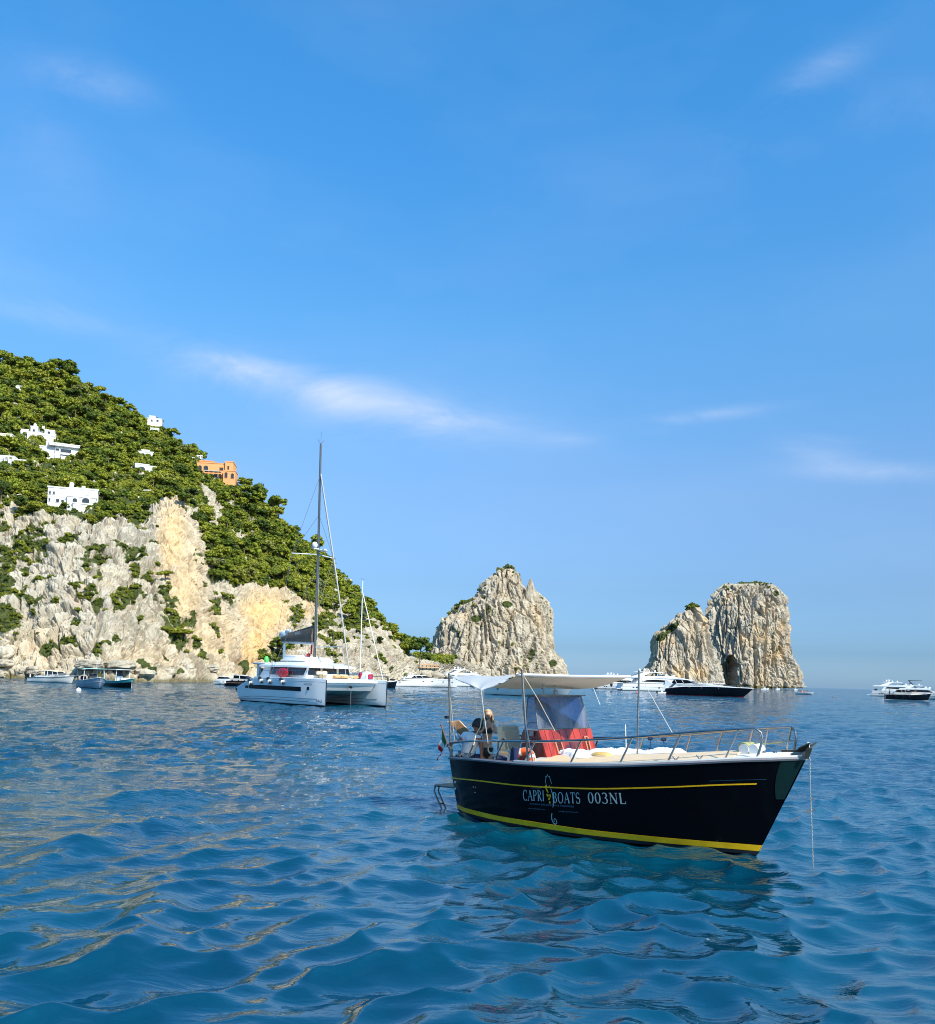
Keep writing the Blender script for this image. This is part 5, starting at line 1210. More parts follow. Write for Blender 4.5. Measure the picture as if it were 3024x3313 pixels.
# flag at the stern
mb = MB(); mb.tube([(-.06, -.58, 1.0), (-.52, -.50, 1.70)], .013, 6); mb.ball((-.53, -.50, 1.71), .02, 8, 6); mb.build('flag_staff', M['wood_dark'], boat)
flagv, flagf, fmi = [], [], []
n1, n2 = 18, 12
for i in range(n1+1):
    for j in range(n2+1):
        a, b = i/n1, j/n2      # a along the fly (hanging), b along the hoist
        h_ = Vector((-.50, -.50, 1.67)).lerp(Vector((-.32, -.53, 1.38)), b)
        p = h_+Vector((-.06*a+.03*math.sin(9*b+3*a)*a-.22*b*a*.6, .05*math.sin(7*b+5*a)*a, -.42*a))
        flagv.append(tuple(p))
for i in range(n1):
    for j in range(n2):
        a = i*(n2+1)+j; flagf.append((a, a+1, a+n2+2, a+n2+1)); fmi.append(min(2, int(3*(i+.5)/n1)))
mb = MB(); mb.add(flagv, flagf); mb.build('flag', None, boat, smooth=60, mats=[M['flag_green'], M['flag_white'], M['flag_red']], fm=fmi)
# folded teak gangway raised at the stern
mb = MB(); gA, gB = Vector((-.50, -.16, 1.80)), Vector((-.20, -.05, 1.52))
ax = (gB-gA).normalized(); wd_ = Vector((.9, .35, .1)).normalized()*.13
gangf = MB(); gangf.slab([gA-wd_*1.12, gB-wd_*1.12, gB+wd_*1.12, gA+wd_*1.12], .03); gang = gangf.build('gangway', M['cream'], boat)
for k in range(7):
    u0, u1 = .04+k*.133, .04+k*.133+.12; mk = MB(); n_ = Vector((0, -.3, 1)).normalized()*.0
    nn = ax.cross(wd_).normalized(); nn = nn if nn.z > 0 else -nn
    q = [gA+ax*(gB-gA).length*u0-wd_, gA+ax*(gB-gA).length*u1-wd_, gA+ax*(gB-gA).length*u1+wd_, gA+ax*(gB-gA).length*u0+wd_]
    mk.slab([p+nn*.022 for p in q], .012); mk.slab([p-nn*.022 for p in q], .012); mk.build('slat', M['teak'], gang, smooth=0)
mb = MB(); mb.tube([gA-wd_*1.1+Vector((.1, 0, -.1)), (-.05, -.35, 1.25), (0, -.4, 1.08)], .013, 6); mb.tube([gA-wd_*.3, (-.08, -.2, 1.2)], .012, 6); mb.build('gangway_strut', M['steel'], boat)
mb = MB(); mb.box((-.66, -.2, 1.87), (.09, .06, .06)); mb.build('gangway_pulley', M['rubber'], boat)
# bathing platform and ladder
mb = MB(); mb.tube([(.06, -.42, .44), (-.74, -.42, .42), (-.78, -.36, .42), (-.78, .36, .42), (-.74, .42, .42), (.06, .42, .44)], .02, 6); plat = mb.build('bathing_platform', M['dull_steel'], boat)
for k in range(7):
    mk = MB(); mk.box((-.38, -.36+k*.12, .435), (.74, .10, .02)); mk.build('slat', M['teak'], plat, smooth=0)
mb = MB(); mb.tube([(-.74, -.40, .42), (-.77, -.40, .30), (-.72, -.40, .22), (-.48, -.40, -.12)], .017, 6); mb.tube([(-.74, -.28, .42), (-.77, -.28, .30), (-.72, -.28, .22), (-.48, -.28, -.12)], .017, 6)
mb.tube([(-.6, -.4, .05), (-.6, -.28, .05)], .013, 5); mb.build('boarding_ladder', M['dull_steel'], boat)
# hull fittings
for x_, z_ in ((.20, .60), (.16, .46)):
    p = hb.at(x_, z_, -1, .01); mb = MB(); mb.ball(p, .03, 10, 6, (1, .5, 1.2)); mb.build('skin_fitting', M['steel'], boat)
for x_, z_ in ((.95, .60), (1.02, .60), (1.0, .50)):
    p = hb.at(x_, z_, -1, .006); mb = MB(); mb.ball(p, .014, 8, 6, (1, .5, 1)); mb.build('skin_fitting', M['steel'], boat)
# stern deck hardware
for p in ((.16, -.66, 1.10), (.62, -.96, 1.17), (.70, -.97, 1.17), (.78, -.98, 1.17)):
    mb = MB(); mb.box((p[0], p[1], p[2]+.03), (.05, .02, .06)); mb.box((p[0], p[1], p[2]+.065), (.14, .025, .02), bev=.006); mb.build('cleat', M['steel'], boat)
mb = MB(); mb.box((.10, -.5, 1.15), (.10, .16, .16), bev=.02); mb.build('stern_light', M['dull_steel'], boat)
for x_ in (.34, 5.35, 5.72):
    p = hb.P(x_/L, 1, -1, -.1); mb = MB(); mb.tube([p+Vector((-.06, 0, .11)), p+Vector((0, 0, .045)), p+Vector((.06, 0, .11))], .012, 5); mb.tube([p, p+Vector((0, 0, .05))], .015, 6); mb.build('cleat', M['steel'], boat)
def squeeze(mb):
    mb.v = [(6.93+(x-6.9)*.78, y*.85, 1.63+(z-1.63)*.70) for x, y, z in mb.v]; return mb
# foredeck gear: warping drum with rope, anchor with chain on the bow roller
mb = MB()
mb.tube([(6.18, .10, 1.70), (6.20, -.22, 1.70)], .085, 14); mb.box((6.2, -.03, 1.63), (.18, .3, .08)); mb.build('windlass', M['gelcoat_grey'], boat)
mb = MB(); mb.tube([(6.36, .06, 1.71), (6.36, -.20, 1.70)], .09, 14); mb.build('windlass_drum', M['gelcoat'], boat)
mb = MB()
for k in range(7): mb.torus((6.19, .09-k*.045, 1.70), .092, .021, 'y', 20, 6)
mb.tube([(6.15, -.2, 1.62), (6.0, -.24, 1.62), (5.95, -.05, 1.63), (6.1, .1, 1.62)], .02, 6)
mb.tube([(6.19, .08, 1.79), (6.5, .03, 1.80), (6.8, .0, 1.85)], .012, 6); mb.build('anchor_rope', M['rope_green'], boat)
mb = MB()
for sd in (1, -1): mb.add([(6.86, sd*.06, 1.60), (7.22, sd*.06, 1.62), (7.26, sd*.05, 1.80), (7.12, sd*.05, 1.74), (6.72, sd*.06, 1.68), (6.86, sd*.075, 1.60), (7.22, sd*.075, 1.62), (7.26, sd*.065, 1.80), (7.12, sd*.065, 1.74), (6.72, sd*.075, 1.68)], [(0, 1, 2, 3, 4), (9, 8, 7, 6, 5), (0, 5, 6, 1), (1, 6, 7, 2), (2, 7, 8, 3), (3, 8, 9, 4), (4, 9, 5, 0)])
mb.tube([(7.2, -.07, 1.66), (7.2, .07, 1.66)], .04, 10); squeeze(mb).build('bow_roller', M['dull_steel'], boat)
mb = MB()
mb.box((6.98, 0, 1.76), (.62, .035, .06), ry=-.10, bev=.01)
mb.slab([(7.00, -.02, 1.78), (7.14, -.19, 1.86), (7.34, -.15, 1.98), (7.24, -.02, 1.82)], .03)
mb.slab([(7.00, .02, 1.78), (7.14, .19, 1.86), (7.34, .15, 1.98), (7.24, .02, 1.82)], .03)
mb.slab([(7.22, -.13, 1.62), (7.30, -.11, 1.62), (7.37, -.10, 1.86), (7.26, -.13, 1.86)], .03)
squeeze(mb).build('anchor', simple('anchor_iron', (0.07, 0.065, 0.05), 0.55, 0.6, var=.3, nscale=14), boat)
mb = MB(); mb.tube([(7.20, -.03, 1.80), (7.20, -.03, 1.88)], .028, 10); mb.build('bow_light', M['gelcoat'], boat)
mb = MB(); mb.tube([(6.88, .12, 1.62), (6.86, .10, 1.85), (6.95, .02, 2.06), (6.93, 0, 2.08)], .013, 6); mb.build('pulpit_stay', M['steel'], boat) if 0 else None
for p in ((6.5, -.1, 1.67), (6.62, .0, 1.67), (6.68, -.08, 1.67)):
    mb = MB(); mb.ball(p, .035, 8, 6, (1, 1, .8)); mb.build('deck_fitting', M['steel'], boat)
def chain(pts, link, r, name='anchor_chain', mat='rope_white'):
    pts = [Vector(p) for p in pts]; mb = MB(); seg = []
    tot_ = sum((pts[i+1]-pts[i]).length for i in range(len(pts)-1)); n = int(tot_/(link*1.35)); 
    for k in range(n):
        s_ = tot_*k/n; i = 0
        while i < len(pts)-2 and s_ > (pts[i+1]-pts[i]).length: s_ -= (pts[i+1]-pts[i]).length; i += 1
        d = (pts[i+1]-pts[i]); p = pts[i]+d.normalized()*s_; q = d.to_track_quat('X', 'Z').to_matrix()
        if k % 2: q = q@Matrix.Rotation(math.pi/2, 3, 'X')
        t0_ = MB(); t0_.torus((0, 0, 0), link*.5, r, 'z', 8, 4)
        mb.add([p+q@Vector((v[0]*1.25, v[1]*.7, v[2])) for v in t0_.v], t0_.f)
    return mb.build(name, M[mat], boat)
M['galv'] = simple('galvanised_chain', (0.22, 0.23, 0.21), 0.45, 0.6, var=.3, nscale=20)
chain([(7.22, 0, 1.62), (7.23, 0, 1.2), (7.26, 0, .6), (7.30, 0, -.3)], .024, .0046, mat='galv')
chain([(6.78, 0, 1.85), (7.0, 0, 1.90)], .03, .006, mat='galv')
# a pair of fenders and odds and ends in the cockpit
mb = MB(); mb.tube([(2.00, -1.04, 1.45), (2.0, -1.04, 1.42)], .06, 10); mb.tube([(2.0, -1.04, 1.42), (1.97, -1.04, 1.17)], .085, 12); f_ = mb.build('fender', M['navy'], boat)
mb = MB(); mb.tube([(1.92, -1.06, 1.33), (1.88, -1.07, 1.12)], .055, 10); mb.build('fender', M['cream_vinyl'], boat)
mb = MB(); mb.tube([(1.62, -1.08, 1.56), (1.6, -1.08, 1.20)], .012, 5); mb.tube([(1.75, -1.0, 1.55), (1.9, -1.05, 1.2)], .012, 5); mb.tube([(1.68, -1.06, 1.56), (1.76, -1.06, 1.60)], .03, 6); mb.build('rail_clamp', M['dull_steel'], boat)
mb = MB()
for k in range(2): mb.torus((1.46, -1.12, 1.38-k*.01), .07+.008*k, .009, 'y', 16, 5)
mb.build('rope_coil', M['rope'], boat)
mb = MB(); mb.ball((1.55, -.95, 1.20), .12, 10, 7, (1.6, .8, .55)); mb.build('tarpaulin', M['navy'], boat)
mb = MB(); mb.tube([(3.0, 1.18, 1.24), (3.0, 1.12, 1.9)], .010, 5); mb.build('whip_aerial', M['gelcoat'], boat)
for x_ in (3.55, 3.85):
    mb = MB(); mb.ball((x_, 1.16, 1.66), .055, 8, 6, (1, 1, .7)); mb.tube([(x_, 1.16, 1.64), (x_+.03, 1.16, 1.42)], .006, 4); mb.ball((x_+.03, 1.14, 1.42), .06, 8, 6, (1, .8, 1.2)); mb.build('snorkel_gear', M['navy'], boat)

# ------------------------------------------------------------------ lettering on the hull: drawn with broad and fine strokes
def strokes_on(surf, strokes, name, mat, parent):
    mb = MB()
    for pts, w in strokes:
        P_ = [Vector((p[0], p[1], 0)) for p in pts]; n = len(P_)
        ws = w if isinstance(w, (list, tuple)) else [w]*n
        Lq, Rq = [], []
        for i in range(n):
            d = (P_[min(i+1, n-1)]-P_[max(i-1, 0)]); d = d.normalized() if d.length > 1e-6 else Vector((1, 0, 0))
            nn = Vector((-d.y, d.x, 0))*ws[i]/2
            Lq.append(P_[i]+nn); Rq.append(P_[i]-nn)
        for i in range(n-1):
            k = len(mb.v); mb.v += [tuple(surf(q.x, q.y)) for q in (Lq[i], Lq[i+1], Rq[i+1], Rq[i])]; mb.f.append((k, k+3, k+2, k+1))
    return mb.build(name, mat, parent, smooth=0)
def arc(cx_, cy_, rx, ry, a0, a1, n=14): return [(cx_+rx*math.cos(math.radians(lerp(a0, a1, i/n))), cy_+ry*math.sin(math.radians(lerp(a0, a1, i/n)))) for i in range(n+1)]
TK, TN = .13, .045
def vary(pts, n=None):   # broad where the stroke is vertical
    out = []
    for i in range(len(pts)):
        a, b = pts[max(i-1, 0)], pts[min(i+1, len(pts)-1)]; dx, dy = abs(b[0]-a[0]), abs(b[1]-a[1]); out.append(lerp(TN, TK, dy/(dx+dy+1e-6)))
    return out
def ser(x, y, w=.22): return ([(x-w/2, y), (x+w/2, y)], TN)
def G(c):
    s = []
    if c == 'C': p = arc(.36, .5, .33, .5, 48, 312); s = [(p, vary(p)), ([(.60, .98), (.60, .70)], TN)]; w = .68
    elif c == 'A': s = [([(.05, 0), (.36, 1.0)], TN), ([(.36, 1.0), (.68, 0)], TK), ([(.17, .36), (.56, .36)], TN), ser(.05, 0.02), ser(.68, .02)]; w = .76
    elif c == 'P': p = arc(.22, .73, .32, .26, 90, -90); s = [([(.14, 0), (.14, 1)], TK), ([(.1, .99), (.22, .99)], TN), (p, vary(p)), ([(.22, .47), (.14, .47)], TN), ser(.14, .02), ser(.10, .98, .16)]; w = .62
    elif c == 'R': p = arc(.22, .75, .30, .24, 90, -90); s = [([(.14, 0), (.14, 1)], TK), ([(.1, .99), (.22, .99)], TN), (p, vary(p)), ([(.22, .51), (.14, .51)], TN), ([(.26, .5), (.62, 0)], TK*.9), ser(.14, .02), ser(.10, .98, .16), ser(.66, .02, .14)]; w = .70
    elif c == 'I': s = [([(.14, 0), (.14, 1)], TK), ser(.14, .02), ser(.14, .98)]; w = .30
    elif c == 'B': p = arc(.22, .76, .26, .23, 90, -90); q = arc(.22, .27, .32, .26, 90, -90); s = [([(.14, 0), (.14, 1)], TK), ([(.08, .99), (.22, .99)], TN), (p, vary(p)), (q, vary(q)), ([(.22, .52), (.14, .52)], TN), ([(.08, .01), (.22, .01)], TN)]; w = .64
    elif c == 'O': p = arc(.38, .5, .33, .5, 0, 360, 24); s = [(p, vary(p))]; w = .80
    elif c == '0': p = arc(.28, .5, .22, .5, 0, 360, 20); s = [(p, vary(p))]; w = .60
    elif c == 'T': s = [([(.34, 0), (.34, 1)], TK), ([(.04, .98), (.64, .98)], TN*1.3), ([(.05, .98), (.05, .82)], TN), ([(.63, .98), (.63, .82)], TN), ser(.34, .02)]; w = .68
    elif c == 'S': p = arc(.28, .74, .22, .25, 40, 250, 12)+arc(.28, .26, .24, .26, 70, -150, 12); s = [(p, [lerp(TN, TK, 1-abs(i/len(p)-.5)*2) for i in range(len(p))]), ([(.46, .98), (.46, .78)], TN), ([(.06, .02), (.06, .24)], TN)]; w = .58
    elif c == '3': p = arc(.24, .76, .20, .23, 150, -80, 12)+arc(.22, .26, .26, .26, 80, -150, 12); s = [(p, vary(p))]; w = .58
    elif c == 'N': s = [([(.12, 0), (.12, 1)], TN), ([(.12, 1), (.66, 0)], TK), ([(.66, 0), (.66, 1)], TN), ser(.12, .02), ser(.66, .98), ser(.08, .98, .14)]; w = .80
    elif c == 'L': s = [([(.14, 0), (.14, 1)], TK), ([(.08, .02), (.56, .02)], TN*1.3), ([(.56, .02), (.56, .22)], TN), ser(.14, .98)]; w = .62
    else: w = .4
    return s, w
def word(txt, x0, x1, z0, z1, h, name, mat=None):
    tot_ = sum(G(c)[1] for c in txt)+.10*(len(txt)-1); k = (x1-x0)/tot_; x = 0; allst = []
    for c in txt:
        st_, w = G(c)
        for pts, ww in st_: allst.append(([(x+p[0], p[1]) for p in pts], ww))
        x += w+.10
    def surf(a, b): xx = x0+a*k; return hb.at(xx, lerp(z0, z1, (xx-x0)/(x1-x0))+b*h, -1, .004)
    return strokes_on(surf, allst, name, mat or M['letter'], boat)
word('CAPRI', 2.37, 2.86, .515, .555, .19, 'lettering')
word('BOATS', 3.05, 3.64, .545, .60, .19, 'lettering')
word('003NL', 3.80, 4.50, .625, .68, .185, 'lettering')
def small(txt, x0, x1, z0, z1, h, mat):
    cu = text_mesh(txt, 1.0, 'lettering', mat, lambda a, b: Vector((a, b, 0)), boat)
    xs_ = [v.co.x for v in cu.data.vertices]; a0, a1 = min(xs_), max(xs_)
    for v in cu.data.vertices:
        u = (v.co.x-a0)/(a1-a0); xx = lerp(x0, x1, u); v.co = hb.at(xx, lerp(z0, z1, u)+v.co.y*h/.72, -1, .004)
small('The Original', 2.57, 2.80, .755, .765, .035, M['letter_dim'])
small('TOURS & EXCURSIONS & TRANSFERS', 2.52, 3.50, .455, .515, .030, M['letter_dim'])
small('www.capriboats.com', 2.48, 2.86, .375, .395, .022, M['letter_dim'])
small('info@capriboats.com', 3.16, 3.58, .40, .43, .022, M['letter_dim'])
# the seahorse emblem: outlined back, curled tail, yellow belly plates
def emb(a, b): return hb.at(2.97+a, .66+b, -1, .005)
sh = [([(-.055, .22), (-.068, .27), (-.05, .33), (-.02, .365), (.02, .35), (.045, .31), (.06, .25), (.075, .22)], .009), ([(-.055, .22), (-.05, .17), (-.035, .14)], .008), ([(-.02, .365), (-.015, .39)], .008), ([(-.055, .33), (-.06, .35)], .007), ([(.03, .345), (.04, .36)], .007),
      ([(.01, .20), (.05, .13), (.085, .03), (.095, -.06), (.085, -.15), (.07, -.20)], [.006, .012, .018, .02, .014, .006]),
      ([(.045, -.30), (.03, -.35), (.03, -.42), (.06, -.48), (.10, -.50), (.135, -.47), (.13, -.42), (.10, -.395), (.075, -.41), (.078, -.44), (.10, -.45)], [.012, .018, .018, .018, .018, .016, .014, .012, .012, .01, .008])]
strokes_on(emb, sh, 'emblem', M['letter'], boat)
ye = [([(-.06, .19), (-.055, .13), (-.03, .08), (-.01, .06)], [.03, .035, .03, .015]), ([(-.05, .03), (-.02, .0), (-.015, -.01)], [.03, .05, .03]), ([(.02, .03), (.025, .0), (.03, -.03)], [.03, .03, .01]), ([(-.01, -.07), (.005, -.04), (.02, -.04)], [.03, .035, .02]), ([(.0, -.10), (.02, -.13)], [.03, .02])]
strokes_on(emb, ye, 'emblem', M['yellow'], boat)

# ------------------------------------------------------------------ things lying on the deck
lb = MB(); lb.torus((0, 0, 0), .20, .062, 'z', 36, 12)
buoy = thing('lifebuoy', 'orange lifebuoy with pale bands leaning on the starboard coaming of the black boat', 'lifebuoy', B(2.17, -1.02, 1.20)); buoy.rotation_euler = (math.radians(62), 0, BANG+.2)
lb.build('ring', M['orange'], buoy, smooth=60)
for a0 in (20, 110, 200, 290):
    k = MB(); k.torus((0, 0, 0), .20, .066, 'z', 6, 12, math.radians(a0), math.radians(a0+15)); k.build('band', M['gelcoat_warm'], buoy, smooth=60)
k = MB(); k.torus((0, 0, .02), .268, .008, 'z', 28, 5); k.build('grab_rope', M['rope'], buoy)
def cloth(name, label, cat, cx_, cy_, sx_, sy_, rot, hgt, mat, seed, z0=None):
    n = 44; vs_ = []; r = seed*3.7
    ca, sa = math.cos(rot), math.sin(rot)
    q = []
    for i in range(n+1):
        for j in range(n//2+1):
            u, v = i/n-.5, j/(n//2)-.5; e = 1+.10*math.sin(9*v+r)+.08*math.sin(17*u+r)
            x = cx_+(u*sx_*e)*ca-(v*sy_*e)*sa; y = cy_+(u*sx_*e)*sa+(v*sy_*e)*ca; q.append((x, y, u, v))
    Q = np.array([(a*6, b*6, r) for a, b, _, _ in q]); nn = fbm(Q, 4, .6, True); n2 = fbm(Q*.35+5, 2, .5)
    for (x, y, u, v), k1, k2 in zip(q, nn, n2):
        t = min(max(x/L, 0.02), .97); half = max(.1, hb.bs(t)-.22); zb = hb.sheer(t)+.055+.10*(1-min(1, abs(y)/half))**.8
        ed = min(1, (0.5-abs(u))*7, (0.5-abs(v))*6); vs_.append(B(x, y, zb+.012+max(0, hgt*(.35+.9*k1*.5+.8*k2))*max(0, ed)))
    me_ = MB(); fs = []
    m_ = n//2+1
    for i in range(n):
        for j in range(n//2): a = i*m_+j; fs.append((a, a+m_, a+m_+1, a+1))
    k0 = len(vs_); vs_ += [v-Vector((0, 0, .012)) for v in vs_]; fs += [tuple(reversed([a+k0 for a in f])) for f in fs]
    me_.add(vs_, fs); o = me_.build(name, M[mat], smooth=70); return tag(o, label, cat)
cloth('towel', 'rumpled white towel against the foot of the red cabin front', 'towel', 2.95, -.18, 1.15, .75, -.55, .11, 'towel', 1)
cloth('towel', 'long crumpled white towel spread across the far side of the sun pad', 'towel', 3.95, .42, 1.6, .55, -.05, .13, 'towel', 2)
cloth('towel', 'white towel bunched beside the yellow cushion', 'towel', 3.38, .02, .55, .6, .3, .13, 'towel', 3)
pc = MB(); rings = []
for i in range(9):
    u = i/8*2-1; rings.append([Vector((u*.20, .13*math.cos(a)*(1-.25*u*u), .055*math.sin(a)*(1-u**4*.8))) for a in np.linspace(0, 2*math.pi, 16, endpoint=False)])
pc.loft(rings); pil = thing('cushion', 'small yellow cushion lying on the sun pad between white towels', 'cushion', B(3.50, -.36, 1.40)); pil.rotation_euler = (0.05, 0, BANG-.05)
pc.build('cover', M['pillow'], pil, smooth=70)
k = MB(); k.tube([(-.19, .115, 0), (0, .135, 0), (.19, .115, 0)], .008, 5); k.tube([(-.19, -.115, 0), (0, -.135, 0), (.19, -.115, 0)], .008, 5); k.build('piping', M['cream'], pil)
# ------------------------------------------------------------------ people: one skinned body each, clothes as children
def skin_body(name, verts, edges, mat, parent, root=0, sub=2):
    me = bpy.data.meshes.new(name); me.from_pydata([v[:3] for v in verts], edges, [])
    me.materials.append(mat)
    o = bpy.data.objects.new(name, me); COL.objects.link(o); o.parent = parent
    sk = o.modifiers.new('skin', 'SKIN'); sk.use_smooth_shade = True
    for i, v in enumerate(verts):
        r = v[3]; o.data.skin_vertices[0].data[i].radius = (r, r if len(v) < 5 else v[4]) 
        o.data.skin_vertices[0].data[i].use_root = (i == root)
    ss = o.modifiers.new('sub', 'SUBSURF'); ss.levels = sub; ss.render_levels = sub
    return o
def hand(wr, d, up, sc, mat, parent, curl=0.5, name='hand'):
    """palm with five bent fingers as one mesh"""
    wr, d, up = Vector(wr), Vector(d).normalized(), Vector(up).normalized(); sd = d.cross(up).normalized(); mb = MB()
    pal = []
    for k, (l, w, t) in enumerate(((0, .022, .016), (.03, .036, .015), (.075, .040, .012), (.088, .034, .010))):
        c = wr+d*l*sc; pal.append([c+sd*(w*sc*math.cos(a))+up*(t*sc*math.sin(a)) for a in np.linspace(0, 6.283, 10, endpoint=False)])
    mb.loft(pal)
    for k, (off, ln) in enumerate(((-.030, .062), (-.010, .074), (.011, .070), (.030, .054))):
        b = wr+d*.082*sc+sd*off*sc; p1 = b+d*ln*.45*sc-up*curl*.012*sc; p2 = p1+(d*(1-curl)-up*curl).normalized()*ln*.35*sc; p3 = p2+(d*(.5-curl)-up).normalized()*ln*.25*sc
        mb.tube([b, p1, p2, p3], .0095*sc, 6, .007*sc)
    b = wr+d*.025*sc-sd*.034*sc; mb.tube([b, b-sd*.028*sc+d*.022*sc-up*.008*sc, b-sd*.030*sc+d*.050*sc-up*.018*sc], .011*sc, 6, .008*sc)
    return mb.build(name, mat, parent, smooth=70)
def head(c, r, face, mat, parent, tilt=None):
    """skull with brow, nose, chin and ears, face looking along 'face'"""
    mb = MB(); rings = []; n, m_ = 18, 14
    for i in range(m_+1):
        z = math.cos(math.pi*i/m_); rr = math.sin(math.pi*i/m_)
        ring = []
        for j in range(n):
            a = 2*math.pi*j/n; x, y = rr*math.cos(a)*.90, rr*math.sin(a)*.74
            zz = z*1.12
            if z < -.1: x *= 1+.10*z; y *= 1+.35*z; x += .05*(-z)
            if x > 0:
                f = math.exp(-(y/.16)**2)
                x += .20*f*math.exp(-((zz+.12)/.13)**2)+.06*f*math.exp(-((zz+.52)/.10)**2)+.06*math.exp(-(y/.5)**2)*math.exp(-((zz-.22)/.1)**2)
                x -= .09*math.exp(-((abs(y)-.30)/.12)**2)*math.exp(-((zz-.06)/.10)**2)
            ring.append((x, y, zz))
        rings.append(ring)
    mb.loft(rings, caps=True)
    for s_ in (1, -1): mb.ball((-.02, s_*.74, -.05), .17, 8, 6, (.7, .35, 1.1))
    mb.ball((.80, 0, -.44), .10, 8, 5, (.5, 1.6, .35))
    q = Vector(face).to_track_quat('X', 'Z').to_matrix(); c = Vector(c)
    if tilt is not None: q = q@Matrix.Rotation(tilt, 3, 'X')
    mb.v = [tuple(c+q@(Vector(v)*r)) for v in mb.v]
    e = MB()
    for s_ in (1, -1):
        e.ball((.80, s_*.28, .05), .075, 8, 5, (.6, 1.3, .7)); e.tube([(.84, s_*.14, .20), (.86, s_*.28, .24), (.78, s_*.42, .19)], .03, 5)
    e.v = [tuple(c+q@(Vector(v)*r)) for v in e.v]; e.build('eyes', M['hair_black'], parent, smooth=80)
    return mb.build('head', mat, parent, smooth=80), q, c
# man bending over at the stern (world axes: X to the right, Y away from the camera)
mo = Vector((0.10, 19.40, 0)); man = thing('person', 'man in white T-shirt and navy shorts bending at the stern with his back turned', 'person', mo+Vector((0, 0, .44)))
def mk(v): return [(x, y, z-.44, *r) for x, y, z, *r in v]
mv = mk([(-.04, .02, 1.12, .15, .12), (0.0, -.02, 1.26, .145, .115), (.04, -.06, 1.42, .165, .12), (.09, -.08, 1.54, .16, .11), (.15, -.09, 1.62, .055), (.19, -.10, 1.68, .05),
         (-.08, -.06, 1.54, .075), (-.19, -.12, 1.43, .045), (-.28, -.20, 1.415, .034), (-.33, -.24, 1.40, .03),
         (.22, -.10, 1.50, .07), (.26, -.14, 1.32, .046), (.27, -.20, 1.16, .034), (.275, -.22, 1.09, .03),
         (-.12, .02, 1.05, .10), (.02, .05, 1.02, .10), (.05, .16, 1.0, .085), (.26, -.02, 1.12, .075), (.30, .02, .80, .055), (.31, .05, .52, .04), (.36, -.05, .48, .04),
         (-.06, .3, .98, .085), (-.04, .36, .72, .055), (-.04, .40, .52, .04), (-.04, .30, .48, .04)])
me_ = [(0, 1), (1, 2), (2, 3), (3, 4), (4, 5), (3, 6), (6, 7), (7, 8), (8, 9), (3, 10), (10, 11), (11, 12), (12, 13), (0, 14), (0, 15), (15, 17), (17, 18), (18, 19), (19, 20), (14, 21), (21, 22), (22, 23), (23, 24), (15, 16)]
skin_body('body', mv, me_, M['skin_dark'], man)
sv = mk([(-.05, .02, 1.06, .165, .14), (-.01, -.02, 1.22, .165, .14), (.03, -.05, 1.38, .185, .14), (.07, -.08, 1.51, .17, .125), (.13, -.09, 1.575, .085),
         (-.09, -.07, 1.535, .095), (-.165, -.10, 1.46, .078), (.21, -.10, 1.50, .095), (.25, -.12, 1.38, .085)])
skin_body('t_shirt', sv, [(0, 1), (1, 2), (2, 3), (3, 4), (3, 5), (5, 6), (3, 7), (7, 8)], M['shirt'], man)
pv = mk([(-.04, .03, 1.05, .155, .13), (.06, .02, 1.03, .12), (.22, -.01, 1.10, .10), (.27, -.01, 1.07, .085), (-.12, .1, 1.02, .12), (-.08, .26, 1.0, .10)])
skin_body('shorts', pv, [(0, 1), (1, 2), (2, 3), (0, 4), (4, 5)], M['navy'], man)
mb = MB(); mb.torus((-.04, .02, .655), .155, .018, 'z', 20, 6); mb.build('belt', M['rubber'], man)
_, q, c = head((.175, -.13, 1.76-.44), .118, (.55, .45, -.35), M['skin_dark'], man)
mb = MB(); rings = []
hr = random.Random(3)
for i in range(9):
    th = .05+i*.245; rings.append([tuple(c+q@(Vector((math.sin(th)*math.cos(a)*.96-.10, math.sin(th)*math.sin(a)*.86, math.cos(th)*1.20+.02))*.123*(1+.05*hr.random()))) for a in np.linspace(0, 6.283, 18, endpoint=False) if True])
mb.loft(rings); mb.build('hair', M['hair_black'], man, smooth=80)
hand((-.33, -.24, .96), (-.9, -.3, -.35), (.2, -.2, .9), 1.0, M['skin_dark'], man, .7)
hand((.275, -.22, .65), (.1, -.2, -1), (.6, -.6, 0), 1.0, M['skin_dark'], man, .4)
# woman standing with one hand raised to her mouth
wo_ = Vector((0.48, 19.80, 0)); wom = thing('person', 'blonde woman in a black bikini standing at the stern, hand raised to her face', 'person', wo_+Vector((0, 0, .44)))
wv = [(x, y, z-.44, *r) for x, y, z, *r in [(0, 0, 1.26, .125, .10), (0, 0, 1.42, .095, .08), (.005, -.01, 1.58, .115, .085), (.01, -.01, 1.72, .11, .075), (.005, -.01, 1.80, .042), (.01, -.02, 1.87, .04),
      (.145, -.01, 1.745, .048), (.20, -.09, 1.60, .036), (.155, -.17, 1.62, .033), (.07, -.19, 1.74, .027), (.045, -.18, 1.77, .024),
      (-.12, -.01, 1.74, .048), (-.16, -.05, 1.58, .036), (-.13, -.14, 1.60, .03), (-.07, -.19, 1.70, .026), (-.06, -.19, 1.73, .024),
      (-.07, 0, 1.17, .09), (-.085, .0, .86, .062), (-.09, .03, .54, .04), (-.09, -.06, .48, .035), (.07, 0, 1.17, .09), (.08, .0, .86, .062), (.08, .03, .54, .04), (.08, -.06, .48, .035)]]
skin_body('body', wv, [(0, 1), (1, 2), (2, 3), (3, 4), (4, 5), (3, 6), (6, 7), (7, 8), (8, 9), (9, 10), (3, 11), (11, 12), (12, 13), (13, 14), (14, 15), (0, 16), (16, 17), (17, 18), (18, 19), (0, 20), (20, 21), (21, 22), (22, 23)], M['skin'], wom)
mb = MB()
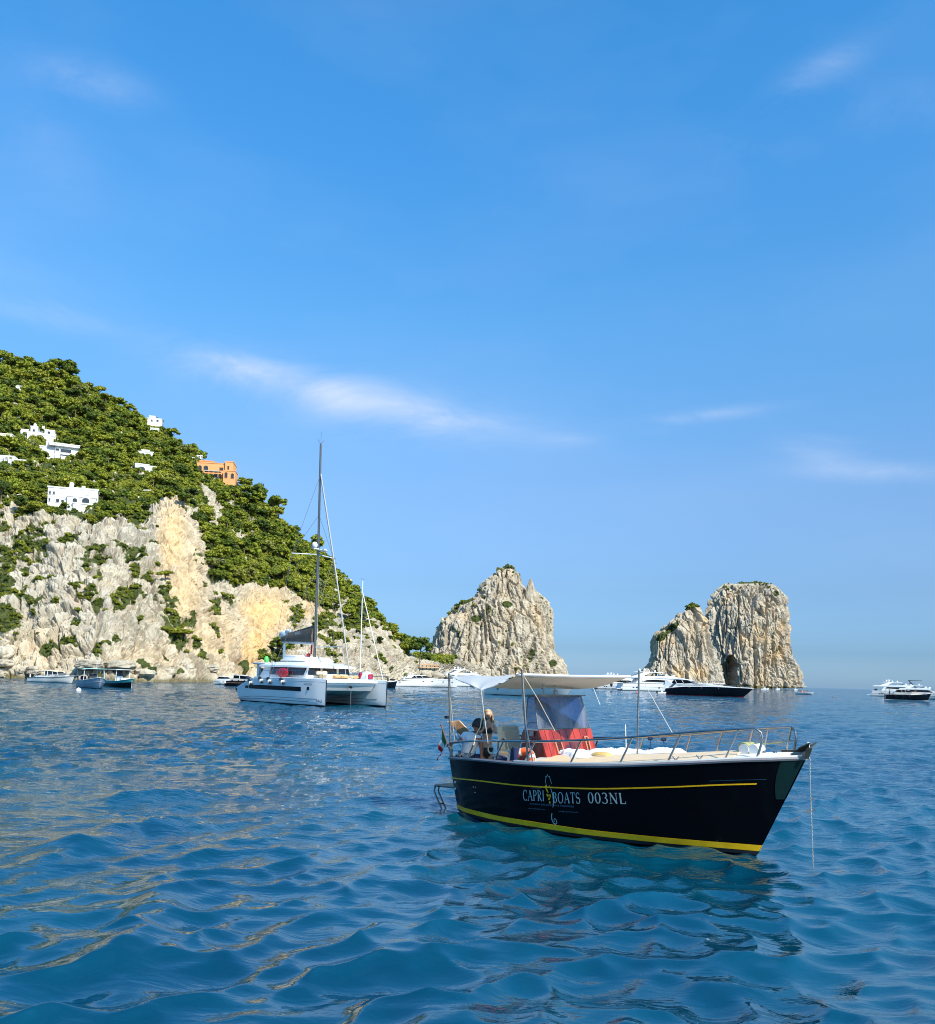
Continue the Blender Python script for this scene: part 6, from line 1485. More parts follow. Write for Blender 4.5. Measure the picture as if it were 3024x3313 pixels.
for s_ in (1, -1):
    mb.ball((s_*.055, -.085, 1.63-.44), .062, 12, 8, (1, .8, .95)); mb.tube([(s_*.06, -.10, 1.66-.44), (s_*.07, -.05, 1.79-.44), (s_*.03, .05, 1.80-.44)], .006, 5)
mb.torus((0, -.005, 1.585-.44), .115, .010, 'z', 20, 5); mb.v = [(x, y*.80 if abs(z-1.145) < .02 else y, z) for x, y, z in mb.v]; mb.build('bikini_top', M['rubber'], wom)
mb = MB(); mb.loft([[(rx*math.cos(a), ry*math.sin(a), z-.44) for a in np.linspace(0, 6.283, 20, endpoint=False)] for rx, ry, z in ((.145, .115, 1.28), (.150, .12, 1.22), (.12, .11, 1.12), (.05, .08, 1.07))]); mb.build('bikini_bottom', M['rubber'], wom)
_, q, c = head((.012, -.025, 1.96-.44), .098, (.10, -1, -.12), M['skin'], wom, .12)
mb = MB(); rings = []
for i in range(9):
    th = .05+i*.20; rings.append([tuple(c+q@(Vector((math.sin(th)*math.cos(a)*(1.0 if math.cos(a) < .25 else (.90 if th < .86 else .50))-.10, math.sin(th)*math.sin(a)*.92, math.cos(th)*1.22+.04))*.103)) for a in np.linspace(0, 6.283, 20, endpoint=False)])
mb.loft(rings)
for k in range(26):
    a = math.radians(lerp(75, 285, k/25)); b = q@Vector((math.cos(a)*.82-.1, math.sin(a)*.9, .25))*.103; w = hr.uniform(.010, .018)
    p0 = c+b; p1 = c+b*1.12+Vector((0, .01, -.10)); p2 = c+b*1.22+Vector((hr.uniform(-.02, .02), .02, -.19)); p3 = c+b*1.1+Vector((hr.uniform(-.03, .03), .02, -.25-.05*hr.random()))
    mb.tube([p0, p1, p2, p3], w, 5, w*.4)
mb.build('hair', M['hair_blond'], wom, smooth=80)
hand((.045, -.18, 1.325), (-.25, -.2, .9), (0, -1, -.1), .85, M['skin'], wom, .6)
hand((-.06, -.19, 1.29), (.3, -.1, .9), (0, -1, 0), .85, M['skin'], wom, .6)
mb = MB(); mb.tube([(-.045, -.21, 1.34), (-.045, -.21, 1.40)], .022, 8); mb.build('cup', M['gelcoat'], wom)

# ------------------------------------------------------------------ the white sailing catamaran
CA = math.atan2(-.751, .66); CO = Vector((-17.4, 86.6, 0)); CHd = Vector((.66, -.751, 0)).normalized(); CPd = Vector((-CHd.y, CHd.x, 0))
CO = CO-CPd*.33
cat = thing('catamaran', 'large white sailing catamaran with one bare tall mast, black hull windows and black fenders', 'boat', CO, CA); cat.scale = (1, .9, 1)
def child_empty(name, parent, loc=(0, 0, 0)):
    o = bpy.data.objects.new(name, None); COL.objects.link(o); o.parent = parent; o.location = loc; return o
hc = Hull([(0, 1.15), (.10, 1.62), (.22, 2.02), (.6, 2.2), (1, 2.20)], [(0, .78), (.3, .86), (.7, .80), (.9, .46), (1, .06)], [(0, .45), (.3, .66), (.7, .56), (.9, .22), (1, .04)], (.3, -.2), (13.38, 13.42), draft=.5, pw=.35)
for sd in (-1, 1):
    mb = MB(); hc.shell(mb, 40, [-1, -.6, -.2, 0, .1, .2, .24, .26, .45, .7, .9, 1.0])
    mb.v = [(x, y+sd*3.3, z) for x, y, z in mb.v]; h_ = mb.build('hull', M['gelcoat_grey'] if 0 else M['gelcoat'], cat, smooth=30)
    mb = MB(); hc.band(mb, lambda t: -.05, lambda t: .09/hc.sheer(t)*(1+.6*t), .01, th=.03); mb.v = [(x, y+sd*3.3, z) for x, y, z in mb.v]; mb.build('boot_stripe', M['antifoul'], cat)
    mb = MB(); hc.band(mb, lambda t: .155, lambda t: .175, .012, th=.03, t1=.86, nt=20); mb.v = [(x, y+sd*3.3, z) for x, y, z in mb.v]; mb.build('chine', M['letter_grey'], cat)
    mb = MB(); hc.band(mb, lambda t: lerp(.245, .275, t), lambda t: lerp(.262, .285, t), .02, th=.03, t1=.93, nt=20); mb.v = [(x, y+sd*3.3, z) for x, y, z in mb.v]; mb.build('chine', M['letter_grey'], cat)
    mb = MB(); hc.deck(mb, 1, .02, 0.0, 0, .995, 24, .05, th=.05); mb.v = [(x, y+sd*3.3, z) for x, y, z in mb.v]; mb.build('side_deck', M['gelcoat'], cat)
    mb = MB(); hc.band(mb, lambda t: 1-.22/hc.sheer(t), lambda t: 1-.19/hc.sheer(t), .012, th=.02, nt=20); mb.v = [(x, y+sd*3.3, z) for x, y, z in mb.v]; mb.build('coaming_step', M['gelcoat_grey'], cat)
    for (xa, xb, za, zb2) in ((1.5, 2.05, 1.18, 1.46), (2.15, 10.6, 1.16, 1.52)):
        outer = -1 if sd < 0 else 1
        mb = MB(); rings = []
        for x in np.linspace(xa, xb, 16):
            zt2 = zb2-(.08*(1-min(1, (x-xa)/2)) if xb > 5 else .06); a = hc.at(x, za, outer, .012); b = hc.at(x, min(zt2, hc.sheer(x/13.4)-.3), outer, .012)
            rings.append([a+Vector((0, sd*3.3-outer*.03, 0)), a+Vector((0, sd*3.3, 0)), b+Vector((0, sd*3.3, 0)), b+Vector((0, sd*3.3-outer*.03, 0))])
        mb.loft(rings); mb.build('hull_window', M['bronze_glass'], cat)
    a = hc.at(11.5, 1.42, -1 if sd < 0 else 1, .02); mb = MB(); mb.box(a+Vector((0, sd*3.3, 0)), (.30, .04, .27), bev=.01); mb.build('porthole', M['bronze_glass'], cat)
def csurf(a, b, sdn=-1): p = hc.at(a, b, -1, .006); p.y -= 3.3; return p
def cat_text(txt, x0, x1, z0, h, mat):
    o = text_mesh(txt, 1.0, 'lettering', mat, lambda a, b: Vector((a, b, 0)), cat); xs_ = [v.co.x for v in o.data.vertices]; a0, a1 = min(xs_), max(xs_)
    for v in o.data.vertices: v.co = csurf(lerp(x0, x1, (v.co.x-a0)/(a1-a0)), z0+v.co.y*h/.72)
cat_text('NAPOLEON', 11.0, 11.95, 1.68, .17, M['letter_grey']); cat_text('BALI', 12.45, 13.05, .36, .24, M['letter_grey'])
# bridge deck, underside and front face
mb = MB(); mb.prism([(.8, .85), (9.5, .85), (11.0, 1.15), (11.9, 1.30), (12.3, 1.75), (12.3, 2.20), (12.1, 2.26), (.8, 2.2)], lambda x, z: 2.75); mb.build('bridge_deck', M['gelcoat'], cat, smooth=20)
mb = MB(); mb.tube([(12.5, -2.9, 1.98), (12.55, 0, 2.02), (12.5, 2.9, 2.02)], .09, 8); mb.build('crossbeam', M['gelcoat'], cat)
mb = MB(); mb.tube([(12.4, 0, 1.9), (12.5, 0, 1.5), (12.55, .02, -.3)], .03, 6); mb.build('anchor_chain', M['steel'], cat)
mb = MB(); mb.slab([(12.35, -.16, 1.62), (12.62, -.05, 1.72), (12.7, .05, 1.55), (12.4, .12, 1.5)], .05); mb.build('anchor', M['rubber'], cat)
mb = MB(); mb.tube([(12.6, 0, 2.0), (12.62, 0, 2.55)], .03, 6); mb.build('bow_light', M['gelcoat'], cat)
# deckhouse: pillars, glass, roof
def chw(x, z): return lerp(2.95, 2.60, (z-2.2)/1.2)*(1 if x < 7.5 else 1-.09*(x-7.5))
for i, (xa, xb) in enumerate(((3.9, 6.4), (6.6, 8.9))):
    mb = MB()
    for sd in (1, -1): mb.side([(xa, 2.45), (xb, 2.45), (xb-.15, 3.12), (xa+.25, 3.12)], chw, sd, .0, .05)
    mb.build('side_window', M['shade_glass'], cat, smooth=0)
mb = MB(); mb.prism([(2.7, 2.15), (9.2, 2.15), (9.2, 2.46), (2.7, 2.46)], chw); mb.build('deckhouse_base', M['gelcoat'], cat, smooth=20)
for (xa, xb) in ((2.6, 3.6), (6.30, 6.55), (8.85, 9.15)):
    mb = MB()
    for sd in (1, -1): mb.side([(xa, 2.44), (xb, 2.44), (xb, 3.15), (xa+.2, 3.15)], chw, sd, .03, .12)
    mb.build('pillar', M['gelcoat'], cat, smooth=0)
for ya, yb in ((-2.45, -.9), (-.75, .9), (1.05, 2.45)):
    mb = MB(); mb.slab([(9.12, ya, 2.46), (9.12, yb, 2.46), (8.98, yb*.96, 3.13), (8.98, ya*.96, 3.13)], .04); mb.build('front_window', M['shade_glass'], cat, smooth=0)
for y in (-.82, .98):
    mb = MB(); mb.box((9.1, y, 2.8), (.12, .16, .72)); mb.build('pillar', M['gelcoat'], cat)
mb = MB(); mb.prism([(1.9, 2.2), (3.0, 2.2), (3.3, 3.1), (2.9, 3.15)], lambda x, z: 2.85); mb.build('cockpit_bulkhead', M['gelcoat'], cat)
def rw(x, z): return (3.0-.28*(z-3.05))*(1 if x < 7 else math.sqrt(max(.2, 1-((x-7)/5.2)**2)))
n_ = 14; rings = []
for i in range(n_+1):
    x = lerp(2.0, 9.75, i/n_); w = rw(x, 3.1); e = min(1, (i+.6)/3, (n_-i+.6)/4); 
    rings.append([(x, -w, 3.10), (x, -w*.985, 3.26), (x, -w*.80, 3.26+.26*e), (x, -w*.3, 3.26+.36*e), (x, w*.3, 3.26+.36*e), (x, w*.80, 3.26+.26*e), (x, w*.985, 3.26), (x, w, 3.10)])
mb = MB(); mb.loft(rings); mb.build('roof', M['gelcoat'], cat, smooth=45)
mb = MB(); mb.box((5.6, 0, 3.80), (4.2, 3.4, .44), taper=.86, bev=.12); mb.box((4.4, 0, 4.06), (1.9, 2.2, .22), bev=.06); mb.build('flybridge', M['gelcoat'], cat, smooth=40)
mb = MB(); mb.torus((4.4, .5, 4.25), .36, .03, 'x', 20, 5); mb.build('steering_wheel', M['gelcoat'], cat)
mb = MB(); mb.box((1.3, 0, 3.38), (2.3, 5.2, .16), bev=.05); mb.build('hardtop', M['gelcoat_grey'], cat)
for y in (-2.3, 2.3):
    mb = MB(); mb.box((.9, y, 2.6), (.35, .25, 1.6)); mb.build('hardtop_post', M['gelcoat_grey'], cat)
mb = MB(); mb.box((1.3, 0, 2.5), (.1, 4.6, .9)); mb.build('cockpit_glass', M['shade_glass'], cat)
mb = MB(); mb.box((9.9, 0, 2.42), (1.3, 2.4, .38), bev=.08); mb.box((9.7, -1.2, 2.7), (.3, 1.1, .3), bev=.06); mb.build('foredeck_lounge', M['cream_vinyl'], cat)
mb = MB(); mb.box((10.6, .7, 2.42), (.8, 2.6, .22), bev=.06); mb.build('cushion', M['orange_pad'], cat)
mb = MB(); mb.ball((6.4, -3.15, 2.62), .5, 16, 10, (1.85, .28, .82)); rb = mb.build('life_raft_net', M['red'], cat)
for k in range(3):
    mb = MB(); mb.tube([(5.55+k*.45, -3.31, 2.3), (5.7+k*.45, -3.32, 2.95)], .02, 5); mb.build('strap', M['magenta'], rb)
# black fenders along the side, ball fender at the stern
for x_, z_ in ((2.5, 1.72), (4.35, 1.95), (5.75, 1.93), (7.9, 1.93)):
    t_ = thing('fender', {2.5: 'black fender hanging nearest the stern of the catamaran', 4.35: 'black fender, second from the stern of the catamaran', 5.75: 'black fender, third from the stern of the catamaran', 7.9: 'black fender nearest the bow on the side of the catamaran'}[x_], 'fender', CO+CHd*x_+CPd*(-3.80)+Vector((0, 0, z_)), CA, 'black fenders hung along the near hull of the catamaran')
    mb = MB(); mb.tube([(-.30, .10, .17), (-.25, .08, .13), (.10, 0, -.06)], .155, 12); mb.build('cover', M['rubber'], t_, smooth=50)
    mb = MB(); mb.tube([(.09, 0, -.055), (.24, -.02, -.14)], .16, 12); mb.build('end', M['gelcoat'], t_, smooth=50)
    mb = MB(); mb.ball((.31, -.03, -.18), .12, 10, 7); mb.build('tip', M['rubber'], t_, smooth=50)
t_ = MB(); t_.ball((0, 0, 0), .36, 16, 10, (1, 1, 1.05)); t_.tube([(0, 0, .3), (.1, .1, .75)], .03, 5)
o = t_.build('ball_fender', M['navy_hull'], smooth=60); o.location = CO+CHd*(-.15)+CPd*(-3.33)+Vector((0, 0, 1.05)); tag(o, 'big round black ball fender at the stern corner of the catamaran', 'fender')
# mast, rigging, boom
mb = MB(); mb.tube([(6.78, 0, 3.9), (6.72, 0, 13), (6.45, 0, 22.8)], .13, 10, .10); mb.build('mast', M['dull_steel'] if 0 else simple('mast_alloy', (0.20, 0.185, 0.18), .35, .7, var=.1), cat)
mb = MB()
for y in (-.35, 0, .35): mb.tube([(6.45, 0, 22.8), (6.45+.1*y, y, 23.2 if y else 23.9)], .02, 4)
mb.build('wind_sensor', M['letter_grey'], cat)
for sd in (1, -1):
    mb = MB(); mb.tube([(6.7, 0, 13.0), (5.9, sd*2.35, 12.95)], .05, 6); mb.build('spreader', M['gelcoat_grey'], cat)
    for pts in ([(6.62, 0, 20.1), (5.9, sd*2.35, 12.95), (4.9, sd*3.6, 2.2)], [(6.7, 0, 12.2), (4.9, sd*3.6, 2.2)], [(6.62, 0, 16.5), (5.9, sd*2.35, 12.95), (6.75, 0, 7.5)]):
        mb = MB(); mb.tube(pts, .018, 4); mb.build('shroud', M['letter_grey'], cat)
mb = MB(); mb.tube([(6.65, 0, 20.1), (9.6, 0, 11.3), (12.35, 0, 2.4)], .06, 8); mb.ball((12.35, 0, 2.75), .12, 8, 6); mb.build('furled_forestay', M['canvas_grey'], cat)
mb = MB(); mb.tube([(6.58, 0, 19.9), (12.2, .2, 2.4)], .015, 4); mb.build('halyard', M['letter_grey'], cat)
mb = MB(); mb.tube([(6.55, .12, 19.5), (6.7, .3, 4.2)], .012, 4); mb.build('halyard', M['rope_white'], cat)
mb = MB(); mb.ball((6.9, -.55, 13.75), .28, 10, 7, (1, 1, 1.1)); mb.box((6.9, -.4, 13.45), (.2, .6, .08)); mb.build('radome', M['gelcoat'], cat)
mb = MB(); mb.ball((7.15, .25, 13.35), .42, 12, 7, (1, 1, .3)); mb.build('radar', M['gelcoat'], cat)
mb = MB(); mb.tube([(6.7, 0, 5.25), (1.3, 0, 5.45)], .14, 8); mb.build('boom', M['gelcoat_grey'], cat)
rings = []
for i in range(13):
    u = i/12; x = lerp(1.35, 6.6, u); top = lerp(6.05, 6.75, min(1, u*1.15)); bot = 5.42+.05*math.sin(u*5); w = .30+.05*math.sin(7*u)
    rings.append([(x, -w*.8, bot), (x+.02*math.sin(3*i), -w, lerp(bot, top, .35)), (x, -w*.55, lerp(bot, top, .8)), (x, 0, top), (x, w*.55, lerp(bot, top, .8)), (x, w, lerp(bot, top, .35)), (x, w*.8, bot)])
mb = MB(); mb.loft(rings); mb.build('sail_bag', M['dark_canvas'], cat, smooth=60)
mb = MB(); mb.ball((1.5, 0, 6.05), .5, 12, 8, (1.7, .5, .8)); mb.ball((2.3, 0, 6.35), .3, 10, 7, (2, .7, .7)); mb.build('folded_sail', M['canvas'], cat, smooth=60)
mb = MB(); mb.tube([(6.6, 0, 4.9), (11.0, 0, 4.95)], .04, 5); mb.tube([(11.0, 0, 4.95), (11.3, .3, 2.6)], .02, 4); mb.build('awning_pole', M['gelcoat_grey'], cat)
mb = MB(); mb.tube([(1.8, -.1, 3.4), (1.76, -.1, 5.3)], .12, 8); mb.build('boom_gallows', M['gelcoat'], cat)
text_mesh('BALI', .55, 'lettering', M['gelcoat_grey'], lambda a, b: Vector((3.9+a, -.345, 5.95+b*.8+a*.12)), cat)
# railings and small things on deck
for sd in (1, -1):
    pts = [hc.P(t, 1, sd, -.05)+Vector((0, sd*3.3, .62)) for t in np.linspace(.30, .97, 16)]
    mb = MB(); mb.tube(pts, .015, 5); mb.tube([p-Vector((0, 0, .3)) for p in pts], .008, 4); mb.build('guard_rail', M['steel'], cat)
    for k in range(0, 16, 3):
        mb = MB(); mb.tube([pts[k], pts[k]-Vector((0, 0, .62))], .015, 5); mb.build('stanchion', M['steel'], cat)
mb = MB(); mb.ball((1.2, -1.7, 3.75), .24, 8, 7, (1, 1, 1.4)); mb.build('green_float', M['green_float'], cat)
mb = MB(); mb.tube([(6.1, .1, 4.3), (6.1, .1, 5.1)], .10, 6); mb.ball((5.8, 0, 4.2), .2, 8, 6); mb.build('winch_cover', M['red'], cat)
# ------------------------------------------------------------------ the other boats
def wl(px, D):
    """point on the water in the vertical plane of photo column px at distance D"""
    y = 2190+CAM_H/D*FPX
    for _ in range(6):
        p = at(px, y, D); y += (p.z)/D*FPX
    p = at(px, y, D); return Vector((p.x, p.y, 0))
def berth(pxs, Ds, pxb, Db):
    a, b = wl(pxs, Ds), wl(pxb, Db); d = b-a
    return a, math.atan2(d.y, d.x), d.length
def mhull(L, B, fs, fm, fb, rake=.10, tb=.44, draft=.5, wl_b=.40, pw=.55):
    return Hull([(0, fs), (.25, lerp(fs, fm, .8)), (.55, fm), (1, fb)], [(0, B*tb), (.3, B*.5), (.62, B*.44), (.85, B*.24), (.95, B*.10), (1, .04)],
                [(0, B*wl_b), (.4, B*wl_b), (.7, B*wl_b*.55), (.9, B*.06), (1, .02)], (0, 0), (L*(1-rake), L), draft=draft, pw=pw)
def nm(o, n): return o
def hull_set(t, h, hm, deck='gelcoat', stripe='antifoul', nt=34, rub=None, sz=.10):
    mb = MB(); h.shell(mb, nt, [-1, -.5, 0, .12, .3, .5, .7, .85, 1.0]); mb.build('hull', M[hm], t, smooth=45)
    mb = MB(); h.band(mb, lambda u: -.03, lambda u: sz/h.sheer(u), .01*2, th=.03, nt=24); mb.build('boot_stripe', M[stripe], t)
    mb = MB(); h.deck(mb, 1, .03, .0, 0, .99, 22, .12); mb.build('deck', M[deck], t)
    mb = MB(); h.edge(mb, .05, .0, nt=30); mb.build('rub_rail', M[rub or deck], t)
def ports(t, h, xs, dz, w=.42, hh=.16, mat='bronze_glass', z=None, shape='box'):
    for x in xs:
        for sd in (-1, 1):
            tt_ = min(.98, x/h.x1[1]); zz = z if z is not None else h.sheer(tt_)-dz
            p = h.at(x, zz, sd, .02); q = h.at(x+.2, zz, sd, .02); mb = MB()
            mb.box(p, (w, .06, hh), rz=math.atan2(q.y-p.y, q.x-p.x), bev=.02); mb.build('porthole', M[mat], t, smooth=0)
def rail(t, h, t0, t1, hh, n=10, dy=-.12, r=.022):
    for sd in (1, -1):
        pts = [h.P(u, 1, sd, dy)+Vector((0, 0, hh*min(1, (i+.4)/2))) for i, u in enumerate(np.linspace(t0, t1, n))]
        mb = MB(); mb.tube(pts, r, 5); mb.build('guard_rail', M['steel'], t)
        for p, u in list(zip(pts, np.linspace(t0, t1, n)))[1::2]:
            mb = MB(); mb.tube([p, h.P(u, 1, sd, dy)], r*.8, 4); mb.build('stanchion', M['steel'], t)
def domes(t, pts, mat='gelcoat', name='radar_dome'):
    for x, y, z, r in pts:
        mb = MB(); mb.ball((x, y, z), r, 12, 8, (1, 1, .95)); mb.tube([(x, y, z-r*.8), (x, y, z-r*1.9)], r*.35, 6); mb.build(name, M[mat], t, smooth=60)
def fig(t_name, label, base, h=1.7, shirt='skin', shorts='navy', rz=0.0, pose='stand'):
    p = thing('person', label, 'person', base, rz)
    k = h/1.75
    if pose == 'stand':
        v = [(0, 0, .95, .14, .10), (0, 0, 1.2, .13, .09), (0, 0, 1.42, .17, .10), (0, 0, 1.52, .05), (0, 0, 1.58, .05), (0, .2, 1.42, .06), (.03, .26, 1.15, .045), (.12, .25, .95, .035), (0, -.2, 1.42, .06), (.03, -.26, 1.15, .045), (.12, -.25, .95, .035), (0, .1, .85, .09), (0, .11, .48, .065), (0, .11, .06, .045), (.12, .12, .03, .04), (0, -.1, .85, .09), (0, -.11, .48, .065), (0, -.11, .06, .045), (.12, -.12, .03, .04)]
    else:
        v = [(0, 0, .12, .15, .12), (-.05, 0, .38, .14, .10), (-.06, 0, .60, .17, .10), (-.04, 0, .70, .05), (-.03, 0, .76, .05), (-.05, .2, .60, .06), (.02, .26, .36, .045), (.18, .22, .25, .035), (-.05, -.2, .60, .06), (.02, -.26, .36, .045), (.18, -.22, .25, .035), (.1, .1, .12, .09), (.48, .11, .20, .065), (.85, .11, .06, .045), (.95, .12, .10, .04), (.1, -.1, .12, .09), (.48, -.11, .2, .065), (.85, -.11, .06, .045), (.95, -.12, .10, .04)]
    v = [(a*k, b*k, c*k, *[q*k for q in r]) for a, b, c, *r in v]
    skin_body('body', v, [(0, 1), (1, 2), (2, 3), (3, 4), (2, 5), (5, 6), (6, 7), (2, 8), (8, 9), (9, 10), (0, 11), (11, 12), (12, 13), (13, 14), (0, 15), (15, 16), (16, 17), (17, 18)], M[shirt if 0 else 'skin'], p, sub=1)
    zt = (1.70 if pose == 'stand' else .87)*k
    head((0 if pose == 'stand' else -.02, 0, zt), .10*k, (1, 0, 0), M['skin'], p)
    mb = MB(); mb.ball((-.03, 0, zt+.035), .115*k, 10, 7, (1, .9, 1)); mb.build('hair', M['hair_black'], p, smooth=80)
    zc = .9*k if pose == 'stand' else .12*k
    mb = MB(); mb.loft([[((.15+.02*s_)*k*math.cos(a), (.19)*k*math.sin(a), zc+s_*.12*k) for a in np.linspace(0, 6.283, 14, endpoint=False)] for s_ in (-1, 0, 1)]); mb.build('swimwear', M[shorts], p)
    return p

# --- express cruisers -------------------------------------------------------------------
def express(label, pxs, Ds, pxb, Db, B, hm, fs, fm, fb, group=None, name='motor_yacht', cab=None, arch=True, portx=(), stripe='antifoul', k=1.0, seat=True, rake=.10, glass='bronze_glass', sz=.10):
    o, a, L = berth(pxs, Ds, pxb, Db); t = thing(name, label, 'boat', o, a, group)
    h = mhull(L, B, fs, fm, fb, rake); hull_set(t, h, hm, stripe=stripe, sz=sz)
    def w(x, z):
        u = min(.985, max(0, x/L)); return max(.08, min(h.bs(u)-.25, B*.42))*(1-.10*(z-fm))
    c = cab or dict(x0=.20, x1=.50, x2=.80, h=.9)
    zt = fm+c['h']
    mb = MB(); mb.prism([(L*.10, fm-.2), (L*c['x2'], fm+.02), (L*(c['x1']+.06), fm+.42*c['h']), (L*c['x1'], fm+.48*c['h']), (L*.12, fm+.28*c['h'])], w); mb.build('coachroof', M['gelcoat'], t, smooth=25)
    zb = fm+.46*c['h']
    def w2(x, z): return w(x, z)*.88
    # windscreen wedge and hard top
    mb = MB(); mb.prism([(L*(c['x0']+.02), zb-.1), (L*(c['x1']+.045), zb-.1), (L*(c['x1']-.06), zt), (L*(c['x0']+.05), zt)], w2); mb.build('windscreen', M[glass], t, smooth=0)
    mb = MB(); mb.prism([(L*(c['x0']-.01), zt-.02), (L*(c['x1']-.05), zt-.02), (L*(c['x1']-.075), zt+.12), (L*(c['x0']+.02), zt+.13)], lambda x, z: w2(x, z)+.06); mb.build('hardtop', M['gelcoat'], t, smooth=20)
    for f_ in (.33, .66):
        x = L*lerp(c['x0'], c['x1']-.03, f_); mb = MB()
        for sd in (1, -1): mb.tube([(x+.35, sd*(w2(x, zb)+.02), zb), (x-.1, sd*(w2(x, zt)+.02), zt)], .05, 5)
        mb.build('window_pillar', M['gelcoat'], t)
    mb = MB()
    for sd in (1, -1): mb.side([(L*(c['x0']-.07), fm+.1), (L*(c['x0']+.02), fm+.2), (L*(c['x0']+.07), zt), (L*(c['x0']+.03), zt+.12), (L*(c['x0']-.01), zt+.05)], w2, sd, .10, .16)
    mb.build('radar_arch', M['gelcoat'], t, smooth=0)
    domes(t, [(L*(c['x0']+.03), .35, zt+.42, .22), (L*(c['x0']+.06), -.4, zt+.40, .20)])
    mb = MB()
    for sd in (1, -1): mb.side([(L*.14, fm+.10), (L*.60, fm+.16), (L*.60, fm+.20), (L*.14, fm+.20)], w, sd, .02, .04)
    mb.build('side_stripe', M[glass], t, smooth=0)
    ports(t, h, [L*x for x in portx], .42)
    mb = MB(); mb.box((-.35, 0, .28), (1.0, B*.8, .10), bev=.03); mb.build('swim_platform', M['gelcoat'], t)
    mb = MB(); mb.box((L*.10, 0, fs+.15), (.5, B*.7, .35), bev=.08); mb.build('sun_pad', M['cream_vinyl'], t)
    rail(t, h, .55, .97, .42)
    return t, h, L
def mlabel(*a): return a
yt, yh, yL = express('long white sports yacht with a dark slanted windscreen and small portholes, right of the catamaran', 1275, 224, 1494, 228, 4.2, 'gelcoat', .85, 1.75, 1.75, portx=(.40, .53, .70, .79, .84))
mb = MB(); mb.torus((.9, -2.0, .95), .16, .02, 'y', 16, 4); mb.torus((1.05, -2.02, .95), .16, .02, 'y', 16, 4); mb.build('emblem', M['letter_grey'], yt)
o, a, L_ = berth(1252, 222, 1268, 222); tn = thing('tender', 'tiny white tender with pale green fenders tied behind the long white sports yacht', 'boat', o, a)
h_ = mhull(max(2.2, L_*1.8), 1.3, .5, .5, .6); hull_set(tn, h_, 'teal_pale'); mb = MB(); mb.box((.6, 0, .8), (.7, .8, .6), bev=.15); mb.build('console_cover', M['gelcoat'], tn)
yt, yh, yL = express('white motor yacht hull seen under the grey awning of the black boat', 1588, 152, 1858, 141, 4.0, 'gelcoat_warm', .9, 1.65, 1.95, portx=(.18, .33, .42, .57, .70), cab=dict(x0=.30, x1=.60, x2=.85, h=.55))
mb = MB(); mb.tube([(yL*.35, 0, 2.2), (yL*.35, 0, 2.9)], .1, 6); mb.ball((yL*.33, 0, 2.95), .25, 8, 6); mb.build('covered_mast', M['rubber'], yt)
# black express cruiser
yt, yh, yL = express('sleek black motor yacht with a white deck and swept stern, below the sea stacks', 2160, 214, 2437, 206, 4.6, 'navy_hull', 1.5, 2.15, 2.05, cab=dict(x0=.02, x1=.30, x2=.86, h=1.35), rake=.115, stripe='navy_hull')
mb = MB(); yh.band(mb, lambda u: .02, lambda u: .06, .035, th=.03, nt=24); mb.build('red_waterline', M['red'], yt)
mb = MB(); mb.prism([(-.9, 1.3), (0.0, 1.3), (1.5, 2.6), (.3, 3.3), (-.35, 3.6), (-.2, 2.4)], lambda x, z: 1.9); mb.build('stern_wing', M['gelcoat'], yt, smooth=20)
mb = MB()
for sd in (1, -1): mb.tube([(yL*.30, sd*1.2, 3.3), (yL*.16, sd*1.5, 3.75), (yL*.02, sd*1.5, 3.6)], .10, 6)
mb.build('arch_bar', M['gelcoat'], yt)
mb = MB()
rings = []
for i in range(11):
    u = i/10; x = yL*lerp(.28, .72, u); hh = .55*math.sin(math.pi*min(1, u*.9+.1))**.8+.05; w = lerp(1.6, .7, u); rings.append([(x, -w, 2.1), (x, -w*.7, 2.1+hh*.8), (x, 0, 2.1+hh), (x, w*.7, 2.1+hh*.8), (x, w, 2.1)])
mb.loft(rings); mb.build('deck_crown', M['gelcoat'], yt, smooth=60)
for u in (.28, .42, .62):
    p = yh.at(yL*u, 1.85, -1, .03); mb = MB(); mb.box(p, (.12, .04, .35)); mb.build('hull_light', M['letter_grey'], yt)
YD = Vector((math.cos(yt.rotation_euler.z), math.sin(yt.rotation_euler.z), 0)); YP = Vector((-YD.y, YD.x, 0))
for x_, pose, l in ((.545, 'sit', 'tanned person sunbathing on the foredeck of the black yacht, nearer its windscreen'), (.615, 'sit', 'tanned person sitting on the foredeck of the black yacht, nearer its bow')):
    fig('p', l, yt.location+YD*(yL*x_)+Vector((0, 0, 2.55-.4*(x_-.54)/.1*.4)), 1.7, rz=math.pi+yt.rotation_euler.z, pose=pose, shorts='rubber')
o, a, L_ = berth(2126, 212, 2152, 212); tn = thing('tender', 'small grey tender with a black outboard tied at the stern of the black yacht', 'boat', o, a)
mb = MB(); mb.tube([(0, .55, .30), (L_*.7, .6, .34), (L_, 0, .45), (L_*.7, -.6, .34), (0, -.55, .30)], .19, 8); mb.build('tube', M['gelcoat_grey'], tn); mb = MB(); mb.box((L_*.4, 0, .22), (L_*.8, .9, .2)); mb.build('floor', M['antifoul'], tn)
mb = MB(); mb.box((-.1, 0, .62), (.35, .3, .55), bev=.08); mb.build('outboard', M['rubber'], tn); mb = MB(); mb.box((L_*.55, 0, .65), (.5, .5, .5), bev=.1); mb.build('console', M['gelcoat'], tn)

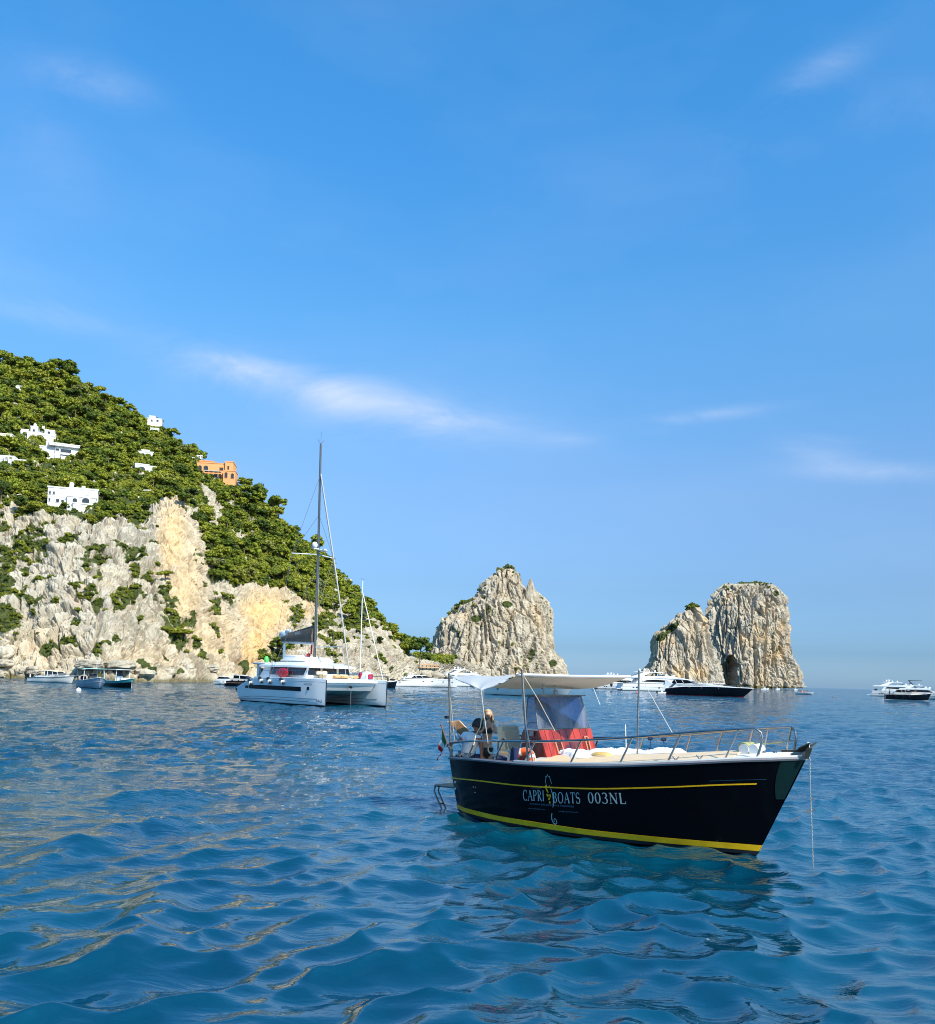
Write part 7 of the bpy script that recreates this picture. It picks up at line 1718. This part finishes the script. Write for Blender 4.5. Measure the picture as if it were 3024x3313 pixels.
# --- flybridge yachts -------------------------------------------------------------------
def flybridge(label, pxs, Ds, pxb, Db, B, k, hm='gelcoat', name='motor_yacht', win='bronze_glass', low_=False, arched=False, group=None):
    o, a, L = berth(pxs, Ds, pxb, Db); t = thing(name, label, 'boat', o, a, group)
    fs, fm, fb = 2.2*k, 2.6*k, 3.0*k
    h = mhull(L, B, fs, fm, fb, .12, .47); hull_set(t, h, hm, sz=.12*k)
    def w(x, z): u = min(.98, max(0, x/L)); return max(.1, min(h.bs(u)-.4*k, B*.42))*(1-.05*(z-fm)/k)
    z1, z2 = fm+1.55*k, fm+2.1*k
    mb = MB(); mb.prism([(L*.12, fm-.3), (L*.72, fm-.1), (L*.62, fm+.55*k), (L*.50, z1), (L*.16, z1)], w); mb.build('deckhouse', M['gelcoat'], t, smooth=20)
    mb = MB()
    for sd in (1, -1):
        if arched: pl_ = [(L*.17, fm+.30*k), (L*.23, fm+.85*k), (L*.31, fm+1.05*k), (L*.40, fm+.90*k), (L*.48, fm+.34*k)]
        else: pl_ = [(L*.17, fm+.45*k), (L*.19, fm+1.25*k), (L*.47, fm+1.25*k), (L*.56, fm+.5*k)]
        mb.side(pl_, w, sd, .03, .06)
    mb.build('side_window', M[win], t, smooth=0)
    mb = MB()
    for sd in (1, -1): mb.side([(L*.50, fm+.35*k), (L*.50, fm+.62*k), (L*.53, fm+.58*k), (L*.56, fm+.35*k)], w, sd, .03, .06)
    mb.build('side_window', M[win], t, smooth=0)
    mb = MB(); mb.slab([(L*.515, -w(L*.5, z1)*.8, z1-.05), (L*.515, w(L*.5, z1)*.8, z1-.05), (L*.63, w(L*.6, fm)*.7, fm+.58*k), (L*.63, -w(L*.6, fm)*.7, fm+.58*k)], .05); mb.build('windscreen', M[win], t, smooth=0)
    mb = MB(); mb.prism([(L*.0+.2, z1-.02), (L*.53, z1-.02), (L*.50, z2), (L*.40, z2+.25*k), (L*.34, z2), (L*.03, z2-.2*k)], lambda x, z: w(min(x, L*.4), z)+.15*k); mb.build('flybridge', M['gelcoat'], t, smooth=20)
    z3 = z2+1.15*k
    mb = MB()
    for sd in (1, -1): mb.side([(L*.10, z2-.2*k), (L*.19, z2-.2*k), (L*.27, z3), (L*.21, z3)], lambda x, z: w(x, z)*.8, sd, .05, .2*k)
    mb.build('radar_arch', M['gelcoat'], t, smooth=0)
    mb = MB(); mb.prism([(L*.13, z3), (L*.40, z3), (L*.38, z3+.16*k), (L*.15, z3+.18*k)], lambda x, z: w(x, z)*.72); mb.build('hardtop', M['gelcoat'], t, smooth=20)
    for x in (.33, .37):
        mb = MB()
        for sd in (1, -1): mb.tube([(L*x, sd*B*.27, z2), (L*(x+.01), sd*B*.25, z3)], .06*k, 5)
        mb.build('hardtop_post', M['gelcoat'], t)
    mb = MB(); mb.prism([(L*.35, z2+.1), (L*.41, z2+.1), (L*.40, z2+.50*k), (L*.385, z2+.5*k)], lambda x, z: w(x, z)*.75); mb.build('fly_screen', M[win], t, smooth=0)
    domes(t, [(L*.19, .8*k, z3+.75*k, .38*k), (L*.22, -.8*k, z3+.8*k, .42*k), (L*.33, .3*k, z3+.5*k, .33*k)])
    mb = MB(); mb.tube([(L*.27, 0, z3), (L*.26, 0, z3+1.2*k)], .09*k, 5); mb.box((L*.27, 0, z3+.8*k), (.15*k, 1.8*k, .1*k)); mb.box((L*.27, 0, z3+.45*k), (.4*k, .5*k, .3*k)); mb.build('radar_mast', M['gelcoat'], t)
    domes(t, [(L*.44, .6*k, z2+.45*k, .42*k), (L*.50, -.3*k, z2+.25*k, .45*k)], name='fly_seat')
    mb = MB(); h.band(mb, lambda u: .50, lambda u: .53, .03, th=.05, nt=20); mb.build('hull_groove', M['letter_grey'], t)
    mb = MB(); h.band(mb, lambda u: .93, lambda u: .96, .03, th=.05, nt=20); mb.build('hull_groove', M['letter_grey'], t)
    ports(t, h, [L*x for x in (.10, .13, .34, .62, .72)], 0, .55*k, .28*k, z=fm*.42)
    mb = MB()
    for sd in (1, -1):
        p = h.at(L*.42, fm*.30, sd, .02); mb.box(p, (1.7*k, .08, 1.0*k), bev=.03)
    mb.build('hull_window', M['bronze_glass'], t, smooth=0)
    mb = MB(); mb.box((L*.055, 0, fs+.5*k), (1.0*k, B*.5, .8*k), bev=.1); mb.build('stern_locker', M['rubber'], t)
    mb = MB(); mb.box((-.9*k, 0, .5*k), (1.8*k, B*.85, .18*k), bev=.05); mb.build('swim_platform', M['gelcoat'], t)
    mb = MB(); mb.prism([(-.7*k, .6*k), (.1, .6*k), (.6*k, fs), (.3*k, fs)], lambda x, z: B*.44); mb.build('transom', M['gelcoat_grey'], t)
    rail(t, h, .55, .97, .8*k, r=.03)
    return t, h, L
flybridge('big white flybridge motor yacht with an arched black side window and radar domes', 2005, 288, 2345, 292, 6.6, .98, arched=True)
t, h_, L_ = flybridge('white motor yacht partly hidden behind the big flybridge yacht, pale stern showing', 1925, 318, 2140, 322, 6.0, .80, hm='gelcoat_grey')
mb = MB(); mb.ball((0, 0, 0), .45, 12, 8, (1, .6, 1.9)); fo_ = mb.build('fender', M['rubber'], smooth=60)
fo_.location = wl(1977, 314)+Vector((0, 0, 1.6)); tag(fo_, 'tall black fender on the stern quarter of the half hidden white yacht', 'fender')
t, h_, L_ = flybridge('white flybridge yacht behind the awning flap, only its sloped upper deck clearly showing', 1430, 262, 1640, 268, 5.2, .78)
flybridge('white flybridge yacht with radar domes at the far right edge', 2819, 362, 3075, 352, 6.2, .92)
def awn(t_, pts, mat): mb = MB(); mb.slab(pts, .08); mb.build('sunshade', M[mat], t_)

# --- small boats ------------------------------------------------------------------------
def small_hull(label, pxs, Ds, pxb, Db, B, hm, fs, fm, fb, deck='gelcoat', stripe='antifoul', rub=None, name='motorboat', group=None, rake=.08, sz=.07):
    o, a, L = berth(pxs, Ds, pxb, Db); t = thing(name, label, 'boat', o, a, group); h = mhull(L, B, fs, fm, fb, rake, .42, .35)
    mb = MB(); h.shell(mb, 30, [-1, -.5, 0, .12, .3, .5, .7, .85, 1.0]); mb.build('hull', M[hm], t, smooth=45)
    mb = MB(); h.band(mb, lambda u: -.03, lambda u: sz/h.sheer(u), .012, th=.02, nt=24); mb.build('boot_stripe', M[stripe], t)
    mb = MB(); h.edge(mb, .04, .0, nt=30); mb.build('gunwale', M[rub or deck], t)
    mb = MB(); h.deck(mb, .55, .03, .0, 0.02, .55, 14, .0); mb.build('cockpit_floor', M[deck], t)
    mb = MB(); h.deck(mb, 1, .03, .0, .55, .98, 14, .10); mb.build('foredeck', M[deck], t)
    return t, h, L
def tcanopy(t, L, B, z, x0, x1, zb, mat='gelcoat', post='gelcoat', th=.07):
    mb = MB(); mb.box(((x0+x1)/2*L, 0, z), ((x1-x0)*L, B*.8, th), bev=.02); mb.build('canopy', M[mat], t)
    for x in (x0+.02, x1-.04):
        for sd in (1, -1):
            mb = MB(); mb.tube([(x*L+(.15 if x < .4 else -.1), sd*B*.36, zb), (x*L, sd*B*.34, z)], .04, 6); mb.build('canopy_post', M[post], t)
# white cabin cruiser at the left
o, a, L_ = berth(106, 143, 240, 139); t = thing('motorboat', 'white cabin cruiser with a cream canopy moored by the rocks at the left', 'boat', o, a)
h_ = mhull(L_, 2.4, .62, .78, 1.05, .06, .44, .35); hull_set(t, h_, 'gelcoat_warm', sz=.05, rub='letter_grey')
def wc(x, z): return max(.15, min(h_.bs(min(.97, x/L_))-.2, .95))*(1-.12*(z-.8))
mb = MB(); mb.prism([(L_*.16, .70), (L_*.90, .92), (L_*.80, 1.18), (L_*.66, 1.28), (L_*.20, 1.02)], wc); mb.build('coachroof', M['gelcoat_warm'], t, smooth=25)
mb = MB(); mb.prism([(L_*.36, 1.05), (L_*.74, 1.24), (L_*.62, 1.66), (L_*.40, 1.70)], lambda x, z: wc(x, z)*.85); mb.build('cabin_window', M['shade_glass'], t, smooth=0)
for x in (.38, .45, .56, .68):
    mb = MB()
    for sd in (1, -1): mb.tube([(x*L_+.12, sd*wc(x*L_, 1)*.87, 1.1), (x*L_-.02 if x < .6 else x*L_-.22, sd*wc(x*L_, 1.6)*.87, 1.70)], .035, 5)
    mb.build('window_pillar', M['gelcoat'], t)
rings = []
for i in range(8):
    x = L_*lerp(.20, .66, i/7); z = 1.74+.12*math.sin(math.pi*i/7)-(.10 if i == 0 else 0); rings.append([(x, -.78, z-.10), (x, -.6, z), (x, 0, z+.05), (x, .6, z), (x, .78, z-.10), (x, 0, z-.03)])
mb = MB(); mb.loft(rings); mb.build('canopy', simple('cream_canopy', (.72, .64, .42), .8), t, smooth=60)
mb = MB()
for sd in (1, -1): mb.tube([(L_*.21, sd*.76, 1.66), (L_*.13, sd*.8, .85)], .025, 5)
mb.build('canopy_strut', M['gelcoat'], t)
ports(t, h_, [], 0); 
for x in (.24, .37, .43, .51, .66):
    mb = MB()
    for sd in (1, -1): mb.side([(x*L_-.08, .95+.14*x), (x*L_+.08, .95+.14*x), (x*L_+.08, 1.04+.14*x), (x*L_-.08, 1.04+.14*x)], wc, sd, .015, .03)
    mb.build('porthole', M['bronze_glass'], t, smooth=0)
mb = MB(); mb.box((-.22, 0, .10), (.4, 1.6, .08)); mb.build('swim_platform', M['gelcoat'], t)
mb = MB(); mb.tube([(.1, -.6, .65), (.1, -.6, 1.0)], .08, 6); mb.ball((.1, -.6, 1.08), .08, 8, 6); mb.build('stern_light', M['gelcoat'], t)
rail(t, h_, .62, .97, .25, r=.014); mb = MB(); mb.tube([(L_*.98, 0, 1.1), (L_*1.09, 0, 1.15)], .03, 5); mb.build('bowsprit', M['gelcoat'], t)
# blue-grey wooden boat seen bow-on
t, h_, L_ = small_hull('weathered blue-grey wooden boat with a turquoise framed canopy, bow towards us', 278, 117, 322, 110.2, 2.9, 'bluegrey_paint', .85, .95, 1.35, deck='gelcoat_grey', rub='gelcoat_grey')
mb = MB(); h_.band(mb, lambda u: .60, lambda u: .66, .03, th=.05, nt=24); mb.build('rubbing_strake', M['gelcoat_grey'], t)
tcanopy(t, L_, 3.3, 2.35, .02, .62, .9, 'teal_pale', 'gelcoat_grey')
mb = MB(); mb.box((L_*.45, 0, 1.3), (.7, .9, .9), bev=.08); mb.build('console', M['shade_glass'], t); mb = MB(); mb.tube([(L_*.6, .2, 2.35), (L_*.6, .2, 3.4)], .02, 4); mb.build('aerial', M['gelcoat'], t)
mb = MB(); mb.box((L_*.15, -.6, 1.2), (.5, .6, .5), bev=.1); mb.build('cockpit_bag', M['navy'], t)
fig('p', 'person in dark swimwear climbing at the stern of the blue-grey boat', wl(250, 116)+Vector((0, 0, -.35)), 1.65, shorts='magenta')
# teal boat
t, h_, L_ = small_hull('dark teal boat with a white T-top canopy beside the blue-grey one', 350, 125, 431, 119.5, 2.4, 'navy_hull', .72, .82, 1.2, deck='gelcoat_grey', rub='teal_paint')
mb = MB(); h_.band(mb, lambda u: .66, lambda u: .97, .012, th=.03, nt=24); mb.build('topside_band', M['teal_paint'], t)
tcanopy(t, L_, 2.6, 2.30, .03, .62, .8, 'gelcoat', 'gelcoat'); mb = MB(); mb.box((L_*.42, 0, 1.15), (.6, .8, .75), bev=.06); mb.build('console', M['gelcoat'], t)
mb = MB(); mb.slab([(L_*.46, -.4, 1.5), (L_*.46, .4, 1.5), (L_*.42, .35, 2.1), (L_*.42, -.35, 2.1)], .02); mb.build('windscreen', M['shade_glass'], t)
mb = MB(); mb.box((L_*.66, 0, 1.12), (.8, 1.2, .3), bev=.08); mb.build('bow_cushion', M['gelcoat'], t)
mb = MB(); mb.tube([(-.1, 0, .3), (-.15, 0, 1.1)], .12, 6); mb.build('outboard', M['gelcoat_grey'], t)
mb = MB(); mb.tube([(L_*.97, -.1, 1.1), (L_*.99, -.2, -.1)], .02, 4); mb.build('mooring_line', M['rope_white'], t)
# white sports boat and dark gozzo left of the catamaran
t, h_, L_ = small_hull('small white sports boat left of the brown-hulled cruiser', 700, 172, 768, 170, 2.0, 'gelcoat_warm', .55, .72, .9)
mb = MB(); mb.prism([(L_*.1, .6), (L_*.8, .75), (L_*.55, 1.05), (L_*.15, 1.0)], lambda x, z: .75); mb.build('coachroof', M['gelcoat'], t, smooth=20)
mb = MB(); mb.prism([(L_*.12, 1.0), (L_*.55, 1.02), (L_*.42, 1.38), (L_*.22, 1.40)], lambda x, z: .65); mb.build('cabin_window', M['bronze_glass'], t, smooth=0)
mb = MB(); mb.prism([(L_*.18, 1.38), (L_*.44, 1.37), (L_*.42, 1.44), (L_*.2, 1.46)], lambda x, z: .7); mb.build('hardtop', M['gelcoat'], t, smooth=20)
for x in (.38, .72):
    mb = MB(); p = h_.at(L_*x, .42, -1, .08); mb.box(p, (.18, .14, .24), bev=.04); mb.build('fender', M['gelcoat'], t)
t, h_, L_ = small_hull('cruiser with a dark brown hull, cream cabin and long side windows, left of the catamaran', 736, 158, 850, 156, 2.4, 'navy_hull', .82, .92, 1.25, rub='brown_hull')
mb = MB(); h_.band(mb, lambda u: .62, lambda u: .98, .014, th=.03, nt=24); mb.build('topside_band', M['brown_hull'], t)
mb = MB(); h_.band(mb, lambda u: .60, lambda u: .64, .03, th=.03, nt=24); mb.build('gold_line', M['cream'], t)
mb = MB(); mb.prism([(L_*.12, .8), (L_*.92, 1.1), (L_*.70, 1.35), (L_*.16, 1.28)], lambda x, z: max(.12, .9*(1-max(0, x/L_-.55)*1.7))); mb.build('coachroof', M['cream_vinyl'] if 0 else M['gelcoat_warm'], t, smooth=20)
mb = MB(); mb.prism([(L_*.20, 1.27), (L_*.68, 1.30), (L_*.50, 1.78), (L_*.24, 1.86)], lambda x, z: .8); mb.build('cabin_window', M['bronze_glass'], t, smooth=0)
mb = MB(); mb.prism([(L_*.18, 1.84), (L_*.52, 1.77), (L_*.48, 1.86), (L_*.2, 1.94)], lambda x, z: .86); mb.build('hardtop', M['gelcoat'], t, smooth=20)
for x in (.22, .40):
    mb = MB()
    for sd in (1, -1): mb.tube([(x*L_, sd*.82, 1.28), (x*L_+.05, sd*.82, 1.86)], .05, 5)
    mb.build('window_pillar', M['gelcoat'], t)
for x in (.24, .42, .58): mb = MB(); mb.ball(h_.at(L_*x, .98, -1, .08), .13, 8, 6); mb.build('fender', M['rubber'], t)
mb = MB(); mb.tube([h_.at(.15, .85, -1, .1), h_.at(.15, .45, -1, .1)], .12, 8); mb.build('fender', M['gelcoat'], t)
# blue boat and second sailing boat behind the catamaran
t, h_, L_ = small_hull('dark blue open boat with a white gunwale between the catamaran and the long sports yacht', 1205, 186, 1284, 190, 2.3, 'navy_hull', 1.2, 1.25, 1.5, rub='gelcoat')
mb = MB(); mb.box((L_*.3, 0, 2.3), (L_*.5, 1.9, .1)); mb.build('canopy', M['navy'], t)
for x in (.1, .5):
    for sd in (1, -1): mb = MB(); mb.tube([(x*L_, sd*.8, 1.2), (x*L_, sd*.8, 2.3)], .04, 5); mb.build('canopy_post', M['steel'], t)
mb = MB(); mb.box((L_*.8, 0, 1.7), (.9, .9, .35), bev=.12); mb.build('deck_bag', M['rubber'], t)
o, a, L_ = berth(1085, 132, 1246, 126); t = thing('sailing_boat', 'second sailing boat moored behind the catamaran, slender white mast and crimson sprayhood', 'boat', o, a)
h_ = mhull(L_, 2.8, 1.2, 1.2, 1.45, .08, .38, .5); hull_set(t, h_, 'gelcoat_warm')
mb = MB(); mb.prism([(L_*.25, 1.2), (L_*.72, 1.3), (L_*.62, 1.75), (L_*.28, 1.7)], lambda x, z: .9); mb.build('coachroof', M['gelcoat'], t, smooth=20)
mx_ = L_*.49
mb = MB(); mb.tube([(mx_, 0, 1.3), (mx_-.12, 0, 15.6)], .085, 8, .06); mb.build('mast', M['gelcoat'], t)
mb = MB()
for y in (-.25, .25): mb.tube([(mx_-.12, 0, 15.6), (mx_-.12+y*.3, y, 15.9)], .02, 4)
mb.build('wind_sensor', M['letter_grey'], t)
mb = MB(); mb.tube([(mx_-.05, 0, 13.9), (L_*.96, 0, 1.6)], .055, 6); mb.build('furled_forestay', M['canvas'], t)
for sd in (1, -1):
    mb = MB(); mb.tube([(mx_-.05, 0, 13.8), (mx_, sd*.9, 8.0), (mx_-.1, sd*1.3, 1.3)], .012, 4); mb.build('shroud', M['letter_grey'], t)
    mb = MB(); mb.tube([(mx_, 0, 8.0), (mx_, sd*.9, 8.0)], .03, 4); mb.build('spreader', M['gelcoat'], t)
mb = MB(); mb.tube([(mx_-.06, 0, 6.8), (mx_+1.6, 0, 2.2)], .03, 5); mb.build('inner_stay', M['rope'], t)
mb = MB(); mb.tube([(mx_, 0, 2.6), (mx_-3.2, 0, 2.5)], .09, 6); mb.build('boom', M['gelcoat'], t); mb = MB(); mb.tube([(mx_-.1, 0, 2.75), (mx_-3.0, 0, 2.65)], .16, 8); mb.build('folded_sail', M['canvas_grey'], t)
rings = []
for i in range(6):
    u = i/5; z = lerp(1.6, 2.9, math.sin(u*math.pi/2)); x = mx_+.25+.9*u if 0 else mx_+.2+1.7*(1-u)*.0
mb = MB(); mb.box((mx_+1.25, 0, 2.35), (1.7, 1.6, 1.35), taper=.8, bev=.25); mb.build('sprayhood', M['canvas'], t)
mb = MB(); mb.box((mx_+.75, -.72, 2.45), (.55, .35, .95), ry=.3, bev=.15); mb.box((mx_+2.15, -.1, 2.35), (.1, .9, .7), bev=.04); mb.build('sprayhood_panel', M['magenta'], t)
mb = MB(); mb.box((L_*.16, 0, 2.6), (1.7, 2.0, .08)); mb.build('bimini', M['navy'], t)
for x in (.1, .24):
    mb = MB()
    for sd in (1, -1): mb.tube([(L_*x, sd*1.0, 1.2), (L_*x, sd*.95, 2.6)], .02, 4)
    mb.build('bimini_frame', M['steel'], t)
# right-hand black gozzo cruiser
t, h_, L_ = small_hull('black traditional cruiser with cream cabin in front of the yachts at the right edge', 2862, 246, 3012, 243, 3.4, 'navy_hull', 1.35, 1.45, 1.95, rub='brown_hull', sz=.14, stripe='gelcoat')
mb = MB(); mb.prism([(L_*.16, 1.3), (L_*.90, 1.7), (L_*.80, 2.0), (L_*.62, 2.1), (L_*.20, 2.1)], lambda x, z: max(.2, 1.35*(1-max(0, x/L_-.6)*1.6))); mb.build('coachroof', M['gelcoat_warm'], t, smooth=20)
mb = MB(); mb.prism([(L_*.22, 2.08), (L_*.58, 2.1), (L_*.45, 2.75), (L_*.27, 2.8)], lambda x, z: 1.15); mb.build('cabin_window', M['bronze_glass'], t, smooth=0)
mb = MB(); mb.prism([(L_*.0, 2.78), (L_*.46, 2.72), (L_*.44, 2.86), (L_*.02, 2.92)], lambda x, z: 1.25); mb.build('hardtop', M['gelcoat_warm'], t, smooth=20)
for x in (.02, .34, .42):
    mb = MB()
    for sd in (1, -1): mb.tube([(x*L_+.3*(x > .1), sd*1.17, 1.5), (x*L_, sd*1.17, 2.78)], .06, 5)
    mb.build('pillar', M['gelcoat_warm'], t)
for x in (.2, .36, .5): mb = MB(); p = h_.at(L_*x, 1.35, -1, .15); mb.tube([p+Vector((0, 0, .2)), p-Vector((0, 0, .3))], .14, 8); mb.build('fender', M['rubber'], t)
mb = MB(); mb.tube([(.1, -.6, 1.3), (-1.2, -.8, 2.0)], .06, 5); mb.tube([(-1.2, -.8, 2.0), (-1.4, -.8, 2.05)], .09, 5); mb.build('davit', M['wood_dark'], t)
TD = Vector((math.cos(t.rotation_euler.z), math.sin(t.rotation_euler.z), 0))
fig('p', 'sunbather lying back on the bow of the black traditional cruiser at the right', t.location+TD*(L_*.66)+Vector((0, 0, 2.0)), 1.7, rz=t.rotation_euler.z, pose='sit', shorts='orange_pad')
fig('p', 'person standing in the cockpit of the black traditional cruiser at the right', t.location+TD*(L_*.10)+Vector((0, 0, .95)), 1.75, shorts='navy')
t, h_, L_ = flybridge('white yacht with a black hardtop frame, cut by the right edge', 2905, 300, 3110, 292, 5.6, .72)
mb = MB(); mb.box((L_*.27, 0, 6.0*.72+1.4), (L_*.22, 3.0, .14)); mb.build('sunshade', M['rubber'], t)
mb = MB()
for sd in (1, -1): mb.tube([(L_*.30, sd*1.2, 4.4*.72), (L_*.17, sd*1.2, 6.0*.72+1.4)], .12, 5)
mb.build('sunshade_frame', M['rubber'], t)
# boats near the stacks
t, h_, L_ = small_hull('white boat with a flat sun canopy and people in red right of the sea stacks', 2574, 338, 2632, 334, 2.2, 'gelcoat', .6, .6, .9, deck='gelcoat')
tcanopy(t, L_, 3.0, 2.75, .12, .55, .7, 'canvas', 'steel', .12); mb = MB(); mb.tube([(L_*.33, 0, 2.7), (L_*.33, 0, 4.1)], .04, 4); mb.build('aerial', M['letter_grey'], t)
mb = MB(); mb.tube([(L_*.36, 0, .6), (L_*.36, 0, 2.7)], .12, 6); mb.build('console', M['bluegrey_paint'], t)
TD = Vector((math.cos(t.rotation_euler.z), math.sin(t.rotation_euler.z), 0))
for q_, (x, c_, l) in enumerate(((.30, 'red', 'person in a red top sitting nearest the stern of the small canopied boat'), (.50, 'orange', 'person with an orange life vest amidships in the small canopied boat'), (.66, 'red', 'person in red sitting nearest the bow of the small canopied boat'))):
    p = fig('p', l, t.location+TD*(L_*x)+Vector((0, 0, .55)), 1.7, rz=t.rotation_euler.z, pose='sit', shorts='navy')
    mb = MB(); mb.loft([[(-.05+(.17)*math.cos(a_), .22*math.sin(a_), z_) for a_ in np.linspace(0, 6.283, 14, endpoint=False)] for z_ in (.22, .45, .66)]); mb.build('vest', M[c_], p)
for (px, D, w_, l) in ((2474, 600, 26, 'small white motorboat at the foot of the flat-topped sea stack, the larger of two'), (2515, 640, 15, 'tiny white motorboat at the flat-topped stack, right of the larger one'), (2573, 640, 13, 'tiny white motorboat just beyond the right foot of the flat-topped stack'), (1396, 420, 12, 'tiny dark boat by the bathing terrace')):
    t, h_, L_ = small_hull(l, px-w_/2, D, px+w_/2, D, 2.0, 'gelcoat', .7, .8, 1.1)
    mb = MB(); mb.box((L_*.42, 0, 1.25), (L_*.35, 1.4, .8), taper=.75, bev=.12); mb.build('cabin', M['gelcoat'], t); mb = MB(); mb.box((L_*.42, 0, 1.35), (L_*.30, 1.45, .25)); mb.build('cabin_window', M['bronze_glass'], t)
    mb = MB(); mb.box((L_*.30, 0, 2.2), (L_*.5, 1.5, .1)); mb.tube([(L_*.2, 0, 1.2), (L_*.2, 0, 2.2)], .06, 5); mb.build('bimini', M['canvas'], t)
# swimmers and floats
def swimmer(px, py, label, D=None):
    p = atz(px, py, 0); t = thing('person', label, 'person', p)
    skin_body('body', [(0, 0, -.35, .15, .10), (0, 0, -.12, .17, .10), (0, 0, -.02, .06), (0, 0, .04, .05), (.2, -.05, -.10, .06), (.42, -.15, .02, .045), (.55, -.2, .10, .035), (-.2, -.05, -.10, .06), (-.42, -.2, -.08, .045)], [(0, 1), (1, 2), (2, 3), (1, 4), (4, 5), (5, 6), (1, 7), (7, 8)], M['skin'], t, sub=1)
    head((0, 0, .15), .11, (.3, -1, 0), M['skin'], t); mb = MB(); mb.ball((0, .03, .19), .125, 10, 7); mb.build('hair', M['hair_black'], t, smooth=80)
swimmer(4, 2206, 'swimmer at the very left edge near the rocks'); swimmer(40, 2206, 'swimmer between the left edge and the white cabin cruiser')
swimmer(2694, 2259, 'swimmer in open water below the horizon, the left one of two'); swimmer(2704, 2261, 'swimmer in open water below the horizon, the right one of two')
mb = MB(); mb.ball((0, 0, .15), .35, 12, 8); mb.torus((0, 0, .52), .07, .02, 'x', 10, 5); bu = mb.build('mooring_buoy', simple('pink_buoy', (.75, .25, .28), .5), smooth=60); bu.location = atz(2060, 2243, 0); tag(bu, 'small pink mooring buoy floating left of the black yacht', 'buoy')
mb = MB(); mb.ball((0, 0, .1), .28, 12, 8); mb.torus((0, 0, .38), .06, .02, 'x', 10, 5); bu = mb.build('mooring_buoy', M['gelcoat'], smooth=60); bu.location = atz(254, 2237, 0); tag(bu, 'small white mooring buoy in front of the blue-grey boat', 'buoy')
